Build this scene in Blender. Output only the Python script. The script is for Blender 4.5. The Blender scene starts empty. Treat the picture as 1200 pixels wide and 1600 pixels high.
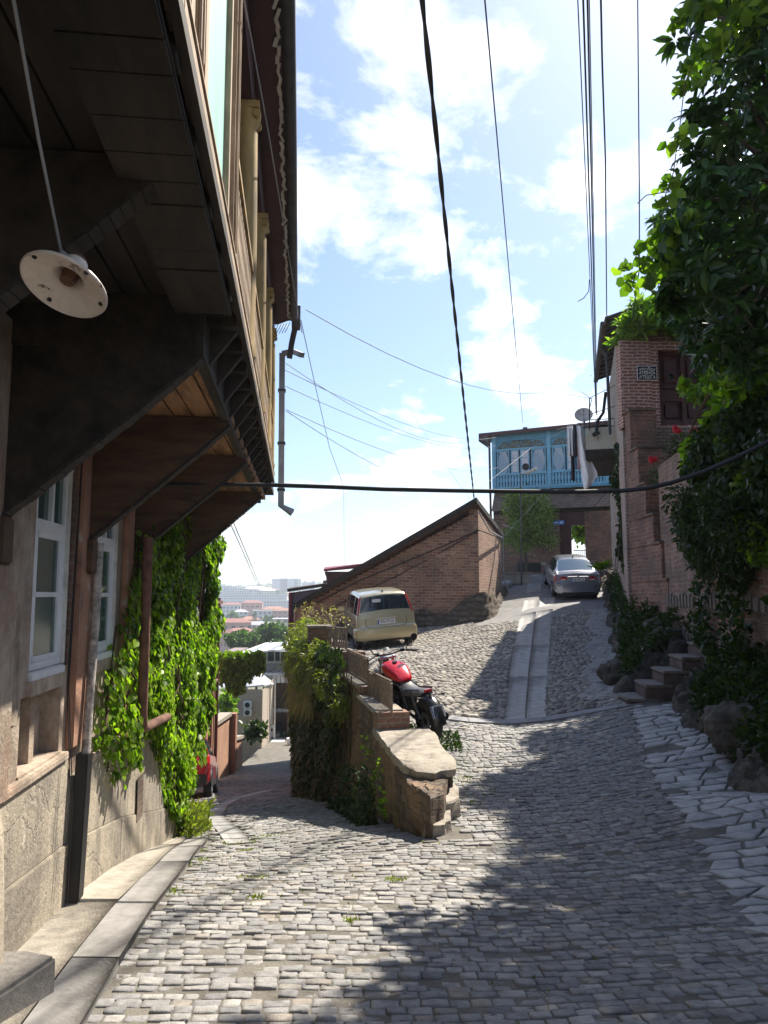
import bpy, math, random
import numpy as np
from mathutils import Vector, Matrix, Quaternion
R = math.radians
random.seed(7); rng = np.random.default_rng(7)
scene = bpy.context.scene
COL = scene.collection

# ------------------------------------------------------------------ camera
FPX = 1180.0; PITCH = R(6.3); CAMZ = 1.6
cam_data = bpy.data.cameras.new('camera'); cam = bpy.data.objects.new('camera', cam_data); COL.objects.link(cam)
cam.location = (0, 0, CAMZ); cam.rotation_euler = (R(90) + PITCH, 0, 0)
cam_data.sensor_fit = 'VERTICAL'; cam_data.sensor_height = 36; cam_data.lens = 36 * FPX / 1600
cam_data.clip_start = 0.05; cam_data.clip_end = 9000
scene.camera = cam
scene.render.resolution_x = 768; scene.render.resolution_y = 1024

# ------------------------------------------------------------------ light
SUN_AZ, SUN_EL = R(38), R(52)          # azimuth from +Y towards +X
SUN = Vector((math.sin(SUN_AZ) * math.cos(SUN_EL), math.cos(SUN_AZ) * math.cos(SUN_EL), math.sin(SUN_EL)))
sd = bpy.data.lights.new('sun', 'SUN'); so = bpy.data.objects.new('sun', sd); COL.objects.link(so)
sd.energy = 5.0; sd.angle = R(0.5); sd.color = (1.0, 0.92, 0.79)
so.rotation_euler = SUN.to_track_quat('Z', 'Y').to_euler(); so.location = (0, 0, 60)
EXPOSURE = 1.08
scene.view_settings.view_transform = 'Standard'; scene.view_settings.look = 'None'
scene.view_settings.exposure = EXPOSURE; scene.view_settings.gamma = 1
scene.view_settings.use_curve_mapping = False

def world():
    w = bpy.data.worlds.new('World'); scene.world = w; w.use_nodes = True
    nt = w.node_tree; nt.nodes.clear()
    N = nt.nodes.new; L = nt.links.new
    sky = N('ShaderNodeTexSky'); sky.sky_type = 'NISHITA'; sky.sun_disc = False
    sky.sun_elevation = SUN_EL; sky.sun_rotation = SUN_AZ; sky.air_density = 1.0; sky.dust_density = 1.0; sky.ozone_density = 3.5
    tc = N('ShaderNodeTexCoord'); sep = N('ShaderNodeSeparateXYZ'); L(tc.outputs['Generated'], sep.inputs[0])
    # clouds lie on a flat layer: direction divided by its height
    mx = N('ShaderNodeMath'); mx.operation = 'MAXIMUM'; L(sep.outputs['Z'], mx.inputs[0]); mx.inputs[1].default_value = 0.03
    ad = N('ShaderNodeMath'); ad.operation = 'ADD'; L(mx.outputs[0], ad.inputs[0]); ad.inputs[1].default_value = 0.22
    dv = N('ShaderNodeVectorMath'); dv.operation = 'DIVIDE'; L(tc.outputs['Generated'], dv.inputs[0])
    cb = N('ShaderNodeCombineXYZ'); L(ad.outputs[0], cb.inputs[0]); L(ad.outputs[0], cb.inputs[1]); L(ad.outputs[0], cb.inputs[2])
    L(cb.outputs[0], dv.inputs[1])
    mp = N('ShaderNodeMapping'); mp.inputs['Location'].default_value = CLOUD_OFF; L(dv.outputs[0], mp.inputs[0])
    n1 = N('ShaderNodeTexNoise'); n1.inputs['Scale'].default_value = 3.1; n1.inputs['Detail'].default_value = 12; n1.inputs['Roughness'].default_value = 0.62; n1.inputs['Distortion'].default_value = 0.25
    L(mp.outputs[0], n1.inputs['Vector'])
    n2 = N('ShaderNodeTexNoise'); n2.inputs['Scale'].default_value = 1.1; n2.inputs['Detail'].default_value = 2
    L(mp.outputs[0], n2.inputs['Vector'])
    mul = N('ShaderNodeMath'); mul.operation = 'MULTIPLY_ADD'; L(n2.outputs['Fac'], mul.inputs[0]); mul.inputs[1].default_value = 0.75; L(n1.outputs['Fac'], mul.inputs[2])
    # more cloud low down
    lo = N('ShaderNodeMapRange'); L(sep.outputs['Z'], lo.inputs['Value']); lo.inputs['From Min'].default_value = 0.04; lo.inputs['From Max'].default_value = 0.42
    lo.inputs['To Min'].default_value = 0.16; lo.inputs['To Max'].default_value = 0.0
    a2 = N('ShaderNodeMath'); a2.operation = 'ADD'; L(mul.outputs[0], a2.inputs[0]); L(lo.outputs[0], a2.inputs[1])
    cr = N('ShaderNodeValToRGB'); cr.color_ramp.elements[0].position = 0.685; cr.color_ramp.elements[0].color = (0, 0, 0, 1)
    cr.color_ramp.elements[1].position = 0.80; cr.color_ramp.elements[1].color = (1, 1, 1, 1); sc_ = N('ShaderNodeMath'); sc_.operation = 'MULTIPLY'; L(a2.outputs[0], sc_.inputs[0]); sc_.inputs[1].default_value = 0.7; L(sc_.outputs[0], cr.inputs[0])
    mixc = N('ShaderNodeMix'); mixc.data_type = 'RGBA'; L(cr.outputs[0], mixc.inputs['Factor'])
    hz = N('ShaderNodeMix'); hz.data_type = 'RGBA'; hz.inputs['Factor'].default_value = 0.03; L(sky.outputs[0], hz.inputs['A']); hz.inputs['B'].default_value = (6.5, 7.6, 8.8, 1)
    L(hz.outputs['Result'], mixc.inputs['A']); mixc.inputs['B'].default_value = (8.4, 8.5, 8.8, 1)
    bg = N('ShaderNodeBackground'); bg.inputs['Strength'].default_value = SKY_STR; L(mixc.outputs['Result'], bg.inputs['Color'])
    out = N('ShaderNodeOutputWorld'); L(bg.outputs[0], out.inputs['Surface'])
SKY_STR = 0.094
CLOUD_OFF = (0.35, 0.1, 0.0)
world()

# ------------------------------------------------------------------ helpers
ct, st = math.cos(PITCH), math.sin(PITCH)
def P(px, py, Y):
    """the world point at depth Y seen at this place of the 1200x1600 photograph"""
    r = (px - 600) / FPX; u = (800 - py) / FPX
    dy = ct - u * st; dz = st + u * ct
    return Vector((r / dy * Y, Y, CAMZ + dz / dy * Y))

def tag(o, label=None, cat=None, group=None, kind=None):
    if label: o['label'] = label
    if cat: o['category'] = cat
    if group: o['group'] = group
    if kind: o['kind'] = kind
    return o
def thing(name, label, cat, loc=(0, 0, 0), rz=0, group=None, scale=1):
    o = bpy.data.objects.new(name, None); COL.objects.link(o); o.empty_display_size = 0.2
    o.location = loc; o.rotation_euler = (0, 0, rz); o.scale = (scale,) * 3
    return tag(o, label, cat, group)
def copy_tree(o, parent=None):
    c = o.copy(); COL.objects.link(c); c.parent = parent
    for ch in list(o.children): copy_tree(ch, c)
    return c

class MB:
    """collects geometry, then links it as one mesh object"""
    def __init__(s): s.v = []; s.f = []; s.m = []
    def add(s, vs, fs, mi=0):
        b = len(s.v); s.v.extend([tuple(v) for v in vs]); s.f.extend([tuple(b + i for i in f) for f in fs]); s.m.extend([mi] * len(fs)); return s
    def box(s, c, d, rz=0, mi=0, rot=None):
        x, y, z = d[0] / 2, d[1] / 2, d[2] / 2
        vs = [Vector((a, b, e)) for a in (-x, x) for b in (-y, y) for e in (-z, z)]
        M = rot if rot is not None else Matrix.Rotation(rz, 3, 'Z')
        c = Vector(c)
        s.add([M @ v + c for v in vs], [(0, 1, 3, 2), (4, 6, 7, 5), (0, 4, 5, 1), (2, 3, 7, 6), (0, 2, 6, 4), (1, 5, 7, 3)], mi); return s
    def span(s, x0, x1, y0, y1, z0, z1, mi=0):
        return s.box(((x0 + x1) / 2, (y0 + y1) / 2, (z0 + z1) / 2), (abs(x1 - x0), abs(y1 - y0), abs(z1 - z0)), 0, mi)
    def tube(s, pts, r, n=8, mi=0, cap=True):
        pts = [Vector(p) for p in pts]; k = len(pts)
        rs = r if isinstance(r, (list, tuple)) else [r] * k
        prev = None; rings = []
        for i, p in enumerate(pts):
            t = (pts[min(i + 1, k - 1)] - pts[max(i - 1, 0)]).normalized()
            if prev is None:
                a = t.orthogonal().normalized()
            else:
                a = (prev - t * prev.dot(t))
                a = a.normalized() if a.length > 1e-6 else t.orthogonal().normalized()
            prev = a; b = t.cross(a)
            rings.append([p + (a * math.cos(2 * math.pi * j / n) + b * math.sin(2 * math.pi * j / n)) * rs[i] for j in range(n)])
        vs = [v for rg in rings for v in rg]
        fs = [(i * n + j, i * n + (j + 1) % n, (i + 1) * n + (j + 1) % n, (i + 1) * n + j) for i in range(k - 1) for j in range(n)]
        if cap: fs += [tuple(range(n - 1, -1, -1)), tuple((k - 1) * n + j for j in range(n))]
        s.add(vs, fs, mi); return s
    def lathe(s, prof, c=(0, 0, 0), n=16, mi=0, rot=None):
        M = rot if rot is not None else Matrix.Identity(3); c = Vector(c)
        vs = [M @ Vector((r * math.cos(2 * math.pi * j / n), r * math.sin(2 * math.pi * j / n), z)) + c for r, z in prof for j in range(n)]
        fs = [(i * n + j, i * n + (j + 1) % n, (i + 1) * n + (j + 1) % n, (i + 1) * n + j) for i in range(len(prof) - 1) for j in range(n)]
        s.add(vs, fs, mi); return s
    def prism(s, poly, vec, mi=0):
        """polygon (3-D points) extruded along vec"""
        vec = Vector(vec); a = [Vector(p) for p in poly]; b = [p + vec for p in a]; n = len(a)
        s.add(a + b, [tuple(range(n)), tuple(range(2 * n - 1, n - 1, -1))] + [(i, (i + 1) % n, n + (i + 1) % n, n + i) for i in range(n)], mi); return s
    def quad(s, a, b, c, d, mi=0): s.add([a, b, c, d], [(0, 1, 2, 3)], mi); return s
    def slab(s, tl, tr, br, bl, th, mi=0):
        """four corner points made into a plate of thickness th (below its normal)"""
        a = [Vector(p) for p in (tl, tr, br, bl)]
        n = (a[1] - a[0]).cross(a[3] - a[0]).normalized() * th
        s.prism(a, n, mi); return s
    def build(s, name, mats, parent=None, smooth=False, bevel=0):
        me = bpy.data.meshes.new(name); me.from_pydata(s.v, [], s.f)
        for m in (mats if isinstance(mats, (list, tuple)) else [mats]): me.materials.append(m)
        me.polygons.foreach_set('material_index', s.m)
        if smooth: me.polygons.foreach_set('use_smooth', [True] * len(s.f))
        me.update(); me.validate()
        import bmesh as _b
        bm = _b.new(); bm.from_mesh(me); _b.ops.recalc_face_normals(bm, faces=bm.faces)
        if bevel:
            es = [e for e in bm.edges if len(e.link_faces) == 2 and e.calc_face_angle(0) > 0.6]
            _b.ops.bevel(bm, geom=es, offset=bevel, segments=2, affect='EDGES', clamp_overlap=True)
        bm.to_mesh(me); bm.free()
        if smooth:
            try: me.set_sharp_from_angle(angle=R(40))
            except Exception: pass
        o = bpy.data.objects.new(name, me); COL.objects.link(o); o.parent = parent
        return o

def npmesh(name, V, F, mat, parent=None, col=None, smooth=False):
    """V (n,3), F (m,k) all faces with k corners; col (n,) per-vertex shade value"""
    V = np.asarray(V, np.float32); F = np.asarray(F, np.int32); m, k = F.shape
    me = bpy.data.meshes.new(name); me.vertices.add(len(V)); me.vertices.foreach_set('co', V.ravel())
    me.loops.add(m * k); me.loops.foreach_set('vertex_index', F.ravel())
    me.polygons.add(m); me.polygons.foreach_set('loop_start', np.arange(0, m * k, k, dtype=np.int32))
    me.polygons.foreach_set('loop_total', np.full(m, k, np.int32))
    if smooth: me.polygons.foreach_set('use_smooth', np.ones(m, bool))
    me.update(calc_edges=True)
    if col is not None:
        a = me.attributes.new('shade', 'FLOAT', 'POINT'); a.data.foreach_set('value', np.asarray(col, np.float32))
    me.materials.append(mat); me.validate()
    o = bpy.data.objects.new(name, me); COL.objects.link(o); o.parent = parent
    return o

def text_mesh(name, body, size, mat, parent, loc, rot, depth=0.002, width=None):
    cu = bpy.data.curves.new(name, 'FONT'); cu.body = body; cu.size = size; cu.extrude = depth; cu.align_x = 'CENTER'; cu.align_y = 'CENTER'; cu.resolution_u = 3
    cu.offset = size * 0.012
    t = bpy.data.objects.new(name, cu); COL.objects.link(t)
    dg = bpy.context.evaluated_depsgraph_get(); me = bpy.data.meshes.new_from_object(t.evaluated_get(dg))
    COL.objects.unlink(t); bpy.data.objects.remove(t)
    me.materials.clear(); me.materials.append(mat)
    o = bpy.data.objects.new(name, me); COL.objects.link(o); o.parent = parent; o.location = loc; o.rotation_euler = rot
    if width and len(me.vertices):
        xs = [v.co.x for v in me.vertices]; o.scale = (width / max(1e-6, max(xs) - min(xs)), 1, 1)
    return o

# ------------------------------------------------------------------ materials
def mat_new(name):
    m = bpy.data.materials.new(name); m.use_nodes = True; nt = m.node_tree
    b = nt.nodes['Principled BSDF']; return m, nt, b
def lin(c): return tuple(c) + (1,) if len(c) == 3 else c
def coords(nt, scale=(1, 1, 1), rot=(0, 0, 0), kind='Object'):
    tc = nt.nodes.new('ShaderNodeTexCoord'); mp = nt.nodes.new('ShaderNodeMapping')
    mp.inputs['Scale'].default_value = scale; mp.inputs['Rotation'].default_value = rot
    nt.links.new(tc.outputs[kind], mp.inputs[0]); return mp.outputs[0]
def noise(nt, vec, scale, detail=5, rough=0.6, dist=0):
    n = nt.nodes.new('ShaderNodeTexNoise'); n.inputs['Scale'].default_value = scale; n.inputs['Detail'].default_value = detail
    n.inputs['Roughness'].default_value = rough; n.inputs['Distortion'].default_value = dist
    nt.links.new(vec, n.inputs['Vector']); return n.outputs['Fac']
def ramp(nt, fac, stops):
    r = nt.nodes.new('ShaderNodeValToRGB'); e = r.color_ramp.elements
    while len(e) < len(stops): e.new(0.5)
    for el, (p, c) in zip(e, stops):
        el.position = p; el.color = (c, c, c, 1) if isinstance(c, (int, float)) else lin(c)
    nt.links.new(fac, r.inputs[0]); return r.outputs[0]
def mixc(nt, fac, a, b, mode='MIX'):
    m = nt.nodes.new('ShaderNodeMix'); m.data_type = 'RGBA'; m.blend_type = mode
    for s, v in (('Factor', fac), ('A', a), ('B', b)):
        if isinstance(v, bpy.types.NodeSocket): nt.links.new(v, m.inputs[s])
        elif s == 'Factor': m.inputs[s].default_value = v
        else: m.inputs[s].default_value = lin(v)
    return m.outputs['Result']
def bump(nt, h, b, dist=0.02, strength=1.0):
    bp = nt.nodes.new('ShaderNodeBump'); bp.inputs['Distance'].default_value = dist; bp.inputs['Strength'].default_value = strength
    nt.links.new(h, bp.inputs['Height']); nt.links.new(bp.outputs[0], b.inputs['Normal'])
def plain(name, c, rough=0.7, metal=0, var=0.25, scale=6, bumpd=0.003, stops=None, spec=None, stretch=(1, 1, 1), coat=0):
    """a weathered painted / plaster / timber surface with two scales of tone"""
    m, nt, b = mat_new(name); v = coords(nt, stretch)
    n1 = noise(nt, v, scale, 8, 0.65); n2 = noise(nt, v, scale * 6, 4, 0.6)
    dark = tuple(x * (1 - var) for x in c); lite = tuple(min(1, x * (1 + var)) for x in c)
    col = ramp(nt, n1, stops or [(0.35, dark), (0.5, c), (0.68, lite)])
    col = mixc(nt, 0.35 * min(1, var * 3), col, mixc(nt, n2, (0.35, 0.35, 0.35), (1, 1, 1)), 'MULTIPLY') if var > 0.05 else col
    nt.links.new(col, b.inputs['Base Color']); b.inputs['Roughness'].default_value = rough; b.inputs['Metallic'].default_value = metal
    if spec is not None: b.inputs['Specular IOR Level'].default_value = spec
    if coat: b.inputs['Coat Weight'].default_value = coat; b.inputs['Coat Roughness'].default_value = 0.05
    if bumpd: bump(nt, mixc(nt, 0.5, n1, n2), b, bumpd)
    return m
def brick(name, c1, c2, mortar, bw=0.25, bh=0.085, ms=0.012, bumpd=0.02, dirt=0.5, flip=False, moss=None, wob=0.02, patch=None):
    """courses run horizontally on any upright face of the object's own frame (u = x + y)"""
    m, nt, b = mat_new(name); N = nt.nodes.new; L = nt.links.new
    tc = N('ShaderNodeTexCoord'); sp = N('ShaderNodeSeparateXYZ'); L(tc.outputs['Object'], sp.inputs[0])
    ad = N('ShaderNodeMath'); L(sp.outputs['X'], ad.inputs[0]); L(sp.outputs['Y'], ad.inputs[1])
    cb = N('ShaderNodeCombineXYZ'); L(ad.outputs[0], cb.inputs[0]); L(sp.outputs['Z'], cb.inputs[1])
    nz = N('ShaderNodeTexNoise'); nz.inputs['Scale'].default_value = 2.3; nz.inputs['Detail'].default_value = 4; L(tc.outputs['Object'], nz.inputs['Vector'])
    dsp = N('ShaderNodeVectorMath'); dsp.operation = 'MULTIPLY_ADD'; L(nz.outputs['Color'], dsp.inputs[0]); dsp.inputs[1].default_value = (wob * 3, wob * 2, 0); L(cb.outputs[0], dsp.inputs[2])
    br = N('ShaderNodeTexBrick'); br.inputs['Scale'].default_value = 1; br.inputs['Brick Width'].default_value = bw; br.inputs['Row Height'].default_value = bh
    br.inputs['Mortar Size'].default_value = ms; br.inputs['Mortar Smooth'].default_value = 0.3; br.inputs['Bias'].default_value = 0.0
    L(dsp.outputs[0], br.inputs['Vector']); br.inputs['Color1'].default_value = lin(c1); br.inputs['Color2'].default_value = lin(c2); br.inputs['Mortar'].default_value = lin(mortar)
    ov = tc.outputs['Object']
    n1 = noise(nt, ov, 1.3, 6, 0.7); n2 = noise(nt, ov, 22, 4, 0.7)
    col = mixc(nt, ramp(nt, n2, [(0.42, 0.0), (0.72, 0.5)]), br.outputs['Color'], tuple(x * 0.5 for x in c1))
    col = mixc(nt, ramp(nt, n1, [(0.46, 0.0), (0.62, dirt)]), col, tuple(x * 0.35 for x in mortar))
    n5 = noise(nt, ov, 0.55, 5, 0.6); col = mixc(nt, 0.7, col, ramp(nt, n5, [(0.3, (0.55, 0.52, 0.5)), (0.5, (1.0, 1.0, 1.0)), (0.7, (1.35, 1.28, 1.2))]), 'MULTIPLY'); n6 = noise(nt, ov, 6.5, 3, 0.5); col = mixc(nt, ramp(nt, n6, [(0.64, 0.0), (0.70, 0.6)]), col, tuple(min(1, x * 1.25) for x in mortar))
    if patch:
        n3 = noise(nt, ov, 0.9, 7, 0.62, 0.4); col = mixc(nt, ramp(nt, n3, [(0.5, 0.0), (0.56, 0.85)]), col, patch)
    if moss:
        zr = N('ShaderNodeMapRange'); L(sp.outputs['Z'], zr.inputs['Value']); zr.inputs['From Min'].default_value = moss[0]; zr.inputs['From Max'].default_value = moss[1]
        zr.inputs['To Min'].default_value = 0.9; zr.inputs['To Max'].default_value = 0.0
        mm = N('ShaderNodeMath'); mm.operation = 'MULTIPLY'; L(zr.outputs[0], mm.inputs[0]); L(ramp(nt, n1, [(0.35, 0.3), (0.6, 1.0)]), mm.inputs[1])
        col = mixc(nt, mm.outputs[0], col, moss[2])
    L(col, b.inputs['Base Color']); b.inputs['Roughness'].default_value = 0.92
    h = mixc(nt, 0.35, mixc(nt, br.outputs['Fac'], (1, 1, 1), (0, 0, 0)), n2); bump(nt, h, b, bumpd)
    return m
def leaf_mat(name, c, c2, trans=0.5, rough=0.45):
    m, nt, b = mat_new(name); N = nt.nodes.new; L = nt.links.new
    a = N('ShaderNodeAttribute'); a.attribute_name = 'shade'
    col = mixc(nt, a.outputs['Fac'], c, c2); L(col, b.inputs['Base Color']); b.inputs['Roughness'].default_value = rough
    b.inputs['Specular IOR Level'].default_value = 0.35
    t = N('ShaderNodeBsdfTranslucent'); L(mixc(nt, 1.0, col, (1.5, 1.9, 0.5), 'MULTIPLY'), t.inputs['Color'])
    ms = N('ShaderNodeMixShader'); ms.inputs[0].default_value = trans; L(b.outputs[0], ms.inputs[1]); L(t.outputs[0], ms.inputs[2])
    L(ms.outputs[0], nt.nodes['Material Output'].inputs['Surface']); return m
def stone_mat(name, stops, rough=0.85, nscale=14, bumpd=0.006, spec=0.5):
    """stone whose tone varies stone by stone through the 'shade' attribute"""
    m, nt, b = mat_new(name); a = nt.nodes.new('ShaderNodeAttribute'); a.attribute_name = 'shade'
    v = coords(nt); n = noise(nt, v, nscale, 8, 0.7); n0 = noise(nt, v, 0.7, 5, 0.6); n3 = noise(nt, v, nscale * 7, 3, 0.6)
    col = ramp(nt, a.outputs['Fac'], stops)
    col = mixc(nt, 0.75, col, ramp(nt, n, [(0.3, 0.45), (0.55, 1.0), (0.75, 1.25)]), 'MULTIPLY')
    col = mixc(nt, 0.6, col, ramp(nt, n0, [(0.30, (0.68, 0.66, 0.62)), (0.5, (0.98, 0.97, 0.95)), (0.68, (1.15, 1.12, 1.05))]), 'MULTIPLY')
    nt.links.new(col, b.inputs['Base Color']); b.inputs['Roughness'].default_value = rough; b.inputs['Specular IOR Level'].default_value = spec
    bump(nt, mixc(nt, 0.4, n, n3), b, bumpd); return m
def glass_mat(name, c, rough=0.05, metal=0.0):
    m, nt, b = mat_new(name); b.inputs['Base Color'].default_value = lin(c); b.inputs['Roughness'].default_value = rough
    b.inputs['Specular IOR Level'].default_value = 0.8; b.inputs['Metallic'].default_value = metal
    n = noise(nt, coords(nt), 1.5, 2, 0.5); bump(nt, n, b, 0.004); return m
M = {}
M['wood_dark'] = plain('wood_dark', (0.035, 0.028, 0.024), 0.85, var=0.5, scale=3, stretch=(6, 1, 6), bumpd=0.006)
M['wood_brown'] = plain('wood_brown', (0.10, 0.055, 0.032), 0.85, var=0.45, scale=3, stretch=(1, 1, 5), bumpd=0.004)
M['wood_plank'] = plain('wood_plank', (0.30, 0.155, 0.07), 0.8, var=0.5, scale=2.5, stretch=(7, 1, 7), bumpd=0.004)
M['wood_blackish'] = plain('wood_blackish', (0.030, 0.021, 0.015), 0.85, var=0.7, scale=2.5, stretch=(3, 0.6, 3), bumpd=0.006)  # near-black brown timber, unevenly toned
M['wood_pale'] = plain('wood_pale', (0.40, 0.29, 0.19), 0.8, var=0.35, scale=5, stretch=(2, 2, 0.6), bumpd=0.004)
M['wood_ochre'] = plain('wood_ochre', (0.33, 0.215, 0.07), 0.7, var=0.55, scale=3, stretch=(2, 2, 0.5), bumpd=0.003)
M['maroon'] = plain('maroon', (0.075, 0.028, 0.032), 0.7, var=0.3, scale=2, bumpd=0.002)
M['maroon_door'] = plain('maroon_door', (0.075, 0.022, 0.022), 0.55, var=0.4, scale=4, stretch=(3, 3, 0.5))
M['mint'] = plain('mint', (0.33, 0.62, 0.50), 0.5, var=0.18, scale=3, stretch=(3, 3, 0.5), bumpd=0.002)
M['white_paint'] = plain('white_paint', (0.72, 0.74, 0.76), 0.45, var=0.1, scale=5, bumpd=0.001)
M['old_white'] = plain('old_white', (0.62, 0.60, 0.55), 0.6, var=0.25, scale=5)
M['black_metal'] = plain('black_metal', (0.018, 0.018, 0.02), 0.5, metal=0.3, var=0.3)
M['cable'] = plain('cable', (0.012, 0.012, 0.014), 0.6, var=0.1, bumpd=0)
M['cable_pale'] = plain('cable_pale', (0.30, 0.31, 0.33), 0.6, var=0.1, bumpd=0)
M['galv'] = plain('galv', (0.33, 0.34, 0.36), 0.45, metal=0.5, var=0.2, scale=4)
M['rust'] = plain('rust', (0.16, 0.075, 0.05), 0.85, var=0.5, scale=9)
M['rail_rust'] = plain('rail_rust', (0.27, 0.21, 0.17), 0.75, var=0.5, scale=14)
M['grey_dark'] = plain('grey_dark', (0.07, 0.07, 0.075), 0.6, metal=0.4, var=0.3)
M['pane_dark'] = glass_mat('pane_dark', (0.02, 0.035, 0.032), 0.06)
M['pane_green'] = glass_mat('pane_green', (0.03, 0.085, 0.075), 0.12)
M['concrete'] = plain('concrete', (0.36, 0.33, 0.29), 0.9, var=0.22, scale=3, bumpd=0.008)
M['concrete_grey'] = plain('concrete_grey', (0.27, 0.27, 0.28), 0.9, var=0.25, scale=2.5, bumpd=0.006)
M['bark'] = plain('bark', (0.10, 0.075, 0.055), 0.9, var=0.5, scale=6, stretch=(3, 3, 0.5), bumpd=0.02)
M['stem'] = plain('stem', (0.09, 0.06, 0.03), 0.9, var=0.4, scale=8)

def cable(name, label, pts, r=0.012, mat='cable', sag=0.0, n=6, seg=14, group=None, cat='cable'):
    pts = [Vector(p) for p in pts]
    if len(pts) == 2:
        a, b = pts; pts = [a.lerp(b, t / seg) - Vector((0, 0, sag * 4 * (t / seg) * (1 - t / seg))) for t in range(seg + 1)]
    o = MB().tube(pts, r, n).build(name, M[mat], smooth=True); return tag(o, label, cat, group)

def wall_holes(mb, o, ud, nd, u0, u1, z0, z1, holes, depth=0.25, mi=0, back=True):
    """a wall sheet in the plane (ud, z) with rectangular openings and their reveals; nd points outward"""
    o = Vector(o); ud = Vector(ud); nd = Vector(nd); Z = Vector((0, 0, 1))
    us = sorted({u0, u1} | {h[0] for h in holes} | {h[1] for h in holes}); zs = sorted({z0, z1} | {h[2] for h in holes} | {h[3] for h in holes})
    pt = lambda u, z, d=0: o + ud * u + Z * z - nd * d
    inh = lambda u, z: any(h[0] < u < h[1] and h[2] < z < h[3] for h in holes)
    for a, b in zip(us, us[1:]):
        for c, d in zip(zs, zs[1:]):
            if not inh((a + b) / 2, (c + d) / 2): mb.quad(pt(a, c), pt(b, c), pt(b, d), pt(a, d), mi)
    for h in holes:
        a, b, c, d = h[:4]
        mb.quad(pt(a, c), pt(a, d), pt(a, d, depth), pt(a, c, depth), mi); mb.quad(pt(b, c), pt(b, c, depth), pt(b, d, depth), pt(b, d), mi)
        mb.quad(pt(a, c), pt(a, c, depth), pt(b, c, depth), pt(b, c), mi); mb.quad(pt(a, d), pt(b, d), pt(b, d, depth), pt(a, d, depth), mi)
    # top, ends and back close the wall
    T = depth
    mb.quad(pt(u0, z1), pt(u1, z1), pt(u1, z1, T), pt(u0, z1, T), mi); mb.quad(pt(u0, z0), pt(u0, z1), pt(u0, z1, T), pt(u0, z0, T), mi); mb.quad(pt(u1, z0), pt(u1, z0, T), pt(u1, z1, T), pt(u1, z1), mi)
    if back:
        for a, b in zip(us, us[1:]):
            for c, d in zip(zs, zs[1:]):
                if not inh((a + b) / 2, (c + d) / 2): mb.quad(pt(a, c, T), pt(a, d, T), pt(b, d, T), pt(b, c, T), mi)

# leaves: every leaf is a small bent blade of six corners (four faces folded along its midrib)
def leaf_arrays(C, D, Nn, length, width, fold=0.25, shape='oval', rg=rng):
    """C centres (n,3), D direction of the midrib, Nn approx face normal"""
    n = len(C); D = D / (np.linalg.norm(D, axis=1, keepdims=True) + 1e-9)
    S = np.cross(D, Nn); S /= (np.linalg.norm(S, axis=1, keepdims=True) + 1e-9); U = np.cross(S, D)
    l = (np.ones(n) * length * rg.uniform(0.5, 1.35, n))[:, None]; w = (np.ones(n) * width * rg.uniform(0.75, 1.2, n))[:, None]
    pr = {'oval': [(0, 0), (0.3, 0.5), (0.68, 0.42), (1, 0)], 'broad': [(0, 0), (0.12, 0.5), (0.62, 0.5), (1, 0)]}[shape]
    base = C; V = [base + D * 0]
    for t, h in pr[1:3]:
        V += [base + D * l * t + S * w * h + U * w * h * fold, base + D * l * t - U * w * 0.06, base + D * l * t - S * w * h + U * w * h * fold]
    V.append(base + D * l - U * l * 0.14)
    V = np.stack(V, 1).reshape(-1, 3); k = 8; b = (np.arange(n) * k)[:, None]
    T = np.array([[0, 1, 2, 2], [0, 2, 3, 3], [1, 4, 5, 2], [2, 5, 6, 3], [4, 7, 5, 5], [5, 7, 6, 6]])
    tri = np.array([[0, 1, 2], [0, 2, 3], [1, 4, 5], [1, 5, 2], [2, 5, 6], [2, 6, 3], [4, 7, 5], [5, 7, 6]])
    F = (b[:, :, None] + tri[None]).reshape(-1, 3)
    return V, F, k
def leaves(name, C, D, Nn, length, width, mat, parent=None, shade=None, fold=0.25, shape='oval'):
    V, F, k = leaf_arrays(C, D, Nn, length, width, fold, shape)
    if shade is None: shade = rng.uniform(0, 1, len(C)) ** 1.3
    return npmesh(name, V, F, mat, parent, np.repeat(shade, k))
def unit(n): v = rng.normal(size=(n, 3)); return v / np.linalg.norm(v, axis=1, keepdims=True)
def smoothstep(a, b, x): t = np.clip((x - a) / (b - a), 0, 1); return t * t * (3 - 2 * t)
# ------------------------------------------------------------------ terrain fields, fitted through measured points
def tps_fit(pts):
    A = np.array(pts, float); xy = A[:, :2].copy(); z = A[:, 2]; n = len(A)
    d = np.linalg.norm(xy[:, None] - xy[None], axis=2); K = np.where(d > 0, d * d * np.log(d + 1e-12), 0) + np.eye(n) * 0.25
    Pm = np.c_[np.ones(n), xy]; S = np.zeros((n + 3, n + 3)); S[:n, :n] = K; S[:n, n:] = Pm; S[n:, :n] = Pm.T
    return xy, np.linalg.solve(S, np.r_[z, 0, 0, 0])
def tps_eval(fit, X, Y):
    xy, w = fit; X = np.asarray(X, float); Y = np.asarray(Y, float); sh = X.shape; q = np.c_[X.ravel(), Y.ravel()]; out = np.zeros(len(q))
    for i in range(0, len(q), 20000):
        d = np.linalg.norm(q[i:i + 20000, None] - xy[None], axis=2); K = np.where(d > 0, d * d * np.log(d + 1e-12), 0)
        out[i:i + 20000] = K @ w[:-3] + w[-3] + q[i:i + 20000] @ w[-2:]
    return out.reshape(sh)
def g(px, py, Y): p = P(px, py, Y); return (p.x, p.y, p.z)
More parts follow.
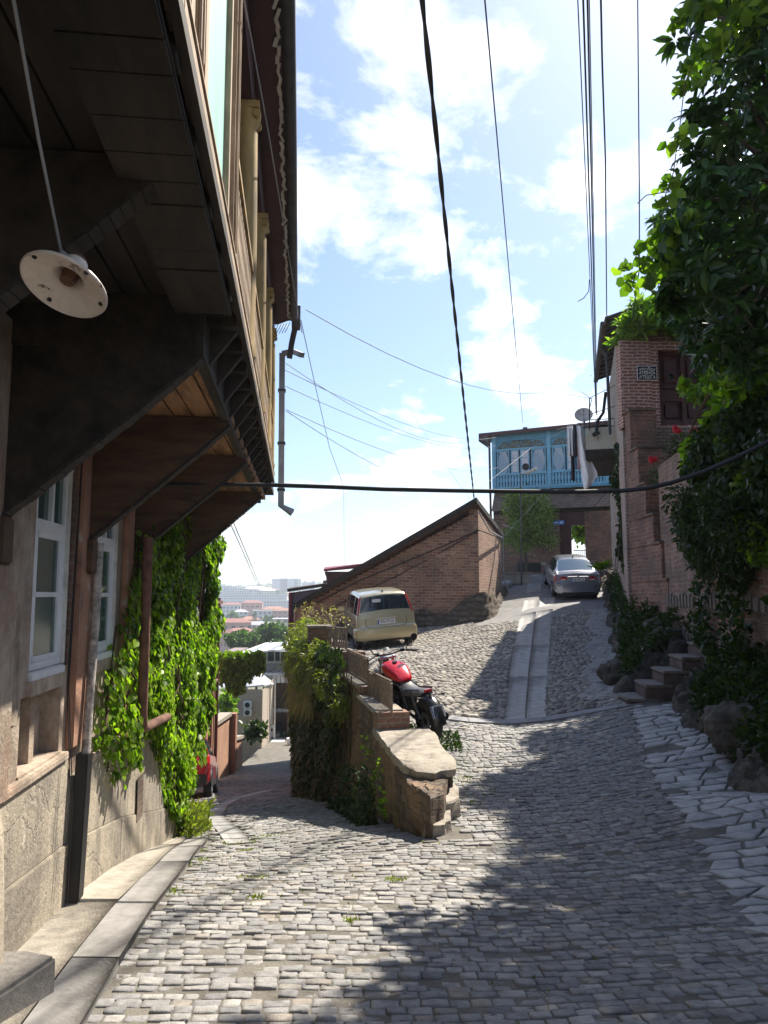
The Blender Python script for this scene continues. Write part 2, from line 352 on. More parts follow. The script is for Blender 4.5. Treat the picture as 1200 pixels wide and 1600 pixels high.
near = [(0, -4, 0.1), (-2.5, -4, 0.1), (4, -4, 0.1), (0, 0, -0.03), (-2, 0, -0.05), (3, 0, 0.05), (0, 3.5, -0.28), (-1.9, 3.4, -0.27), (2.2, 3.5, -0.2), (0, 6, -0.55), (2.1, 4.4, -0.34), (3.0, 6, -0.46),
        (-2.1, 5.3, -0.44), (0.5, 7.2, -0.64)]
UP = tps_fit(near + [(1.4, 10, -0.65), g(672, 1160, 11), g(820, 1130, 12.5), g(828, 1090, 15), g(836, 1040, 18.5), g(843, 990, 22.5), g(850, 950, 27), g(855, 925, 31),
        g(870, 938, 29.6), g(932, 935, 29.2), g(560, 1018, 22), g(642, 1010, 21.8), g(545, 988, 26.2), g(748, 970, 28), g(783, 926, 33), g(650, 980, 27.4), g(470, 990, 27),
        g(960, 1085, 14), g(965, 1000, 21), g(945, 935, 29.5), g(800, 897, 38), g(900, 892, 38), g(965, 890, 37), (8, 46, 3.0), (14, 46, 3.2), (0, 46, 2.6),
        g(1100, 1160, 10), g(1200, 1230, 7.7), g(985, 1108, 12.2), g(600, 1128, 11.5), g(515, 1020, 19), (-2, 23, -0.02), (3.9, 8.0, -0.47)])
LOW = tps_fit(near + [(-1.5, 9, -1.2), (-2.55, 10.4, -1.5), (-2.3, 7.2, -0.8), (-0.3, 9.3, -1.12), (-0.9, 12, -1.72), (-2.2, 12.5, -1.9), (-3, 15, -2.5), (-1.6, 16, -2.5), (-4, 18, -3.1), (-2.1, 18, -2.95),
        (-4.8, 21, -3.75), (-3, 22, -3.85), (-6, 25, -4.6), (-4, 26, -4.75), (-6.5, 31, -5.75), (-4.5, 32, -5.9), (-7, 40, -7.2), (-5, 41, -7.3), (-7, 50, -8.2), (-5, 51, -8.25), (-8, 60, -8.8), (-4, 60, -8.8), (-9, 70, -9.2), (-4, 70, -9.2)])
WALLP = [(0.5, 7.25), (0.30, 8.0), (0.12, 9.0), (-0.08, 10.4), (-0.40, 12.3), (-0.85, 14.3), (-1.25, 15.3), (-1.62, 16.3), (-2.05, 20), (-2.85, 27), (-3.3, 32), (-3.6, 60)]
wpx = np.array([p[0] for p in WALLP]); wpy = np.array([p[1] for p in WALLP])
def wall_x(Y): return np.interp(Y, wpy, wpx)
def bank_x(Y): return np.interp(Y, [-4, 3, 7.7, 10, 12.3, 12.7, 14.3, 21, 29.5, 34, 38], [4.2, 4.0, 3.9, 4.2, 4.7, 4.35, 4.45, 6.4, 8.7, 9.6, 10.5])
def zup(X, Y): return tps_eval(UP, X, Y)
def zlow(X, Y): return tps_eval(LOW, X, Y)
def zroad(X, Y):
    X = np.asarray(X, float); Y = np.asarray(Y, float)
    w = smoothstep(-0.5, 0.55, X - np.interp(Y, [0, 6, 7.25], [0.2, 0.4, 0.5]))         # 1 = upper side
    w = np.where(Y > 7.25, (X > wall_x(Y)).astype(float), w)
    a = np.zeros_like(X + Y); u = zup(X, Y); l = zlow(X, Y); return w * u + (1 - w) * l
def zr(x, y): return float(zroad(np.array([x]), np.array([y]))[0])
def left_x(Y): return np.interp(Y, [-4, 10.4, 10.5, 15.2, 15.8, 60], [-1.16, -2.63, -3.4, -3.9, -6.2, -8.2])    # foot of the buildings on the left

def sheet(name, xf0, xf1, ys, nx, zf, mat, drop=0.0, kind='structure'):
    V = []; ys = np.asarray(ys); t = np.linspace(0, 1, nx)
    X = xf0(ys)[:, None] * (1 - t) + xf1(ys)[:, None] * t; Yg = np.repeat(ys[:, None], nx, 1)
    Z = zf(X, Yg) - drop
    V = np.stack([X, Yg, Z], 2).reshape(-1, 3); i = np.arange(len(ys) - 1)[:, None] * nx + np.arange(nx - 1)[None]
    F = np.stack([i, i + 1, i + nx + 1, i + nx], 2).reshape(-1, 4)
    o = npmesh(name, V, F, mat, smooth=True); return tag(o, kind=kind)
const = lambda c: (lambda y: np.full(len(y), float(c)))

def mortar_mat():
    m, nt, b = mat_new('road_grit'); v = coords(nt); n1 = noise(nt, v, 3, 8, 0.7); n2 = noise(nt, v, 60, 4, 0.7)
    c = ramp(nt, n1, [(0.35, (0.10, 0.09, 0.075)), (0.6, (0.19, 0.175, 0.15)), (0.72, (0.12, 0.125, 0.06))])
    c = mixc(nt, 0.5, c, ramp(nt, n2, [(0.3, 0.5), (0.7, 1.2)]), 'MULTIPLY'); nt.links.new(c, b.inputs['Base Color']); b.inputs['Roughness'].default_value = 0.95
    bump(nt, n2, b, 0.01); return m
GRIT = mortar_mat()
SETT = stone_mat('sett_stone', [(0.0, (0.18, 0.18, 0.187)), (0.35, (0.262, 0.260, 0.262)), (0.62, (0.31, 0.304, 0.298)), (0.66, (0.285, 0.255, 0.225)), (0.72, (0.325, 0.318, 0.31)), (1.0, (0.40, 0.39, 0.372))], rough=0.88, spec=0.25, bumpd=0.012)
COBBLE = stone_mat('cobble_stone', [(0.0, (0.16, 0.145, 0.13)), (0.4, (0.28, 0.26, 0.235)), (0.8, (0.38, 0.355, 0.32)), (1.0, (0.50, 0.47, 0.42))], rough=0.85, spec=0.3)
FLAG = stone_mat('flag_stone', [(0.0, (0.27, 0.27, 0.28)), (0.5, (0.39, 0.385, 0.39)), (1.0, (0.48, 0.47, 0.465))], rough=0.7, nscale=8)

# street below the wall, junction and upper road: one continuous foundation
ysn = np.r_[np.arange(-4, 7.26, 0.25), [7.25]]
sheet('road_bed', left_x, bank_x, np.unique(ysn), 60, zroad, GRIT, 0.005)
sheet('lower_street_bed', lambda y: left_x(y) - 0.3, lambda y: wall_x(y) + 0.1, np.r_[np.arange(7.25, 24, 0.25), np.arange(24, 71, 1.0)], 26, zlow, GRIT, 0.012)
sheet('upper_road_bed', lambda y: wall_x(y) + 0.02, lambda y: bank_x(y) + 1.5, np.r_[np.arange(7.25, 46, 0.3)], 60, zup, GRIT, 0.014)

def stones(name, mat, cx, cy, sx, sy, ang, zf, dome=0.012, jit=0.12, lift=0.0, tone=None, rag=0.006, inset=0.16, lip=0.013):
    """many setts in one mesh; every stone has its own outline, tilt, height and tone"""
    n = len(cx); k = 8
    th = np.array([0, 1, 2, 3, 4, 5, 6, 7]); ox = np.array([-1, 0, 1, 1, 1, 0, -1, -1.0]); oy = np.array([-1, -1, -1, 0, 1, 1, 1, 0.0])
    jx = rng.normal(0, jit, (n, k)); jy = rng.normal(0, jit, (n, k)); corner = np.where((np.abs(ox) + np.abs(oy)) == 2, rng.uniform(0.93, 1.0, (n, k)), 1.0)
    lx = (ox * corner + jx * 0.5) * (sx / 2)[:, None]; ly = (oy * corner + jy * 0.5) * (sy / 2)[:, None]
    ca, sa = np.cos(ang)[:, None], np.sin(ang)[:, None]
    z0 = zf(cx, cy); e = 0.05; gx = (zf(cx + e, cy) - z0) / e; gy = (zf(cx, cy + e) - z0) / e
    gx = gx + rng.normal(0, 0.025, n); gy = gy + rng.normal(0, 0.04, n); hz = rng.normal(0, rag, n) + lift - (rng.uniform(0, 1, n) < 0.02) * 0.012
    def ring(s, dz):
        x = (lx * ca - ly * sa) * s; y = (lx * sa + ly * ca) * s
        return np.stack([cx[:, None] + x, cy[:, None] + y, (z0 + hz)[:, None] + gx[:, None] * x + gy[:, None] * y + dz + rng.normal(0, 0.0016, x.shape)], 2)
    c = np.stack([cx, cy, z0 + hz + dome * 0.9], 1)[:, None]
    V = np.concatenate([ring(1.02, -0.05), ring(1.0, -lip), ring(1 - inset, dome * 0.5), ring(0.5, dome), c], 1).reshape(-1, 3)
    K = 33; b = (np.arange(n) * K)[:, None, None]; j = np.arange(8); j2 = (j + 1) % 8
    q = np.concatenate([np.stack([j + r * 8, j2 + r * 8, j2 + (r + 1) * 8, j + (r + 1) * 8], 1) for r in range(3)])
    cap = np.stack([24 + np.array([0, 2, 4, 6]), 24 + np.array([1, 3, 5, 7]), 24 + np.array([2, 4, 6, 0]), np.full(4, 32)], 1)
    F = (b + np.concatenate([q, cap])[None]).reshape(-1, 4)
    tone = rng.beta(2.2, 2.2, n) if tone is None else tone
    return tag(npmesh(name, V, F, mat, col=np.repeat(tone, K), smooth=True), kind='structure')

def rows(y0, y1, rowh, xf0, xf1, bw, curve, wave=0.012, ok=None):
    X, Y, SX, SY, A = [], [], [], [], []
    y = y0
    while y < y1:
        h = rowh * random.uniform(0.86, 1.16); x = xf0(y) - random.random() * 0.15; x1 = xf1(y); ph = random.random() * 6
        while x < x1:
            w = random.uniform(*bw)
            X.append(x + w / 2); dy = curve(x + w / 2, y); Y.append(y + dy + math.sin((x + w / 2) * 2.3 + ph) * wave); SX.append(w - 0.004 - random.random() * 0.004); SY.append(h - 0.005 - random.random() * 0.007)
            A.append(math.atan2(curve(x + w / 2 + 0.1, y) - dy, 0.1) + random.gauss(0, 0.025)); x += w
        y += h
    a = [np.array(v) for v in (X, Y, SX, SY, A)]
    if ok is not None:
        k = ok(a[0], a[1]); a = [v[k] for v in a]
    return a
def slab_left(Y): return left_x(Y) + np.interp(Y, [-4, 3, 4.6, 6.4, 9.6, 10.4, 11, 70], [1.1, 0.62, 0.60, 0.62, 0.42, 0.3, 0.05, 0.05])
def flag_left(Y): return np.interp(Y, [-4, 2, 4.4, 7.1, 9.4, 12.3], [1.6, 1.9, 2.13, 2.75, 3.2, 3.95])
CROSS_Y = lambda x: 12.35 + 0.04 * x      # the cross gutter between setts and cobbles
okm = lambda X, Y: (X > slab_left(Y)) & (X < np.where(Y < 12.3, flag_left(Y), 9)) & (Y < CROSS_Y(X) - 0.05) & ((Y < 7.3) | (X > wall_x(Y) + 0.36) )
a = rows(1.6, 12.7, 0.079, lambda y: (-1.9 if y < 7.3 else -0.6), lambda y: 4.1, (0.085, 0.145), lambda x, y: 0.035 * x * x - 0.02 * x - (0.5 * max(0, -x - 0.4) ** 1.2 * 0.25 if y < 9 else 0), ok=okm)
n = len(a[0]); tn = np.clip(rng.beta(2.4, 2.2, n), 0, 1)
stones('cobbled_road', SETT, *a, zroad, dome=0.0015, tone=tn, rag=0.0042, jit=0.045, inset=0.06, lip=0.005)
okl = lambda X, Y: (X > slab_left(Y)) & (X < wall_x(Y) - 0.02) & (Y > 7.3) & ~((np.abs(X - drain_x(Y)) < 0.17) & (Y > 8.6))
drain_x = lambda Y: np.interp(Y, [8.6, 10, 12, 14, 16, 18, 20.5, 24], [-1.55, -1.95, -2.55, -3.05, -3.35, -3.45, -3.35, -3.2])
a = rows(6.9, 36, 0.10, lambda y: float(left_x(np.array([y]))[0]), lambda y: float(wall_x(y)), (0.11, 0.18), lambda x, y: 0.06 * (x + 1) ** 2 + 0.12 * (x + 1), ok=okl)
stones('lower_street_cobbles', SETT, *a, zlow, dome=0.002, rag=0.005, jit=0.05, inset=0.07, lip=0.005)
# upper road: rounder river cobbles on both sides of the slab channel
chan0 = lambda Y: np.interp(Y, [12.4, 15, 18.5, 22.5, 27, 31, 36], [1.92, 2.40, 3.05, 3.88, 4.85, 5.75, 6.9])
chan1 = lambda Y: np.interp(Y, [12.4, 15, 18.5, 22.5, 27, 31, 36], [2.60, 3.15, 3.95, 4.90, 6.0, 7.0, 8.3])
oku = lambda X, Y: (X > wall_x(Y) + 0.4) & (X < bank_x(Y) + 0.2) & (Y > CROSS_Y(X) + 0.33) & ((X < chan0(Y) - 0.02) | (X > chan1(Y) + 0.02)) & ~((Y > 25.2 + 0.5 * np.sin(X * 2.1)) & (X > 2.9 + 0.12 * (Y - 25))) & (Y < 32)
a = rows(12.2, 31.8, 0.115, lambda y: float(wall_x(y)), lambda y: 9.2, (0.10, 0.18), lambda x, y: 0.22 * x - 0.02 * x * x, wave=0.03, ok=oku)
a[4] = a[4] + rng.normal(0, 0.12, len(a[4])); a[2] *= 0.96; a[3] *= 0.95
stones('upper_road_cobbles', COBBLE, *a, zup, dome=0.020, jit=0.12, rag=0.008, inset=0.22, tone=rng.beta(1.6, 1.7, len(a[0])))

# draped paving sheets
def strip(name, xf0, xf1, ys, mat, zf, lift=0.02, seam=None, nx=6, cup=0):
    """a run of slabs with joints, each slab a thin plate lying on the ground"""
    V = []; F = []; T = []; ys = list(ys)
    for a, b in zip(ys, ys[1:]):
        for s in (seam or [(0, 1)]):
            yy = np.linspace(a + 0.004, b - 0.004, 4); t = np.linspace(s[0], s[1], 4)
            X = xf0(yy)[:, None] * (1 - t) + xf1(yy)[:, None] * t; Y = np.repeat(yy[:, None], 4, 1); Z = zf(X, Y) + lift + rng.normal(0, 0.002)
            top = np.stack([X, Y, Z], 2).reshape(-1, 3); bot = top - [0, 0, 0.05]; o = len(V) and sum(len(v) for v in V)
            V.append(np.r_[top, bot]); i = (np.arange(3)[:, None] * 4 + np.arange(3)).ravel()
            F.append(np.stack([i, i + 1, i + 5, i + 4], 1) + o)
            per = [0, 1, 2, 3, 7, 11, 15, 14, 13, 12, 8, 4]; F.append(np.array([[p, q, q + 16, p + 16] for p, q in zip(per, per[1:] + per[:1])]) + o)
            T.append(np.full(32, rng.uniform(0.2, 0.9)))
    return tag(npmesh(name, np.concatenate(V), np.concatenate(F), mat, col=np.concatenate(T)), kind='structure')
CONC = stone_mat('channel_concrete', [(0.0, (0.25, 0.245, 0.25)), (1.0, (0.35, 0.345, 0.34))], rough=0.7, nscale=5, bumpd=0.003)
strip('drain_channel', chan0, chan1, [12.75, 17.2, 21.0, 26.5, 31.5, 37], CONC, zup, 0.004, seam=[(0, 0.49), (0.53, 1.0)])
def cross():
    mb = MB(); xs = np.arange(0.75, 4.5, 0.62)
    for a_, b_ in zip(xs, xs[1:]):
        q = [(a_ + .005, CROSS_Y(a_)), (b_ - .005, CROSS_Y(b_)), (b_ - .005, CROSS_Y(b_) + 0.3), (a_ + .005, CROSS_Y(a_) + 0.3)]
        mb.prism([(x, y, zr(x, y) + 0.012) for x, y in q], (0, 0, -0.06))
    return tag(mb.build('cross_gutter', M['concrete_grey']), kind='structure')
cross()
strip('street_drain', lambda y: drain_x(y) - 0.15, lambda y: drain_x(y) + 0.15, np.arange(8.8, 24, 0.55), CONC, zlow, 0.006)
sheet('concrete_apron', lambda y: 3.1 + 0.16 * (y - 25) + 0.12 * np.sin(y * 2.6), lambda y: bank_x(y) + .3, np.arange(24.9, 37.6, 0.3), 26, lambda X, Y: zup(X, Y) + 0.004 * np.sin(X * 3) * np.sin(Y * 2), stone_mat('patched_concrete', [(0.0, (0.20, 0.20, 0.205)), (1.0, (0.25, 0.25, 0.25))], rough=0.85, nscale=3, bumpd=0.02), -0.001)
sheet('mortar_strip', lambda y: bank_x(y) - 0.75 + 0.12 * np.sin(y * 2.1), lambda y: bank_x(y) + .05, np.arange(13.6, 25.6, 0.2), 12, lambda X, Y: zup(X, Y) + 0.018 + 0.012 * np.sin(X * 9) * np.sin(Y * 7), CONC, 0)
# pavement of worn slabs along the left house
PAVE = stone_mat('pavement_slab', [(0.0, (0.34, 0.31, 0.265)), (1.0, (0.38, 0.345, 0.295))], rough=0.9, nscale=9, bumpd=0.01)
KERB = stone_mat('kerb_slab', [(0.0, (0.20, 0.195, 0.19)), (1.0, (0.27, 0.26, 0.25))], rough=0.85, nscale=6, bumpd=0.008)
strip('left_pavement', lambda y: left_x(y) - 0.02, lambda y: slab_left(y) - 0.25, [2.0, 5.2, 8.4, 10.4], PAVE, zroad, 0.05)
strip('left_kerb', lambda y: slab_left(y) - 0.246, lambda y: slab_left(y) - 0.0, [2.0, 4.2, 6.6, 8.1, 9.2, 10.3], KERB, zroad, 0.045)

# irregular flags on the right
def flags():
    C = []; y = 1.8
    V = []; F = []; T = []; o = 0
    ys = [1.8]
    while ys[-1] < 12.0: ys.append(ys[-1] + random.uniform(0.15, 0.25))
    cols = 9; G = {}
    for i, y in enumerate(ys):
        x0 = float(flag_left(np.array([y]))[0]) + 0.03; x1 = float(bank_x(y)) + 0.35
        nx = max(3, int((x1 - x0) / 0.215))
        G[i] = (x0, x1, nx)
    for i in range(len(ys) - 1):
        x0, x1, nx = G[i]; sh = random.uniform(-0.3, 0.3)
        xs0 = [x0 + (x1 - x0) * min(1, max(0, (k + (sh + random.uniform(-.28, .28) if 0 < k < nx else 0)) / nx)) for k in range(nx + 1)]
        tl = [random.uniform(-0.09, 0.09) for _ in xs0]
        for k in range(nx):
            a_, b_ = xs0[k], xs0[k + 1]
            if b_ - a_ < 0.08: continue
            ya, yb = ys[i], ys[i + 1]; gp = 0.016; sk = tl[k]; sk2 = tl[k + 1]
            poly = [(a_ + gp - sk, ya + gp), ((a_ + b_) / 2, ya + gp + random.uniform(-.02, .02)), (b_ - gp - sk2, ya + gp + random.uniform(-.012, .012)), (b_ - gp, (ya + yb) / 2), (b_ - gp + sk2, yb - gp + random.uniform(-.015, .015)), ((a_ + b_) / 2, yb - gp + random.uniform(-.02, .02)), (a_ + gp + sk, yb - gp), (a_ + gp, (ya + yb) / 2)]
            cxm = sum(p[0] for p in poly) / 8; cym = sum(p[1] for p in poly) / 8
            if random.random() < 0.04: continue
            hz = random.gauss(0.004, 0.004)
            P0 = np.array(poly); Z = zroad(P0[:, 0], P0[:, 1]) + hz
            S = np.array([cxm, cym]) + (P0 - [cxm, cym]) * 0.9; Z2 = zroad(S[:, 0], S[:, 1]) + hz + 0.004
            vs = np.r_[np.c_[P0, Z - 0.05], np.c_[P0, Z], np.c_[S, Z2], [[cxm, cym, Z2.mean()]]]
            j = np.arange(8); j2 = (j + 1) % 8
            f = np.r_[np.stack([j, j2, j2 + 8, j + 8], 1), np.stack([j + 8, j2 + 8, j2 + 16, j + 16], 1), np.stack([16 + np.array([0, 2, 4, 6]), 16 + np.array([1, 3, 5, 7]), 16 + np.array([2, 4, 6, 0]), np.full(4, 24)], 1)]
            V.append(vs); F.append(f + o); T.append(np.full(25, rng.beta(2, 2))); o += 25
    return tag(npmesh('flagstone_pavement', np.concatenate(V), np.concatenate(F), FLAG, col=np.concatenate(T)), kind='structure')
flags()

# wide hillside and valley, out to the horizon
def valley():
    m, nt, b = mat_new('valley_ground'); v = coords(nt); n1 = noise(nt, v, 0.02, 8, 0.7); n2 = noise(nt, v, 0.6, 5, 0.7)
    c = ramp(nt, n1, [(0.4, (0.05, 0.08, 0.03)), (0.55, (0.10, 0.11, 0.06)), (0.7, (0.20, 0.17, 0.12))]); c = mixc(nt, 0.4, c, ramp(nt, n2, [(0.3, 0.5), (0.7, 1.2)]), 'MULTIPLY')
    nt.links.new(c, b.inputs['Base Color']); b.inputs['Roughness'].default_value = 1
    ys = np.r_[np.arange(-60, 0, 10), np.arange(0, 80, 4), np.arange(80, 400, 20), np.arange(400, 2200, 40), [2600, 3400, 5000, 8000]]
    xs = np.r_[[-6000, -3000, -1500], np.arange(-900, -60, 40), np.arange(-60, 60, 6), np.arange(60, 900, 60), [1500, 3000, 6000]]
    X, Y = np.meshgrid(xs, ys); Z = valley_z(X, Y)
    V = np.stack([X, Y, Z], 2).reshape(-1, 3); nx = len(xs); i = np.arange(len(ys) - 1)[:, None] * nx + np.arange(nx - 1)[None]
    F = np.stack([i, i + 1, i + nx + 1, i + nx], 2).reshape(-1, 4)
    tag(npmesh('hillside_terrain', V, F, m, smooth=True), kind='structure')
def valley_z(X, Y):
    X = np.asarray(X, float); Y = np.asarray(Y, float)
    z = np.interp(Y, [-60, 0, 8, 16, 30, 50, 70, 110, 160, 900, 1100, 1900, 2600, 8000], [-2, -1.2, -2.2, -4, -7, -9.6, -10.6, -15, -22, -26, -16, 27, 31, 31])
    z = z + np.where(Y > 900, 7 * np.sin(X / 150.0 + 1) * smoothstep(900, 1500, Y) + 4 * np.sin(X / 47.0) * smoothstep(900, 1600, Y) - smoothstep(-250, 0, X) * 9 * smoothstep(1100, 1800, Y), 0)
    return z
valley()
# earth fill that carries the upper road and the ground right of it
def fill():
    m = plain('earth_bank', (0.10, 0.08, 0.055), 0.95, var=0.5, scale=2, bumpd=0.03)
    ys = np.r_[np.arange(20, 47, 1.0)]
    V = []; F = []
    mb = MB(); pr = None
    for y in ys:
        xa = float(wall_x(y)) ; z = float(zup(np.array([xa]), np.array([y]))[0])
        cur = [(xa, y, z - .03), (xa - 0.1, y, -9)]
        if pr: mb.quad(pr[0], cur[0], cur[1], pr[1])
        pr = cur
    mb.quad((-3.7, 46, 2.5), (16, 46, 3.1), (16, 46, -9), (-3.7, 46, -9))
    tag(mb.build('road_embankment', m), kind='structure')
fill()
# ------------------------------------------------------------------ house on the left with the timber balcony
LROT = math.atan(0.1025)
house = thing('balcony_house', 'old plastered house with a deep dark timber balcony on curved brackets, filling the left side', 'house', (-1.57, 0, 0), LROT)
LF = Matrix.Translation((-1.57, 0, 0)) @ Matrix.Rotation(LROT, 4, 'Z')
def L2W(p): return LF @ Vector(p)

def stucco_wall():
    m, nt, b = mat_new('old_plaster'); N = nt.nodes.new; L = nt.links.new
    v = coords(nt); sp = N('ShaderNodeSeparateXYZ'); tc = N('ShaderNodeTexCoord'); L(tc.outputs['Object'], sp.inputs[0])
    n1 = noise(nt, v, 1.2, 8, 0.7); n2 = noise(nt, v, 5, 8, 0.7); n3 = noise(nt, v, 40, 4, 0.6); n4 = noise(nt, coords(nt, (1, 1, 0.25)), 3.5, 8, 0.75)
    c = ramp(nt, n2, [(0.35, (0.27, 0.205, 0.15)), (0.5, (0.45, 0.36, 0.28)), (0.68, (0.56, 0.465, 0.365))])
    c = mixc(nt, ramp(nt, n1, [(0.5, 0.0), (0.62, 0.75)]), c, (0.30, 0.17, 0.11))
    c = mixc(nt, ramp(nt, n4, [(0.42, 0.55), (0.58, 0.0)]), c, (0.13, 0.11, 0.09))
    c = mixc(nt, ramp(nt, n4, [(0.63, 0.0), (0.68, 0.7)]), c, (0.60, 0.53, 0.43))
    L(c, b.inputs['Base Color']); b.inputs['Roughness'].default_value = 0.92
    bump(nt, mixc(nt, 0.5, mixc(nt, 0.4, n2, n3), n4), b, 0.03); return m
PL = stucco_wall()
def plinth_mat():
    m, nt, b = mat_new('worn_plinth'); v = coords(nt); N = nt.nodes.new; L = nt.links.new
    n1 = noise(nt, v, 1.3, 9, 0.72, 0.5); n2 = noise(nt, v, 6, 8, 0.7); n3 = noise(nt, coords(nt, (1, 1, 0.2)), 4, 7, 0.7); n4 = noise(nt, v, 34, 5, 0.7)
    c = ramp(nt, n1, [(0.3, (0.16, 0.14, 0.115)), (0.46, (0.31, 0.27, 0.215)), (0.56, (0.41, 0.355, 0.275)), (0.7, (0.49, 0.42, 0.325))])
    c = mixc(nt, ramp(nt, n3, [(0.4, 0.6), (0.52, 0.0)]), c, (0.17, 0.15, 0.13)); c = mixc(nt, ramp(nt, n2, [(0.62, 0.0), (0.70, 0.8)]), c, (0.60, 0.54, 0.45)); c = mixc(nt, 0.45, c, ramp(nt, n4, [(0.3, 0.5), (0.6, 1.15)]), 'MULTIPLY')
    vo = N('ShaderNodeTexVoronoi'); vo.feature = 'DISTANCE_TO_EDGE'; vo.inputs['Scale'].default_value = 0.55; dm = N('ShaderNodeVectorMath'); dm.operation = 'MULTIPLY_ADD'; nz = N('ShaderNodeTexNoise'); nz.inputs['Scale'].default_value = 5; nz.inputs['Detail'].default_value = 6; L(v, nz.inputs['Vector']); L(nz.outputs['Color'], dm.inputs[0]); dm.inputs[1].default_value = (.5, .5, .5); L(v, dm.inputs[2]); L(dm.outputs[0], vo.inputs['Vector'])
    cr = ramp(nt, vo.outputs['Distance'], [(0.0, 0.55), (0.010, 1.0)]); c = mixc(nt, cr, mixc(nt, 0.5, c, (0.08, 0.07, 0.06)), c)
    L(c, b.inputs['Base Color']); b.inputs['Roughness'].default_value = 0.93; bump(nt, mixc(nt, 0.3, mixc(nt, 0.5, n2, n4), cr), b, 0.03); return m
PLINTH = plinth_mat()
ORANGE = plain('orange_plaster', (0.36, 0.19, 0.12), 0.9, var=0.4, scale=4, bumpd=0.012, stops=[(0.3, (0.20, 0.12, 0.09)), (0.45, (0.38, 0.20, 0.13)), (0.6, (0.42, 0.24, 0.16)), (0.66, (0.52, 0.46, 0.38))])
BRK_IN = brick('bare_brick', (0.16, 0.085, 0.06), (0.24, 0.14, 0.10), (0.22, 0.19, 0.16), 0.24, 0.062, 0.012, 0.05, 0.6, wob=0.05)
def lwall():
    mb = MB()
    wins = [(4.38, 4.95, 1.17, 2.42), (5.62, 6.22, 1.17, 2.42), (7.3, 7.8, 1.17, 2.42)]
    niche = [(4.28, 4.98, 0.60, 1.03)]
    wall_holes(mb, (0, 0, 0), (0, 1, 0), (1, 0, 0), -5, 10.35, 0.0, 3.05, wins + niche, 0.2)
    mb.quad((0, 10.35, -4), (-7, 10.35, -4), (-7, 10.35, 5.6), (0, 10.35, 5.6)); mb.quad((-6.9, -5, -3), (-6.9, 10.35, -3), (-6.9, 10.35, 5.6), (-6.9, -5, 5.6)); mb.quad((0, -5, -1), (-7, -5, -1), (-7, -5, 5.6), (0, -5, 5.6))
    w = mb.build('wall', PL, house)
    mb = MB(); mb.span(-0.19, -0.12, 4.28, 4.98, 0.58, 1.05); mb.span(-0.12, -0.06, 4.62, 4.70, 0.6, 1.03); mb.span(-0.12, 0.012, 4.27, 4.99, 0.575, 0.612); mb.build('niche', PL, house)
    # pilasters of old orange render between the windows, a bare brick reveal beside them
    mb = MB(); mb.span(0.0, 0.055, 5.10, 5.50, 0.60, 2.7); mb.span(0, 0.05, 6.45, 6.68, 0.3, 2.7); mb.build('pilaster', ORANGE, house, bevel=0.01)
    mb = MB(); mb.span(0.002, 0.014, 5.02, 5.10, 1.15, 2.5); mb.span(-0.1, 0.004, 5.025, 5.03, 1.15, 2.5); mb.build('brick_reveal', BRK_IN, house)
    mb = MB(); mb.span(0.0, 0.03, 3.55, 4.18, 0.9, 3.0); mb.span(0.0, 0.07, 3.3, 3.98, 0.56, 3.0); mb.build('corner_render', PL, house, bevel=0.02)
    mb = MB(); mb.span(-0.02, 0.05, 3.3, 5.06, 0.55, 0.598); mb.span(-0.02, 0.045, 5.5, 10.35, 0.40, 0.45); mb.build('string_course', PL, house, bevel=0.008)
    # smooth cement plinth in two bands, following the falling street
    mb = MB()
    ys = [-5, 3.0, 5.1, 6.6, 8.4, 10.35]
    top = [0.55] * 4 + [0.42] * 5
    for y0, y1 in zip(ys, ys[1:]):
        za, zb = [zr(-1.5 - 0.1025 * y, y) for y in (y0, y1)]; t0 = 0.55 if y1 <= 5.2 else 0.40
        ba, bb = za + 0.42 + 0.0 * y0, zb + 0.42
        for (d, l0, l1, h0, h1) in ((0.045, za - 0.4, zb - 0.4, min(ba, t0), min(bb, t0)), (0.03, min(ba, t0), min(bb, t0), t0, t0)):
            mb.prism([(-0.05, y0, l0), (-0.05, y1, l1), (-0.05, y1, h1), (-0.05, y0, h0)], (0.05 + d, 0, 0))
    mb.build('plinth', PLINTH, house, bevel=0.006)
    mb = MB(); mb.span(0.046, 0.05, 7.18, 7.42, -0.46, -0.06); mb.build('broken_patch', BRK_IN, house)
lwall()
def corner_pier():
    mb = MB(); prof = [(-0.02, 3.2, -0.6), (0.19, 3.1, -0.6), (0.17, 3.75, -0.6), (0.06, 4.02, -0.6), (-0.02, 4.05, -0.6)]
    zs = [-0.6, -0.1, 0.15, 0.42, 0.6]; sc = [1.05, 1.0, 0.95, 0.8, 0.35]
    vs = [(p[0] * s, 3.55 + (p[1] - 3.55) * (0.85 + 0.15 * s), z) for z, s in zip(zs, sc) for p in prof]; n = len(prof)
    mb.add(vs, [(i * n + j, i * n + (j + 1) % n, (i + 1) * n + (j + 1) % n, (i + 1) * n + j) for i in range(4) for j in range(n)] + [tuple(4 * n + j for j in range(n))])
    mb.build('pier', PLINTH, house, bevel=0.02)
corner_pier()

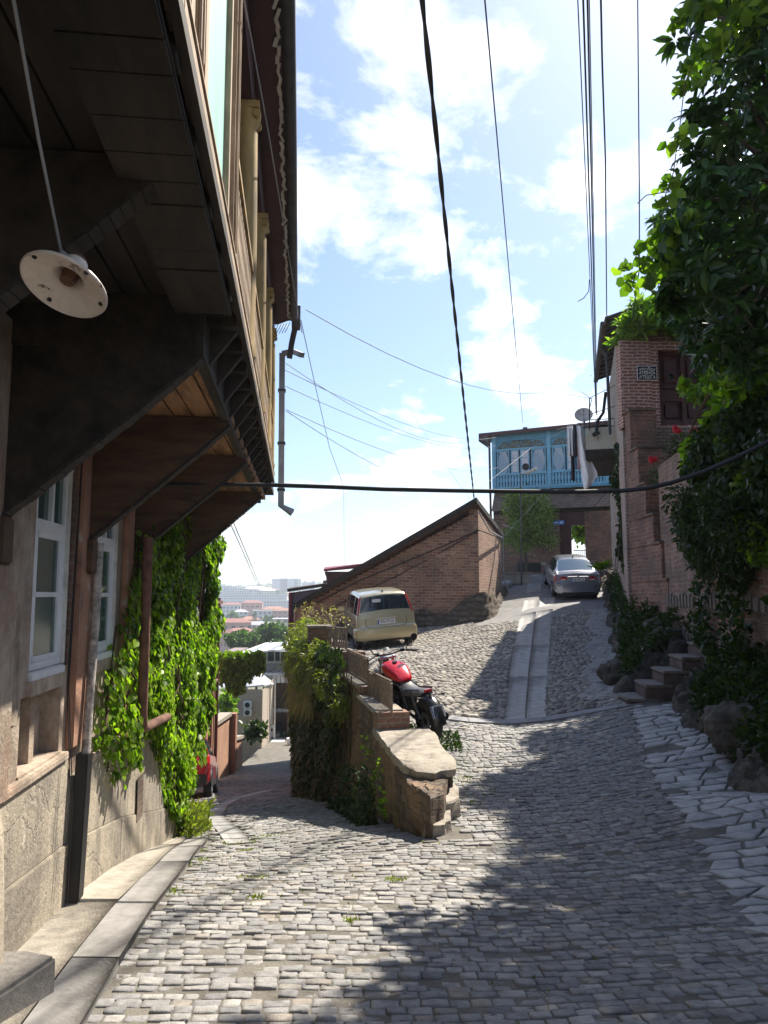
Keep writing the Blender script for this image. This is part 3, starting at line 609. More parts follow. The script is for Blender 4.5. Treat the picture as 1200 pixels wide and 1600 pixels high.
def lwindow(y0, y1, z0, z1, sill=True):
    fr = MB(); x0, x1 = -0.075, -0.005; t = 0.04
    for a, b in ((y0, y0 + t), (y1 - t, y1)): fr.span(x0, x1, a, b, z0, z1)
    for c, d in ((z0, z0 + t), (z1 - t, z1), (z1 - 0.44, z1 - 0.37)): fr.span(x0, x1 + 0.004, y0 + t, y1 - t, c, d)
    ym = (y0 + y1) / 2
    fr.span(x0, x1 + 0.006, ym - 0.02, ym + 0.02, z1 - 0.37, z1 - t)
    for yy0, yy1 in ((y0 + t, y1 - t),):
        for a, b, c, d in ((yy0, yy0 + 0.05, z0 + t, z1 - 0.44), (yy1 - 0.05, yy1, z0 + t, z1 - 0.44), (yy0, yy1, z0 + t, z0 + t + 0.035), (yy0, yy1, z0 + 0.42, z0 + 0.45), (yy0, yy1, z1 - 0.475, z1 - 0.44)):
            fr.span(x0 + 0.02, x1 - 0.008 + (0.002 if a != yy0 else 0), a, b, c, d)
    f = fr.build('window', M['white_paint'], house)
    MB().span(x0 + 0.045, x0 + 0.052, y0 + 0.02, y1 - 0.02, z0 + 0.02, z1 - 0.02).build('pane', M['pane_green'], f)
    if sill: MB().prism([(-0.12, y0 - .0, z0 + 0.02), (0.025, y0 - 0.01, z0 - 0.012), (0.025, y1 + 0.01, z0 - 0.012), (-0.12, y1, z0 + 0.02)], (0, 0, -0.05)).build('sill', M['white_paint'], f, bevel=0.004)
    MB().span(-0.13, 0.028, y0 - .02, y1 + .02, z0 - 0.14, z0 - 0.055).build('apron', PL, f)
    # casing round the opening
    c = MB(); c.span(-0.045, 0.012, y1 - 0.004, y1 + 0.035, z0, z1 + .03); c.span(-0.045, 0.018, y0 - .02, y1 + .03, z1 - 0.01, z1 + 0.05); c.build('casing', M['old_white'], f)
for yy in ((4.38, 4.95), (5.62, 6.22), (7.3, 7.8)): lwindow(*yy, 1.17, 2.42)
# room behind the glass is dark
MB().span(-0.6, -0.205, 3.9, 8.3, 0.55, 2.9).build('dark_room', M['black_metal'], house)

def bracket(y, tip=1.0, z0=1.97, z1=2.83, w=0.10, top=2.872):
    BM = M['wood_blackish'] if y < 4.5 else M['wood_brown']
    n = 14; arc = []
    for i in range(n + 1):
        t = i / n; arc.append((0.02 + (tip - 0.02) * t, z0 + (z1 - z0) * (0.72 * t + 0.28 * t ** 2.2) ** 1.0 - 0.05 * math.sin(t * math.pi) * 1.0 + 0.10 * math.sin(t * math.pi)))
    body = MB(); poly = [(x, y - w / 2 + 0.018, z) for x, z in arc] + [(tip, y - w / 2 + 0.018, top), (0.0, y - w / 2 + 0.018, top), (0.0, y - w / 2 + .018, z0)]
    body.prism(poly, (0, w - 0.036, 0)); b = body.build('bracket', BM, house)
    tr = MB()
    for (xa, za), (xb, zb) in zip(arc, arc[1:]):
        for k in range(2):
            a0 = k / 2; a1 = (k + 1) / 2 - 0.03
            p = Vector((xa + (xb - xa) * a0, 0, za + (zb - za) * a0)); q = Vector((xa + (xb - xa) * a1, 0, za + (zb - za) * a1)); nn = Vector((zb - za, 0, -(xb - xa))).normalized() * random.uniform(0.016, 0.022)
            e = random.uniform(-0.002, 0.003)
            tr.prism([(p.x, y - w / 2 - e, p.z), (q.x, y - w / 2 - e, q.z), (q.x + nn.x, y - w / 2 - e, q.z + nn.z), (p.x + nn.x, y - w / 2 - e, p.z + nn.z)], (0, w + 2 * e, 0))
    tr.build('edge_trim', M['wood_dark'], b)
    MB().span(0.0, 0.09, y - 0.075, y + 0.075, z0 - 0.22, z0 + 0.02).build('corbel', M['wood_brown'], b, bevel=0.012)
for y in (3.75, 5.3, 6.8, 9.25): bracket(y)
bracket(2.45, z0=2.2, z1=3.05, top=3.14)

YB0, YB1 = -3.0, 10.1
def balcony():
    s1 = MB(); s2 = MB(); x = 0.0
    sb2 = MB(); y = YB0
    while y < 3.66:
        y2 = min(3.66, y + random.uniform(.14, .22)); sb2.span(0.90, 1.175, y, y2 - .008, 3.035 - random.uniform(0, .008), 3.044); y = y2
    sb2.build('edge_boards', M['wood_blackish'], house)
    while x < 1.0:
        w = random.uniform(0.13, 0.19); x2 = min(1.0, x + w - 0.012)
        s2.span(x, x2, YB0, 3.72, 3.145 + random.uniform(0, 0.012), 3.26)
        s1.span(x, x2, 3.78, YB1, 2.878 + random.uniform(0, 0.010), 2.94); x += w
    s1.build('soffit_boards', M['wood_plank'], house); s2.build('dark_soffit_boards', M['wood_blackish'], house)  # near boards are near-black timber, the far ones plank brown
    j = MB(); y = YB0 + 0.2
    while y < YB1: j.span(0.93, 1.19, y - 0.04, y + 0.04, 3.06, 3.13); y += 0.42
    j.span(0.98, 1.04, 3.7, YB1, 2.84, 3.05); j.span(0, 1.0, 3.70, 3.76, 2.86, 3.16); j.span(0.92, 1.18, YB0, 3.68, 3.045, 3.058); j.span(0.15, 0.24, YB0, 3.68, 3.07, 3.143); yy = 3.95
    while yy < YB1: j.prism([(1.04, yy, 2.86), (1.19, yy, 3.06), (1.04, yy, 3.06)], (0, 0.05, 0)); yy += 0.42
    j.build('joists', M['wood_blackish'], house)
    b = MB(); b.span(-0.02, 1.16, YB0, YB1, 3.27, 3.33); b.span(0.9, 1.19, 3.75, YB1, 3.14, 3.2); b.build('balcony_floor', M['wood_blackish'], house)
    f = MB(); y = YB0
    while y < YB1:
        y2 = min(YB1, y + random.uniform(1.2, 2.2)); f.span(1.19, 1.22, y, y2 - 0.006, 3.09 + random.uniform(-.008, .01), 3.15); y = y2
    f.build('fascia_board', M['wood_blackish'], house)
    t = MB(); y = YB0
    while y < YB1:
        y2 = min(YB1, y + random.uniform(1.3, 2.0)); t.span(1.165, 1.215, y, y2 - 0.005, 3.152, 3.222); y = y2
    t.span(1.16, 1.222, YB0, YB1, 3.224, 3.245)
    t.build('base_rail', M['wood_pale'], house, bevel=0.004)
    def fret(y0, y1, z0, z1, name='balustrade'):
        mb = MB(); n = max(2, int((y1 - y0) / 0.085)); d = (y1 - y0) / n
        for i in range(n):
            y = y0 + (i + .5) * d; H = z1 - z0
            pr = [(0.010, z0), (0.010, z0 + .1 * H), (0.030, z0 + .22 * H), (0.012, z0 + .36 * H), (0.034, z0 + .5 * H), (0.012, z0 + .64 * H), (0.030, z0 + .78 * H), (0.010, z0 + .9 * H), (0.036, z1)]
            mb.prism([(1.175, y + a, z) for a, z in pr] + [(1.175, y - a, z) for a, z in pr[::-1]], (0.02, 0, 0))
        return mb.build(name, M['wood_pale'], house)
    for a, b_ in ((3.5, 4.9), (5.1, 6.5), (6.7, 8.2), (8.4, 9.5)): fret(a, b_, 3.25, 3.82)
    r = MB(); r.span(1.16, 1.21, 3.46, YB1, 3.82, 3.87); r.build('hand_rail', M['wood_ochre'], house, bevel=0.006)
    for p0, p1 in ((2.26, 3.02), (1.1, 1.86)):
        MB().span(1.17, 1.19, p0, p1, 3.31, 4.95).build('mint_panel', M['mint'], house)
    fr = MB()
    for (a, b_) in ((2.18, 2.26), (3.02, 3.07), (1.86, 1.93), (1.02, 1.10)): fr.span(1.165, 1.215, a, b_, 3.25, 5.1)
    for (a, b_) in ((1.93, 2.18), (3.07, 3.30)):
        fr.span(1.17, 1.185, a, a + 0.04, 3.25, 5.1); fr.span(1.17, 1.185, b_ - 0.04, b_, 3.25, 5.1); fr.span(1.17, 1.186, a, b_, 3.25, 3.36)
        z = 3.38
        while z < 5.0:
            for e, sg in ((a + 0.04, 1), (b_ - 0.04, -1)):
                fr.prism([(1.172, e, z), (1.172, e + sg * 0.055, z + 0.02), (1.172, e + sg * 0.05, z + 0.08), (1.172, e + sg * .012, z + 0.14)], (0.014, 0, 0))
            z += 0.17
    for y0_, y1_ in ((2.26, 3.02), (1.1, 1.86)): fr.span(1.166, 1.205, y0_, y1_, 3.25, 3.31)
    fr.build('carved_frame', M['wood_pale'], house)
    d = MB(); d.span(1.1, 1.16, 0.9, 3.35, 3.25, 5.1); d.build('bay_backing', M['maroon'], house)
    for y in (3.38, 2.05, 0.95):
        p = MB(); p.span(1.15, 1.212, y - 0.055 if y < 3 else y - .07, y + 0.055, 3.245, 5.1); p.span(1.212, 1.224, y - 0.045, y - 0.02, 3.26, 5.1); p.span(1.212, 1.224, y + 0.02, y + 0.045, 3.26, 5.1); p.build('post', M['wood_pale'], house, bevel=0.005)
    for y in (5.0, 6.6, 8.3, 9.62):
        c = MB(); pr = [(0.10, 3.245), (0.105, 3.29), (0.092, 3.33), (0.095, 4.1), (0.085, 4.86), (0.085, 4.87), (0.085, 4.90), (0.07, 4.91), (0.075, 4.94), (0.10, 4.99), (0.11, 5.04)]
        c.lathe(pr, (1.15, y, 0), 18); c.span(1.03, 1.25, y - 0.11, y + 0.11, 5.04, 5.09)
        for sg in (-1, 1): c.tube([(1.14 + 0.09, y + sg * 0.075 - .02, 5.01), (1.14 + 0.09, y + sg * 0.075 + .02, 5.01)], 0.03, 8)
        c.build('column', M['wood_ochre'], house, smooth=True)
    bm_ = MB(); bm_.span(1.04, 1.23, YB0, YB1 + .05, 5.09, 5.42); bm_.build('eave_beam', M['maroon'], house)
    # upper rooms, ceiling, roof overhang and gutter
    u = MB(); u.quad((0.02, YB0 - 2, 3.2), (0.02, 10.3, 3.2), (0.02, 10.3, 5.5), (0.02, YB0 - 2, 5.5)); u.span(0.02, 0.05, 5.6, 6.4, 3.2, 5.1); u.build('upper_wall', plain('lilac_wall', (0.20, 0.16, 0.19), 0.8, var=0.25), house)
    u = MB(); u.prism([(0, YB0, 5.43), (1.50, YB0, 5.40), (1.50, 10.02, 5.40), (1.30, 10.24, 5.40), (0.6, 10.34, 5.43), (0, 10.34, 5.43)], (0, 0, 0.05))
    u.span(1.30, 1.44, YB0, 9.98, 5.385, 5.40); u.build('roof_soffit', M['maroon'], house)
    rf = MB(); rf.prism([(-7.2, YB0 - 2, 5.5), (1.36, YB0 - 2, 5.5), (1.36, YB0 - 2, 5.58), (-3.5, YB0 - 2, 7.6), (-7.2, YB0 - 2, 5.58)], (0, 15.35, 0)); rf.build('roof', M['rust'], house)
    gt = MB(); gt.tube([(1.53, YB0, 5.43), (1.53, 3.0, 5.43), (1.535, 6.0, 5.42), (1.53, 10.0, 5.41)], 0.055, 10); gt.build('gutter', M['grey_dark'], house, smooth=True)
    # ragged strip of peeled metal under the gutter
    rg = MB(); y = 0.0
    while y < 9.9:
        dz = random.uniform(0.004, 0.02); rg.box((1.46 + random.uniform(-.012, .012), y, 5.375), (0.015 + random.random() * .015, 0.09, 0.012), random.uniform(-.3, .3)); y += 0.085
    rg.build('torn_flashing', M['old_white'], house)
    lat = MB()
    for i in range(7): lat.box((1.20 + i * 0.04, 10.2 - i * 0.02, 5.30), (0.008, 0.008, 0.16), 0, rot=Matrix.Rotation(R(25), 3, 'Y'))
    lat.build('eave_fringe', M['grey_dark'], house)
    # rain hopper and downpipe
    hp = MB(); hp.span(1.50, 1.62, 10.05, 10.25, 5.33, 5.62); hp.tube([(1.55, 10.18, 5.36), (1.50, 10.3, 5.16), (1.47, 10.35, 4.95)], 0.055, 4); hp.build('rain_hopper', M['grey_dark'], house)
    top = LF.inverted() @ P(458, 549, 10.6); kn = LF.inverted() @ P(441, 553, 10.6); bo = LF.inverted() @ P(439, 790, 10.4); ki = LF.inverted() @ P(457, 801, 10.4)
    dp = MB(); dp.tube([(1.47, 10.35, 5.0), top], 0.05, 4); dp.tube([top, kn], 0.05, 4)
    dp.tube([kn, bo, ki], 0.058, 4); dp.build('downpipe', M['galv'], house)
    for t in (0.25, 0.6, 0.9): MB().box(kn.lerp(bo, t), (0.11, 0.11, 0.03)).build('pipe_clamp', M['grey_dark'], house)
kids0 = set(house.children); balcony(); MB().span(-0.3, 1.04, 10.12, 11.7, 3.16, 3.24).build('ivy_shade_board', M['wood_blackish'], house)  # hidden board added behind the balcony end to shade the upper ivy
for o in set(house.children) - kids0:
    nm = o.name.split('.')[0]
    if nm in ('ivy_shade_board', 'downpipe', 'pipe_clamp', 'upper_wall', 'roof', 'soffit_boards', 'dark_soffit_boards'): continue
    if nm in ('roof_soffit', 'gutter', 'torn_flashing', 'rain_hopper', 'eave_fringe'): o.location = (-0.10, 0, 0); o.rotation_euler = (0, 0, 0.008)
    else: o.location = (0.025 - {'column': 0.02, 'eave_beam': 0.05}.get(nm, 0.0), 0, 0); o.rotation_euler = (0, 0, 0.0125)
# pipes on the wall
def pipes():
    d = MB(); d.prism([(0.05, 5.19, 0.55), (0.05, 5.31, 0.55), (0.05, 5.22, -0.36), (0.05, 5.10, -0.36)], (0.08, 0, 0)); d.build('cable_duct', M['black_metal'], house, bevel=0.006)
    c = MB(); c.tube([(0.10, 5.24, 0.5), (0.09, 5.31, 0.9), (0.095, 5.36, 1.4), (0.09, 5.40, 1.97)], 0.03, 10); c.build('conduit', plain('flaky_white_pipe', (0.42, 0.38, 0.34), 0.8, var=0.6, scale=18, bumpd=0.008), house, smooth=True)
    c = MB(); c.tube([(0.20, 6.52, 2.1), (0.20, 6.52, 0.62), (0.20, 6.56, 0.5), (0.20, 6.68, 0.47), (0.20, 7.7, 0.40)], 0.042, 10); c.build('drainpipe', M['rust'], house, smooth=True)
    c = MB()
    for i in range(2): c.tube([(0.06, 5.04 - 0.02 * i, 2.9), (0.035, 5.02 - .03 * i, 1.0), (0.10, 4.99 - .04 * i, 0.3), (0.11, 4.93 - .05 * i, -0.3)], 0.0035, 5)
    c.build('wall_wires', M['cable'], house)
pipes()
def hanging_lamp():
    c = P(101, 445, 2.2)
    t = thing('hanging_lamp', 'chipped white enamel lamp shade hanging under the dark balcony', 'lamp', c)
    # seen from below: rim, bowl, socket opening
    Rm = Matrix.Rotation(R(12), 3, 'Y') @ Matrix.Rotation(R(-23), 3, 'X')
    m, nt, b = mat_new('chipped_enamel'); v = coords(nt); n = noise(nt, v, 7, 6, 0.7); n2 = noise(nt, v, 26, 4, 0.7)
    col = mixc(nt, ramp(nt, n, [(0.60, 0.0), (0.63, 1.0)]), mixc(nt, ramp(nt, n2, [(0.4, 0.0), (0.8, 0.5)]), (0.70, 0.62, 0.57), (0.42, 0.33, 0.27)), (0.08, 0.04, 0.03)); nt.links.new(col, b.inputs['Base Color']); b.inputs['Roughness'].default_value = 0.4
    s = MB(); s.lathe([(0.172, -0.012), (0.176, -0.004), (0.172, 0.004), (0.12, 0.022), (0.075, 0.034), (0.058, 0.05), (0.05, 0.10), (0.044, 0.13), (0.042, 0.13), (0.046, 0.098), (0.053, 0.047), (0.072, 0.028), (0.12, 0.014), (0.168, -0.004), (0.172, -0.012)], (0, 0, 0), 40, rot=Rm)
    sh = s.build('shade', m, t, smooth=True)
    k = MB(); k.lathe([(0.0, 0.02), (0.03, 0.02), (0.034, 0.06), (0.034, 0.15), (0.0, 0.16)], (0, 0, 0), 16, rot=Rm); k.build('socket', M['rust'], t, smooth=True)
    for a in (0.5, 2.3, 4.1, 5.6): MB().tube([Rm @ Vector((0.15 * math.cos(a), 0.15 * math.sin(a), -0.002)), Rm @ Vector((0.15 * math.cos(a), 0.15 * math.sin(a), 0.013))], 0.010, 8).build('rust_spot', M['black_metal'], t)
    w = MB(); a = (P(95, 392, 2.23) - c); e = P(14, -40, 1.5) - c; w.tube([a + (P(140, 420, 2.25) - P(95, 392, 2.23)) * .5, a, a.lerp(e, .5) - Vector((0, 0, 0.015)), e], 0.0045, 6)
    w.tube([Rm @ Vector((0.0, 0, 0.12)) * 0.75, a], 0.006, 6); w.build('wire', M['cable_pale'], t)
    for ch in t.children:
        if ch.name.split('.')[0] != 'wire': ch.scale = (0.75,) * 3
hanging_lamp()
def kerb_block():
    z = -0.10
    mb = MB(); pts = [(-2.3, 2.5), (-1.74, 2.5), (-1.66, 3.4), (-1.55, 3.80), (-1.72, 3.86), (-2.3, 3.84)]
    n = len(pts); lo = [(x, y, -0.5) for x, y in pts]; up = [(x, y, z + 0.02 * random.random()) for x, y in pts]
    mb.prism([(x, y, -0.5) for x, y in pts], (0, 0, 0.40)); o = mb.build('stone_block', stone_mat('block_granite', [(0, (0.20, 0.19, 0.18)), (1, (0.26, 0.24, 0.22))], nscale=30, bumpd=0.01), bevel=0.018)
    tag(o, 'rough grey stone block on the ground in the bottom left corner', 'stone block')
kerb_block()
def hung(name, label, cat, px, py, Y, w, h, mat, group=None, folds=3, flare=0.0, d=0.05):
    """a cloth hanging from its top edge, folded"""
    c = P(px, py, Y); nx, nz = 14, 10; V = []
    for k in range(nz + 1):
        for i in range(nx + 1):
            u = i / nx - 0.5; v = k / nz; V.append((u * w * (1 + flare * v), d * math.sin(u * folds * 6.28) * (0.3 + v) + 0.03 * v, -v * h + 0.02 * math.sin(u * 9) * (v > .9)))
    F = [(k * (nx + 1) + i, k * (nx + 1) + i + 1, (k + 1) * (nx + 1) + i + 1, (k + 1) * (nx + 1) + i) for k in range(nz) for i in range(nx)]
    o = npmesh(name, V, F, mat, smooth=True); o.location = c; md = o.modifiers.new('t', 'SOLIDIFY'); md.thickness = 0.008
    return tag(o, label, cat, group)
pink = plain('peach_cloth', (0.62, 0.28, 0.20), 0.8, var=0.15)
o = hung('hanging_cloth', 'peach coloured cloth hanging over the balcony rail between two columns', 'cloth', 382, 352, 6.3, 0.14, 0.24, pink); o.rotation_euler = (0, 0, R(70))
o = hung('bed_cover', 'dusty mauve blanket hung over the balcony balustrade', 'blanket', 368, 345, 5.75, 0.5, 0.5, plain('mauve_cloth', (0.22, 0.15, 0.19), 0.9, var=0.2)); o.rotation_euler = (0, 0, R(96))

# ------------------------------------------------------------------ ivy-grown brick house further down
LF2 = LF @ Matrix.Translation((-0.78, 0, 0)); LF3 = LF @ Matrix.Translation((-0.36, 0, 0))
bh = thing('brick_house', 'dark red brick house smothered in ivy next to the balcony house', 'house', LF2.translation, LROT)
DR = brick('dark_red_brick', (0.18, 0.07, 0.05), (0.27, 0.12, 0.085), (0.20, 0.16, 0.13), 0.25, 0.075, 0.01, 0.02)
def brickh():
    bay = MB(); bay.span(0.031, 0.40, 10.9, 14.95, -0.9, -0.8); bay.span(0.031, 0.36, 14.9, 14.95, -.8, 3.2); bay.span(0.34, 0.36, 12.4, 14.9, -.8, .2); bay.build('timber_bay', M['maroon'], bh)
    for y in (10.95, 12.0, 13.0, 14.0, 14.88): MB().span(0.32, 0.38, y, y + .07, -.8, 3.2).build('bay_post', M['wood_brown'], bh)
    mb = MB(); wall_holes(mb, (0.03, 0, 0), (0, 1, 0), (1, 0, 0), 10.36, 15.0, -4, 3.2, [(11.3, 12.3, 0.6, 2.2), (13.0, 14.0, 0.6, 2.2)], 0.3)
    mb.quad((0.03, 15.0, -4), (-6, 15.0, -4), (-6, 15.0, 3.2), (0.03, 15.0, 3.2)); mb.quad((0.03, 10.36, 2.5), (-6, 10.36, 2.5), (-6, 10.36, 3.2), (.03, 10.36, 3.2)); mb.build('wall', DR, bh)
    MB().span(-6.1, 0.2, 10.36, 15.1, 3.2, 3.35).build('roof', M['rust'], bh)
    for y in (11.3, 13.0):
        f = MB()
        for k in range(5): f.span(-0.1, -0.06, y + k * 0.24, y + k * 0.24 + 0.045, 0.6, 2.2)
        for z in (0.6, 1.4, 2.15): f.span(-0.1, -0.055, y, y + 1.0, z, z + 0.05)
        w = f.build('window', M['wood_brown'], bh); MB().span(-0.2, -0.18, y, y + 1, 0.6, 2.2).build('pane', M['pane_dark'], w)
    p = MB()
    for y in (10.6, 10.95, 12.6, 12.9, 14.3): p.tube([(0.12, y, 3.1), (0.12, y, 0.7)], 0.028, 8)
    for y in (10.6, 12.0, 13.4): p.tube([(0.10, y, 2.3), (0.42, y + 0.25, 1.9)], 0.02, 6)
    p.build('pipes', M['maroon'], bh)
brickh()
def dish(px, py, Y, r, ang, el, name, label, mat, parent=None, arm=0.5):
    t = thing(name, label, 'satellite dish', P(px, py, Y)); Rm = Matrix.Rotation(ang, 3, 'Z') @ Matrix.Rotation(el, 3, 'X')
    pr = [(r * k / 8, 0.16 * r * (k / 8) ** 2 * 1.6) for k in range(9)] + [(r * k / 8, 0.16 * r * (k / 8) ** 2 * 1.6 - 0.015) for k in range(8, -1, -1)]
    MB().lathe(pr, (0, 0, 0), 28, rot=Rm).build('reflector', mat, t, smooth=True)
    MB().tube([Rm @ Vector((0, -r, 0.2 * r)), Rm @ Vector((0, -r * 0.2, r * 1.1))], 0.012, 6).tube([Rm @ Vector((0, -r * .2, r * 1.05)), Rm @ Vector((0, -r * .18, r * 1.25))], 0.03, 8).build('feed_arm', M['galv'], t)
    MB().tube([(0, 0, 0), Rm @ Vector((0, 0, -0.12)), Rm @ Vector((0, 0, -0.12)) + Vector((0, 0, -arm))], 0.02, 8).build('mount', M['grey_dark'], t)
    return t
dish(300, 967, 11.9, 0.24, R(250), R(80), 'satellite_dish', 'small grey satellite dish half hidden in the ivy wall', plain('dish_grey', (0.16, 0.17, 0.18), 0.5, var=0.1), arm=0.3)

# ------------------------------------------------------------------ ivy
IVY = leaf_mat('ivy_leaf', (0.04, 0.09, 0.010), (0.30, 0.43, 0.03), 0.45)
VINE = leaf_mat('vine_leaf', (0.06, 0.12, 0.015), (0.24, 0.34, 0.03), 0.5)
DARKLEAF = leaf_mat('magnolia_leaf', (0.018, 0.045, 0.012), (0.05, 0.10, 0.02), 0.25, rough=0.28)
OLIVE = leaf_mat('dry_olive_leaf', (0.10, 0.12, 0.025), (0.26, 0.27, 0.06), 0.4)
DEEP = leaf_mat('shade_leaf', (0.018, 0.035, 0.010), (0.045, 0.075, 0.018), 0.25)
STRAW = leaf_mat('straw_blade', (0.22, 0.18, 0.09), (0.42, 0.36, 0.20), 0.3)
def inpoly(x, y, poly):
    poly = np.array(poly); c = np.zeros(len(x), bool); j = len(poly) - 1
    for i in range(len(poly)):
        xi, yi = poly[i]; xj, yj = poly[j]; c ^= ((yi > y) != (yj > y)) & (x < (xj - xi) * (y - yi) / (yj - yi + 1e-12) + xi); j = i
    return c
def wall_ivy(name, label, poly, n, size, mat, M4, normal=(1, 0, 0), u=(0, 1, 0), thick=0.16, cat='ivy', extra=None, clump=1.6, stem_to=None, hang=0.9):
    """ivy on a wall: poly is in wall coordinates (along, up)"""
    po = np.array(poly); lo = po.min(0); hi = po.max(0)
    q = rng.uniform(lo, hi, (n * 5, 2)); q = q[inpoly(q[:, 0], q[:, 1], poly)]
    f = np.sin(q[:, 0] * 3.1 * clump + 1.3 * np.sin(q[:, 1] * 2.3 * clump)) * np.sin(q[:, 1] * 2.7 * clump + 1.1 * np.sin(q[:, 0] * 3.3 * clump)); q = q[(rng.uniform(-1.3, 1, len(q)) < f + 0.25) & ((q[:, 0] > 6.75) | (q[:, 0] < 5) | (rng.uniform(0, 1, len(q)) < 0.42))][:n]; f = np.sin(q[:, 0] * 3.1 * clump + 1.3 * np.sin(q[:, 1] * 2.3 * clump)) * np.sin(q[:, 1] * 2.7 * clump)
    m = len(q); nn = np.array(normal, float); uu = np.array(u, float)
    bul = (0.5 + 0.5 * f) * thick
    dist = rng.uniform(0, 1, m) ** 0.6 * (0.03 + bul)
    C = uu * q[:, :1] + np.array([0, 0, 1.0]) * q[:, 1:2] + nn * dist[:, None]
    D = np.array([0, 0, -hang]) + uu * rng.normal(0, 0.55, (m, 1)) + nn * rng.uniform(0.1, 0.6, (m, 1)); Nn = nn + np.array([0, 0, 0.55]) + rng.normal(0, 0.35, (m, 3))
    R3 = np.array(M4.to_3x3()); T3 = np.array(M4.translation)
    C = C @ R3.T + T3; D = D @ R3.T; Nn = Nn @ R3.T
    loc = Vector(C.mean(0)); t = thing(name, label, cat, loc)
    leaves('foliage', C - np.array(loc), D, Nn, size, size * 0.85, mat, t, shape='broad')
    s = MB(); k = 0
    for i in range(44):
        x = random.uniform(lo[0], hi[0]); z0 = lo[1] + random.random() * 0.3; pts = []; z = z0
        while z < hi[1]:
            if inpoly(np.array([x]), np.array([z]), poly)[0]: pts.append(M4 @ (Vector(uu) * x + Vector((0, 0, z)) + Vector(nn) * (0.02 + 0.02 * random.random())) - loc)
            x += random.gauss(0, 0.06); z += 0.14
        if len(pts) > 2: s.tube([p_ + (M4.to_3x3() @ Vector(nn)) * random.uniform(0, .12) for p_ in pts] if i % 3 == 0 else pts, random.uniform(.006, .014), 5)
    if s.v: s.build('stem', M['stem'], t)
    return t
# coordinates along the wall (y) and height
wall_ivy('ivy', 'bright green ivy cascading over the corner of the balcony house and the brick house behind', [(5.75, 0.95), (6.2, 1.3), (6.6, 1.9), (7.0, 2.75), (10.3, 2.85), (10.45, 2.6), (10.35, 1.8), (10.35, 1.2), (10.2, -0.3), (9.7, -0.9), (9.9, -1.5), (9.9, -1.65), (9.3, -1.0), (8.9, -0.9), (8.3, -0.25), (7.6, 0.25), (7.2, 0.30), (6.9, 0.1), (6.5, 0.35), (6.2, 0.1), (5.9, 0.45), (5.6, 0.55)], 14500, 0.068, IVY, LF, thick=0.20, clump=1.3)
wall_ivy('ivy', 'tall bushy ivy column on the far corner of the brick house', [(14.2, 3.2), (15.05, 3.3), (15.1, 1.2), (15.05, 0.0), (14.0, -0.8), (11.2, -1.3), (10.6, -1.2), (10.6, 0.8), (12.0, 0.9), (13.2, 1.0), (14.1, 1.2)], 9000, 0.11, IVY, LF3, thick=0.30)
def weeds_base():
    n = 900; y = rng.uniform(9.2, 10.5, n); C = np.stack([-1.57 - 0.1025 * y + rng.uniform(0.02, 0.35, n), y, rng.uniform(0, 0.5, n) ** 1.5], 1); C[:, 2] += zlow(C[:, 0], C[:, 1])
    D = np.stack([rng.normal(0.2, 0.5, n), rng.normal(0, 0.5, n), rng.uniform(0.4, 1.2, n)], 1)
    o = leaves('weed_clump', C, D, unit(n), 0.09, 0.035, OLIVE); tag(o, 'yellowish weeds growing at the foot of the ivy wall by the cobbles', 'weeds')
weeds_base()
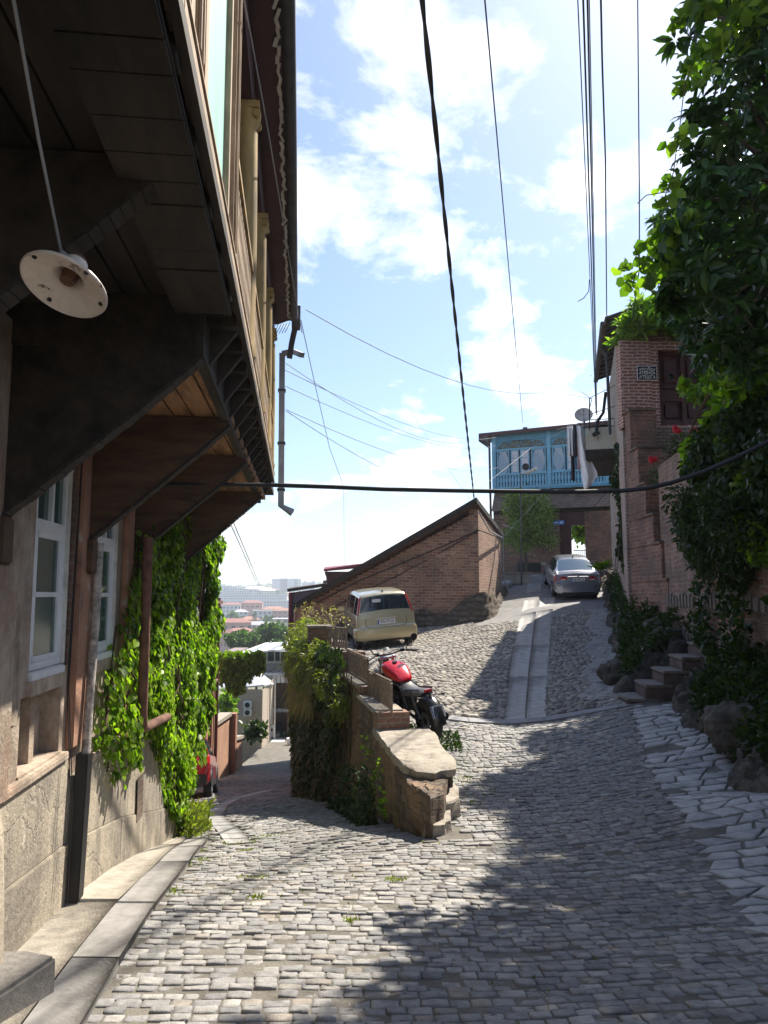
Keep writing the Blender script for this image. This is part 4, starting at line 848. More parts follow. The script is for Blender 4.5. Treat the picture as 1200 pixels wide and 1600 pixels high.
# ------------------------------------------------------------------ retaining wall between the two streets
RUB = brick('rubble_wall', (0.15, 0.105, 0.075), (0.25, 0.185, 0.13), (0.13, 0.10, 0.08), 0.30, 0.13, 0.03, 0.06, 0.7, wob=0.10, patch=(0.24, 0.16, 0.10))
CAPM = plain('cement_cap', (0.37, 0.33, 0.28), 0.95, var=0.4, scale=7, bumpd=0.03, stops=[(0.32, (0.17, 0.15, 0.125)), (0.45, (0.34, 0.30, 0.25)), (0.6, (0.41, 0.37, 0.31)), (0.72, (0.48, 0.43, 0.36))])
rw = thing('retaining_wall', 'stepped stone and brick retaining wall with cement caps dividing the two streets', 'wall', (0, 8, -1))
def wl(p): return Vector(p) - Vector((0, 8, -1))
def retaining():
    # body in short facets so that the curved face keeps its stonework level; top follows the steps
    segs = [(8.35, 10.65, -0.29), (10.65, 12.35, -0.02), (12.35, 14.4, 0.13), (14.4, 15.35, 0.52), (15.35, 16.4, 0.62), (16.4, 20, 0.55), (20, 27, 0.6)]
    mb = MB(); cp = MB()
    for y0, y1, zt in segs:
        n = max(1, int((y1 - y0) / 0.7)); th = 0.42 if y0 < 15 else 0.5
        if y0 > 8.3 and y0 < 15: th = 0.36
        if y0 == 8.35: th = 0.5
        for i in range(n):
            a = y0 + (y1 - y0) * i / n; b = y0 + (y1 - y0) * (i + 1) / n; xa, xb = float(wall_x(a)), float(wall_x(b))
            ba = -0.14 * 0; lo = -5.2
            f = 0.10  # batter
            A0, B0 = Vector((xa - f - 0.12, a, lo)), Vector((xb - f - 0.12, b, lo)); A1, B1 = Vector((xa, a, zt)), Vector((xb, b, zt))
            A2, B2 = Vector((xa + th, a, zt)), Vector((xb + th, b, zt)); A3, B3 = Vector((xa + th, a, lo)), Vector((xb + th, b, lo))
            # front in a small grid for roughness
            nz = 14; nu = 4; V = []
            for k in range(nz + 1):
                for j in range(nu + 1):
                    p = A0.lerp(A1, k / nz).lerp(B0.lerp(B1, k / nz), j / nu)
                    r_ = 0.035 * math.sin(p.y * 9 + math.sin(p.z * 7) * 2) * math.sin(p.z * 8 + p.y * 3) if 0 < k < nz else 0
                    V.append(wl(p + Vector((-r_, 0, 0))))
            mb.add(V, [(k * (nu + 1) + j, k * (nu + 1) + j + 1, (k + 1) * (nu + 1) + j + 1, (k + 1) * (nu + 1) + j) for k in range(nz) for j in range(nu)])
            mb.quad(wl(A1), wl(B1), wl(B2), wl(A2)); mb.quad(wl(A2), wl(B2), wl(B3), wl(A3))
            if i == 0: mb.quad(wl(A0), wl(A1), wl(A2), wl(A3))
            if i == n - 1: mb.quad(wl(B0), wl(B3), wl(B2), wl(B1))
        if y0 < 16 and y0 > 9:
            ov = 0.04; N_ = max(1, int((y1 - y0) / 0.9))
            for i in range(N_):
                a = y0 + (y1 - y0) * i / N_ + (0.0 if i else -0.05); b = y0 + (y1 - y0) * (i + 1) / N_ - 0.012; xa, xb = float(wall_x(a)), float(wall_x(b)); tk = 0.07
                cp.prism([wl((xa - ov, a, zt - 0.01)), wl((xb - ov, b, zt - 0.01)), wl((xb + th + ov, b, zt - 0.01)), wl((xa + th + ov, a, zt - 0.01))], (0, 0, tk))
    mb.build('masonry', RUB, rw, smooth=False); cp.build('cap', CAPM, rw, bevel=0.018)
    # broad cement ledge and broken end of the wall, rough edged
    from mathutils import noise as mn
    def rough(name, poly, zt, th, mat, amp=0.03, tilt=(0, 0), cz=0.0):
        rr = random.Random(len(name) + int(poly[0][0] * 100)); out = []
        for (p, q) in zip(poly, poly[1:] + poly[:1]):
            k = max(2, int(math.hypot(q[0] - p[0], q[1] - p[1]) / 0.07))
            for i in range(k): f = i / k; out.append((p[0] + (q[0] - p[0]) * f, p[1] + (q[1] - p[1]) * f))
        cx = sum(p[0] for p in out) / len(out); cy = sum(p[1] for p in out) / len(out); n = len(out); V = []
        zz = lambda x, y, o=0: zt + tilt[0] * (x - cx) + tilt[1] * (y - cy) + 0.012 * mn.noise(Vector((x * 4, y * 4, o)))
        for (sc, dz) in ((0.98, -th), (1.0, -th * .55), (1.0, -.018), (0.965, 0.0), (0.6, 0.004), (0.25, 0.006)):
            for (x, y) in out:
                a_ = amp * mn.noise(Vector((x * 7, y * 7, dz * 9))) if sc > .96 else 0; X = cx + (x - cx) * sc; Y_ = cy + (y - cy) * sc; r_ = math.hypot(x - cx, y - cy) + 1e-6; V.append(wl((X + (x - cx) / r_ * a_, Y_ + (y - cy) / r_ * a_, zz(X, Y_) + dz)))
        V.append(wl((cx, cy, zz(cx, cy) + .006))); F = [(k * n + i, k * n + (i + 1) % n, (k + 1) * n + (i + 1) % n, (k + 1) * n + i) for k in range(5) for i in range(n)] + [(5 * n + i, 5 * n + (i + 1) % n, 6 * n) for i in range(n)]
        return MB().add(V, F).build(name, mat, rw, smooth=True)
    W0 = lambda y, d=0.0: (float(wall_x(y)) + d, y)
    rough('ledge', [W0(10.6, -.04), W0(9.6, -.04), W0(8.8, -.05), W0(8.35, -.03), (0.34, 8.12), (0.52, 8.02), (0.60, 8.16), (0.76, 8.2), (0.80, 8.6), (0.70, 9.3), (0.70, 10.0), (0.62, 10.6)], -0.20, 0.10, CAPM, 0.035)
    rough('broken_end', [(0.30, 8.4), (0.34, 7.85), (0.48, 7.75), (0.64, 7.85), (0.78, 8.05), (0.80, 8.4), (0.7, 8.7), (0.4, 8.6)], -0.43, 0.30, CAPM, 0.05, tilt=(-.10, .06))
    rough('broken_end', [(0.38, 7.8), (0.38, 7.55), (0.47, 7.42), (0.58, 7.45), (0.66, 7.65), (0.66, 7.9)], -0.54, 0.20, CAPM, 0.05, tilt=(-.12, .12))
    rough('broken_end', [(0.10, 8.9), (0.24, 8.0), (0.44, 7.40), (0.58, 7.6), (0.66, 8.2), (0.74, 9.4), (.3, 9.5)], -0.30, 0.7, RUB, 0.06)
    # brick piers at the steps
    pr = MB()
    for (x, y, z0, z1) in ((-0.02, 10.62, -0.5, 0.02), (-0.30, 12.33, -0.3, 0.17), (-0.72, 14.38, -0.2, 0.56), (-1.42, 15.35, 0.3, 0.95)):
        c = wl((x + 0.12, y, (z0 + z1) / 2)); pr.box(c, (0.46, 0.28, z1 - z0), R(12))
    pr.build('brick_pier', brick('pier_brick', (0.24, 0.11, 0.07), (0.33, 0.18, 0.12), (0.30, 0.26, 0.22), 0.24, 0.075, 0.012, 0.02), rw, bevel=0.008)
    MB().box(wl((-1.30, 15.35, 0.98)), (0.52, 0.34, 0.05), R(12)).build('pier_cap', CAPM, rw, bevel=0.01)
retaining()
def fence():
    t = thing('fence', 'low rusty metal railing of three slatted panels stepping down on the stone wall', 'fence', (0, 10.5, 0))
    o = Vector((0, 10.5, 0))
    for (a, b, zt, h) in (((0.02, 10.62), (-0.33, 12.2), 0.42, 0.42), ((-0.33, 12.3), (-0.76, 14.3), 0.60, 0.42), ((-0.78, 14.45), (-1.28, 15.3), 0.98, 0.40)):
        p = MB(); a3 = Vector((a[0] + 0.08, a[1], 0)); b3 = Vector((b[0] + 0.08, b[1], 0)); d = (b3 - a3); n = int(d.length / 0.085); rz = math.atan2(d.y, d.x)
        for i in range(n):
            q = a3.lerp(b3, (i + .5) / n); p.box(q - o + Vector((0, 0, zt - h / 2 + random.uniform(-.006, .006))), (0.05, 0.012, h - 0.06), rz + random.uniform(-.05, .05))
        pl = p.build('panel', M['rail_rust'], t)
        r_ = MB()
        for z in (zt, zt - h + 0.03): r_.tube([a3 - o + Vector((0, 0, z)), b3 - o + Vector((0, 0, z))], 0.016, 6)
        r_.build('rail', M['rail_rust'], pl)
        for q in (a3.lerp(b3, .03), a3.lerp(b3, .5), a3.lerp(b3, .97)):
            MB().box(q - o + Vector((0, 0, zt - h / 2 - 0.07)), (0.035, 0.035, h + 0.16), rz).build('post', M['rail_rust'], t)
    MB().box(Vector((0.10, 10.50, -0.05)) - o, (0.04, 0.04, 0.92)).build('post', M['rail_rust'], t)
fence()
# plants falling over the wall
def wall_plants():
    def cascade(name, label, cat, n, ctr, rad, size, mat, hang=0.7, w=0.4, thick=1.0, shape='oval', shade=None, top=0.4):
        C = []; ctr = [np.array(c, float) for c in ctr]
        for i in range(n):
            c = ctr[rng.integers(len(ctr))]; v = rng.normal(size=3); v /= np.linalg.norm(v); v = v * rng.uniform(0.55, 1.0) ; C.append(c[:3] + v * np.array(rad) * c[3])
        C = np.array(C); D = np.stack([rng.normal(-0.3, 0.5, n), rng.normal(-0.2, 0.5, n), rng.normal(-hang, 0.5, n)], 1)
        Nn = np.stack([rng.normal(-0.3, 0.5, n), rng.normal(-.2, 0.5, n), rng.uniform(0.2, 1.2, n)], 1)
        loc = Vector(C.mean(0)); t = thing(name, label, cat, loc)
        leaves('foliage', C - np.array(loc), D, Nn, size, size * w, mat, t, shape=shape, shade=shade)
        return t, loc
    W = lambda y, off, z, s: (float(wall_x(y)) + off, y, z, s)
    # dark ivy mass over the tall face
    po = []
    n = 11000; y = rng.uniform(12.9, 21.5, n); z = rng.uniform(-3.4, 0.7, n)
    bot = np.interp(y, [12.9, 13.6, 14.3, 15.5, 17, 20.5], [-0.5, -1.2, -2.0, -3.0, -3.4, -3.9]); base = zlow(wall_x(y) - 0.3, y)
    k = (z > np.maximum(bot + 0.3 * np.sin(y * 5), base)) ; y, z = y[k], z[k]; n = len(y)
    C = np.stack([wall_x(y) - 0.08 - rng.uniform(0, 1, n) ** 0.7 * (0.08 + 0.13 * (0.5 + 0.5 * np.sin(y * 4 + z * 3))) * np.interp(z, [-3.4, -1, 0.5], [0.8, 1.4, 1.6]), y, z], 1)
    D = np.stack([rng.normal(-0.3, 0.4, n), rng.normal(-0.2, 0.5, n), rng.normal(-0.9, 0.3, n)], 1); Nn = np.stack([rng.normal(-0.8, 0.4, n), rng.normal(-0.3, 0.4, n), rng.uniform(0.2, 1, n)], 1)
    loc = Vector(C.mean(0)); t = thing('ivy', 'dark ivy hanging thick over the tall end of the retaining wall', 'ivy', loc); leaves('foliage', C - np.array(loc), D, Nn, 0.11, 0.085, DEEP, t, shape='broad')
    s = MB()
    for i in range(16):
        yy = random.uniform(12.5, 19); zz = -3.0; pts = []
        while zz < 0.5: pts.append(Vector((float(wall_x(yy)) - 0.09, yy, zz)) - loc); zz += 0.3; yy += random.gauss(0, 0.07)
        s.tube(pts, 0.012, 5)
    s.build('stem', M['stem'], t)
    t, l = cascade('trailing_bush', 'sunlit yellow green trailing bush spilling over the wall top beside the railing', 'bush', 2600, [W(12.9, -0.1, -0.25, 0.8), W(13.4, -0.1, -0.1, 1.0), W(13.9, -0.18, 0.0, 1.1), W(14.5, -0.2, 0.1, 1.0), W(13.5, -.15, -.5, .7)], (0.30, 0.45, 0.28), 0.12, OLIVE, hang=0.25, w=0.28)
    t, l = cascade('trailing_bush', 'olive and straw coloured trailing bush at the high end of the wall under the shed', 'bush', 5200, [W(14.9, -0.15, 0.40, 1.0), W(15.6, -0.12, 0.5, 1.1), W(16.4, -0.12, 0.55, 1.2), W(17.4, -0.05, 0.65, 1.2), W(18.4, .05, 0.7, 1.1), W(15.3, -.25, 0.0, 1.0), W(16.4, -.2, .15, 1)], (0.34, 0.55, 0.36), 0.13, OLIVE, hang=0.4, w=0.24)
    # long dry grass hanging down
    n = 900; y = rng.uniform(14.6, 16.4, n); C = np.stack([wall_x(y) - 0.28 - rng.uniform(0, 0.12, n), y, rng.uniform(-0.5, 0.35, n)], 1)
    D = np.stack([rng.normal(-0.15, 0.15, n), rng.normal(-0.15, 0.2, n), rng.normal(-1, 0.15, n)], 1)
    o = leaves('dry_grass_tuft', C, D, unit(n), 0.42, 0.022, STRAW, fold=0.1); tag(o, 'pale dry grass hanging in front of the ivy on the retaining wall', 'dry grass')
    # greenery at the wall foot
    n = 1500; y = rng.uniform(9.2, 13.2, n); h = rng.uniform(0, 1, n) ** 1.6
    C = np.stack([wall_x(y) - 0.16 - rng.uniform(0, 0.22, n), y, 0 * y], 1); C[:, 2] = zlow(C[:, 0], y) + h * (0.18 + 0.5 * (np.sin(y * 3.4) > 0.2) * (y > 9.5))
    o = leaves('wall_foot_weeds', C, np.stack([rng.normal(-.2, .5, n), rng.normal(0, .5, n), rng.normal(.3, .7, n)], 1), unit(n), 0.07, 0.045, DEEP, shape='broad'); tag(o, 'dark weeds along the foot of the stone retaining wall', 'weeds')
    n = 120; y = rng.uniform(8.7, 10.6, n); k = rng.integers(0, 4, n); yc = np.array([8.85, 9.3, 9.9, 10.5])[k]; zc = np.array([-0.75, -0.5, -0.9, -0.45])[k]
    C = np.stack([wall_x(yc) - 0.1 - rng.uniform(0, .1, n), yc + rng.normal(0, .06, n), zc + rng.normal(0, .08, n)], 1)
    o = leaves('wall_weed', C, np.stack([rng.normal(-.5, .4, n), rng.normal(0, .5, n), rng.normal(0, .6, n)], 1), unit(n), 0.05, 0.035, IVY, shape='broad'); tag(o, 'small bright green plants sprouting from cracks near the low end of the retaining wall', 'plants', kind='stuff')
    # bare twiggy shrub before the shed
    b = thing('twiggy_shrub', 'bare pale twiggy shrub in front of the brick shed', 'shrub', (-1.9, 21.5, 0.1)); s = MB(); tips = []
    for i in range(26):
        a = random.random() * 6.28; p = Vector((0, 0, 0)); pts = [p.copy()]; d = Vector((math.cos(a) * .45, math.sin(a) * .45, 1)).normalized()
        for k in range(6): d = (d + Vector((random.gauss(0, .25), random.gauss(0, .25), random.gauss(0, .1)))).normalized(); p = p + d * 0.22; pts.append(p.copy()); tips.append(p.copy())
        s.tube(pts, [0.02, .017, .014, .011, .009, .007, .004], 5)
    s.build('branches', M['wood_pale'], b); T = np.array([list(v) for v in tips]); T = np.repeat(T, 5, 0) + rng.normal(0, .05, (len(T) * 5, 3))
    leaves('dry_leaves', T, unit(len(T)), unit(len(T)), 0.07, 0.035, STRAW, b)
wall_plants()

# ------------------------------------------------------------------ lower street: salmon house, garden wall, far houses
SAL = plain('salmon_render', (0.46, 0.25, 0.165), 0.9, var=0.18, scale=2.5, bumpd=0.006)
SALD = plain('salmon_trim', (0.36, 0.18, 0.12), 0.85, var=0.2, scale=4)
sb = thing('salmon_house', 'salmon rendered house with a corner pilaster and brown downpipe along the lower street', 'house', (-6.2, 16, -3)); so_ = Vector((-6.2, 16, -3))
def xs(y): return float(np.interp(y, [15.3, 31.0, 44], [-6.15, -7.0, -7.6]))
def salmon():
    mb = MB(); a = Vector((xs(15.3), 15.3, 0)) - so_; d = Vector((xs(31.5) - xs(15.3), 16.2, 0)); ln = d.length; ud = d.normalized(); nd = Vector((ud.y, -ud.x, 0)); a.z = 0
    wall_holes(mb, a, ud, nd, 0, ln, -5, 4.25, [(ln - 4.2, ln - 3.1, -1.2, 0.6), (ln - 9, ln - 7.9, -1, .9), (ln - 4.2, ln - 3.1, 2.0, 3.4)], 0.3)
    e = a + ud * ln; mb.quad((e.x, e.y, -5), (e.x - 5, e.y, -5), (e.x - 5, e.y, 4.25), (e.x, e.y, 4.25)); mb.build('wall', SAL, sb)
    for u, z0, z1 in ((ln - 4.2, -1.2, 0.6), (ln - 9, -1, .9), (ln - 4.2, 2.0, 3.4)):
        w = MB(); q = a + ud * (u + .55) - nd * 0.16; w.box((q.x, q.y, (z0 + z1) / 2), (0.05, 1.1, z1 - z0), math.atan2(-ud.x, ud.y)); wn = w.build('window', M['pane_dark'], sb)
    tr = MB()
    for u, wd in ((0.4, 0.5), (ln - 0.35, 0.6), (ln - 6, .35)):
        q = a + ud * u + nd * 0.06; tr.box((q.x, q.y, -0.4), (0.14, wd, 9.3), math.atan2(-ud.x, ud.y))
    for z in (-2.2, 1.2, 4.15): q = a + ud * ln / 2 + nd * 0.05; tr.box((q.x, q.y, z), (0.11, ln, 0.13), math.atan2(-ud.x, ud.y))
    tr.build('trim', SALD, sb)
    p = MB(); q = a + ud * (ln - 0.2) + nd * 0.22
    p.tube([q + Vector((0, 0, -3.2)), q + Vector((0, 0, 4.5))], 0.07, 8); p.tube([q + Vector((0, 0, 2.1)), q + Vector((0, 0, 2.25))], 0.11, 8); p.tube([q + Vector((0, 0, 4.0)), q + Vector((0, 0, 4.15))], 0.12, 8)
    q2 = a + ud * (ln - 3) + nd * .2; p.tube([q2 + Vector((0, 0, 0.75)), q + Vector((0, 0, 1.2))], 0.06, 8); p.build('downpipe', plain('brown_pipe', (0.16, 0.05, 0.04), 0.5, var=.2), sb, smooth=True)
    rf = MB(); q = a + ud * ln / 2; rf.box((q.x - 2.3, q.y, 4.32), (5.2, ln + .4, 0.14), math.atan2(-ud.x, ud.y)); rf.build('roof', M['rust'], sb)
salmon()
def garden_wall():
    t = thing('garden_wall', 'salmon brick garden wall stepping down the lower street under pale sloping caps', 'wall', (-7, 36, -6)); o = Vector((-7, 36, -6))
    B = brick('salmon_brick', (0.44, 0.22, 0.14), (0.50, 0.28, 0.18), (0.42, 0.28, 0.2), 0.3, 0.09, 0.012, 0.006, 0.15)
    for (y0, y1, za, zb) in ((31.7, 36.5, -3.8, -4.05), (36.8, 41, -5.3, -5.9)):
        x0, x1 = xs(y0), xs(y1); m = MB(); m.prism([Vector((x0, y0, -9)) - o, Vector((x1, y1, -9)) - o, Vector((x1, y1, zb)) - o, Vector((x0, y0, za)) - o], (-0.4, 0, 0)); m.build('wall_panel', B, t)
        c = MB(); c.prism([Vector((x0 + .08, y0, za)) - o, Vector((x1 + .08, y1, zb)) - o, Vector((x1 + .08, y1, zb + .16)) - o, Vector((x0 + .08, y0, za + .16)) - o], (-0.56, 0, 0)); c.build('cap', CAPM, t)
    for y in (36.65,):
        MB().box(Vector((xs(y), y, -6.4)) - o, (0.55, 0.4, 4.9)).build('pier', SALD, t)
garden_wall()
def arbour():
    t = thing('vine_arbour', 'leafy vine spilling over a pergola beam across the lower street wall', 'vine', P(378, 1035, 30)); o = np.array(t.location)
    n = 4200; px = rng.uniform(345, 412, n); top = 1018 + 2.5 * np.sin(px * .4); bot = np.interp(px, [345, 352, 362, 372, 384, 395, 405, 412], [1058, 1062, 1075, 1080, 1062, 1046, 1044, 1048]) + 7 * np.sin(px * .55) + rng.normal(0, 4, n)
    py = top + (bot - top) * rng.uniform(0, 1, n); Y = 30 + rng.uniform(-0.7, 0.7, n)
    C = np.array([list(P(a, b, c)) for a, b, c in zip(px, py, Y)]); D = np.stack([rng.normal(0, .5, n), rng.normal(0, .5, n), rng.normal(-.8, .3, n)], 1)
    leaves('foliage', C - o, D, np.stack([rng.normal(0, .5, n), rng.normal(-.5, .5, n), rng.uniform(.2, 1, n)], 1), 0.16, 0.13, VINE, t, shape='broad')
    b = MB(); a = P(345, 1022, 30.4); c = P(410, 1024, 30.4); b.tube([a - t.location, c - t.location], 0.05, 6); b.tube([P(345, 1022, 29.6) - t.location, P(410, 1024, 29.6) - t.location], 0.05, 6); b.build('beam', M['wood_brown'], t)
arbour()
def far_street():
    # beige block with air conditioners
    t = thing('beige_house', 'beige house with a pale tarpaulin roof at the bend of the lower street', 'house', (-9, 52, -8)); o = t.location.copy()
    W = plain('beige_render', (0.40, 0.33, 0.26), 0.9, var=0.15); c = lambda px, py, Y: P(px, py, Y) - o
    x0 = P(345, 1100, 50).x; x1 = P(410, 1100, 50).x; zt = P(400, 1078, 50).z; mb = MB()
    wall_holes(mb, Vector((x0, 50, 0)) - o, (1, 0, 0), (0, -1, 0), 0, x1 - x0, -10, zt, [(P(391, 1, 50).x - x0, P(402, 1, 50).x - x0, P(1, 1117, 50).z, P(1, 1094, 50).z)], 0.3)
    mb.v = [(v[0], v[1], v[2]) for v in mb.v]
    e = P(427, 1100, 57); mb.quad(Vector((x1, 50, -10)) - o, Vector((e.x, 57, -10)) - o, Vector((e.x, 57, zt)) - o, Vector((x1, 50, zt)) - o); mb.build('wall', W, t)
    MB().quad(c(390, 1118, 50.25), c(403, 1118, 50.25), c(403, 1093, 50.25), c(390, 1093, 50.25)).build('window', M['pane_dark'], t)
    p = MB(); 
    for px in (412, 417, 421): q = P(px, 1080, 52); p.tube([Vector((q.x, 52 + (px - 412) * .3, zt)) - o, Vector((q.x, 52 + (px - 412) * .3, -8.6)) - o], 0.06, 6)
    p.build('pipe', M['old_white'], t)
    tp = MB(); A, B, C_, D_, E = c(342, 1078, 50.2), c(412, 1072, 50), c(428, 1070, 56), c(400, 1040, 60), c(345, 1045, 60)
    mid = c(392, 1052, 53); 
    for q, r_ in ((A, B), (B, C_), (C_, D_), (D_, E), (E, A)): tp.prism([q, r_, mid], (0, 0, 0.08))
    tp.build('tarpaulin_roof', plain('pale_tarpaulin', (0.40, 0.42, 0.45), 0.5, var=0.2, scale=1.5, bumpd=0.05), t)
    for i, py in enumerate((1101, 1113)):
        a = thing('air_conditioner', ['white air conditioning unit, upper of the two beside the window of the beige house', 'white air conditioning unit, lower of the two beside the window of the beige house'][i], 'air conditioner', P(387, py, 49.7), group='air conditioners on the beige house')
        MB().box((0, 0, 0), (0.46, 0.32, 0.44)).build('casing', M['white_paint'], a, bevel=0.02)
        f = MB(); f.lathe([(0.15, -0.01), (0.17, 0.0), (0.17, 0.02), (0.15, .02)], (0, -0.17, 0), 18, rot=Matrix.Rotation(R(90), 3, 'X')); f.lathe([(0, 0), (0.145, 0)], (0, -0.168, 0), 18, rot=Matrix.Rotation(R(90), 3, 'X')); f.build('fan_grille', M['black_metal'], a)
    a = thing('air_conditioner', 'white air conditioning unit low on the dark house at the street corner', 'air conditioner', P(425, 1142, 55.8), group='air conditioners on the beige house')
    MB().box((0, 0, 0), (0.3, 0.3, 0.85)).build('casing', M['white_paint'], a, bevel=0.02); MB().lathe([(0, 0), (0.1, 0)], (0, -0.158, 0.1), 16, rot=Matrix.Rotation(R(90), 3, 'X')).build('fan_grille', M['black_metal'], a)
    # brown balcony house closing the street
    t = thing('balcony_block', 'dark brown house with glazed balconies closing the lower street', 'house', (-8, 60, -8.8)); o = t.location.copy(); c = lambda px, py, Y: P(px, py, Y) - o
    W = plain('brown_render', (0.13, 0.075, 0.06), 0.9, var=0.3)
    def vs(px0, px1, py0, py1, Y, d=0.3): a_, b_ = c(px0, py1, Y), c(px1, py0, Y); return (a_.x, b_.x, a_.y, a_.y + d, a_.z, b_.z)
    MB().span(*vs(425, 500, 1060, 1185, 60, 6)).build('wall', W, t)
    MB().span(*vs(448, 500, 1100, 1180, 59, .9)).build('ochre_wall', plain('ochre_render', (0.30, 0.17, 0.10), 0.9, var=.3), t)
    MB().span(*vs(404, 500, 1052, 1056, 57, 3)).build('balcony_slab', M['galv'], t); MB().span(*vs(425, 500, 1110, 1113, 58.5, 1.6)).build('balcony_slab', M['galv'], t)
    g = MB()
    for i in range(9): g.span(*vs(418 + i * 7, 424 + i * 7, 1056, 1067, 57.3, .1))
    for i in range(8): g.span(*vs(427 + i * 7.4, 432 + i * 7.4, 1108, 1109.6, 58.4, .1))
    g.build('balcony_glazing', M['white_paint'], t)
    g = MB()
    for i in range(18): g.span(*vs(426 + i * 3.4, 426.6 + i * 3.4, 1092, 1110, 58.5, .05))
    g.span(*vs(425, 490, 1091, 1092.5, 58.5, .06)); g.build('railing', M['black_metal'], t)
    MB().span(*vs(423, 440, 1130, 1180, 59.4, .4)).build('doorway', M['black_metal'], t)
    # restaurant with a pale ribbed roof above it
    t = thing('terrace_building', 'building with a pale striped metal roof and an open glazed terrace below it', 'building', (-8, 66, -8.8)); o = t.location.copy()
    a, b, d, e = P(372, 1020, 58), P(475, 1012, 58), P(475, 1002, 74), P(415, 1004, 74)
    n = 9
    for i in range(n):
        t0, t1 = i / n, (i + .93) / n; MB().slab(e.lerp(d, t0) - o, e.lerp(d, t1) - o, a.lerp(b, t1) - o, a.lerp(b, t0) - o, 0.12).build('roof_strip', [M['old_white'], M['galv'], M['white_paint']][i % 3], t)
    MB().span(*vs(402, 500, 1036, 1062, 66, 5)).build('wall', plain('grey_render', (0.15, 0.14, 0.14), 0.9, var=.3), t)
    MB().span(*vs(402, 500, 1018, 1036, 69, 3)).build('glazing', M['pane_dark'], t)
    g = MB()
    for px in (405, 416, 428, 437, 448, 452, 466): g.span(*vs(px, px + 1.6, 1018, 1036, 65.8, .15))
    g.span(*vs(402, 480, 1034, 1037, 65.6, .2)); g.build('terrace_posts', M['old_white'], t)
    MB().span(*vs(345, 372, 1018, 1200, 66, 5)).build('side_wall', plain('mauve_render', (0.24, 0.19, 0.19), 0.9, var=.2), t)
    # slanted dark roof sheet and props
    t = thing('canopy', 'grey sloping canopy roof below the terrace', 'canopy', P(430, 1048, 57)); o = t.location.copy()
    MB().slab(P(418, 1036, 63) - o, P(480, 1036, 63) - o, P(480, 1054, 57) - o, P(402, 1054, 57) - o, 0.1).build('sheet', M['galv'], t); MB().tube([P(412, 1056, 57) - o, P(440, 1038, 60) - o], .05, 5).tube([P(425, 1056, 57) - o, P(452, 1038, 60) - o], .05, 5).build('strut', M['grey_dark'], t)
    t = thing('planter', 'pale pink stemmed planter with a white rim at the end of the lower street', 'planter', P(455, 1176, 52))
    MB().lathe([(0.0, 0), (0.28, 0), (0.22, 0.5), (0.20, 0.55), (0.0, .55)], n=14).build('pot', plain('pink_clay', (0.45, 0.24, 0.22), 0.8, var=.1), t, smooth=True); MB().lathe([(0, 0.55), (0.30, 0.56), (0.33, 0.95), (0.0, 0.95)], n=14).build('rim', M['white_paint'], t, smooth=True)
    t = thing('cafe_table', 'small white table beside the dark doorway down the lower street', 'table', P(434, 1180, 54))
    MB().box((0, 0, 0.95), (0.9, 0.7, 0.04)).build('table_top', M['white_paint'], t); MB().tube([(0, 0, 0), (0, 0, .94)], .04, 6).build('leg', M['black_metal'], t)
    n = 900; C = np.array([list(P(a_, b_, c_)) for a_, b_, c_ in zip(rng.normal(399, 6, n), rng.normal(1142, 5, n), rng.uniform(46, 48, n))])
    o = leaves('shrub', C, unit(n), unit(n), 0.35, 0.25, DEEP); tag(o, 'dark green shrub behind the garden wall below the air conditioners', 'shrub')
    n = 700; C = np.array([list(P(a_, b_, c_)) for a_, b_, c_ in zip(rng.normal(356, 5, n), rng.normal(1098, 8, n), rng.uniform(44, 46, n))])
    o = leaves('shrub', C, unit(n), unit(n), 0.35, 0.25, VINE); tag(o, 'light green shrub between the salmon house and the beige house', 'shrub')
    n = 500; C = np.array([list(P(a_, b_, c_)) for a_, b_, c_ in zip(rng.normal(449, 5, n), rng.normal(1160, 7, n), rng.uniform(56, 57, n))])
    o = leaves('shrub', C, unit(n), unit(n), 0.35, 0.25, DEEP); tag(o, 'dark round shrub beside the pink planter at the street end', 'shrub')
    n = 260; y = rng.uniform(24, 30, n); C = np.stack([np.interp(y, [15.3, 31, 44], [-6.15, -7, -7.6]) + rng.uniform(.1, .5, n), y, 0 * y], 1); C[:, 2] = zlow(C[:, 0], C[:, 1]) + rng.uniform(0, .25, n)
    o = leaves('verge_grass', C, np.stack([rng.normal(0, .4, n), rng.normal(0, .4, n), np.ones(n)], 1), unit(n), 0.3, 0.05, OLIVE); tag(o, 'tuft of yellow grass along the foot of the salmon house', 'grass', kind='stuff')
far_street()
# ------------------------------------------------------------------ vehicles
def car_paint(name, c, rough=0.28, metal=0.55):
    m, nt, b = mat_new(name); v = coords(nt); n = noise(nt, v, 3, 6, 0.7); n2 = noise(nt, v, 900, 1, 0.5)
    col = mixc(nt, ramp(nt, n, [(0.45, 0.0), (0.75, 0.25)]), c, tuple(x * 0.75 + 0.03 for x in c)); col = mixc(nt, 0.12, col, mixc(nt, n2, (0.7, 0.7, 0.7), (1.3, 1.3, 1.3)), 'MULTIPLY')
    nt.links.new(col, b.inputs['Base Color']); b.inputs['Metallic'].default_value = metal; b.inputs['Roughness'].default_value = rough
    b.inputs['Coat Weight'].default_value = 0.8; b.inputs['Coat Roughness'].default_value = 0.06; return m
GLASS = glass_mat('car_glass', (0.012, 0.02, 0.035), 0.04); GLASSB = glass_mat('sky_glass', (0.05, 0.10, 0.16), 0.04)
TYRE = plain('tyre_rubber', (0.022, 0.022, 0.023), 0.85, var=0.3, scale=20, bumpd=0.002)
RIM = plain('alloy_rim', (0.42, 0.43, 0.45), 0.35, metal=0.8, var=0.15, bumpd=0)
TRIM = plain('black_trim', (0.02, 0.02, 0.022), 0.6, var=0.15, bumpd=0)
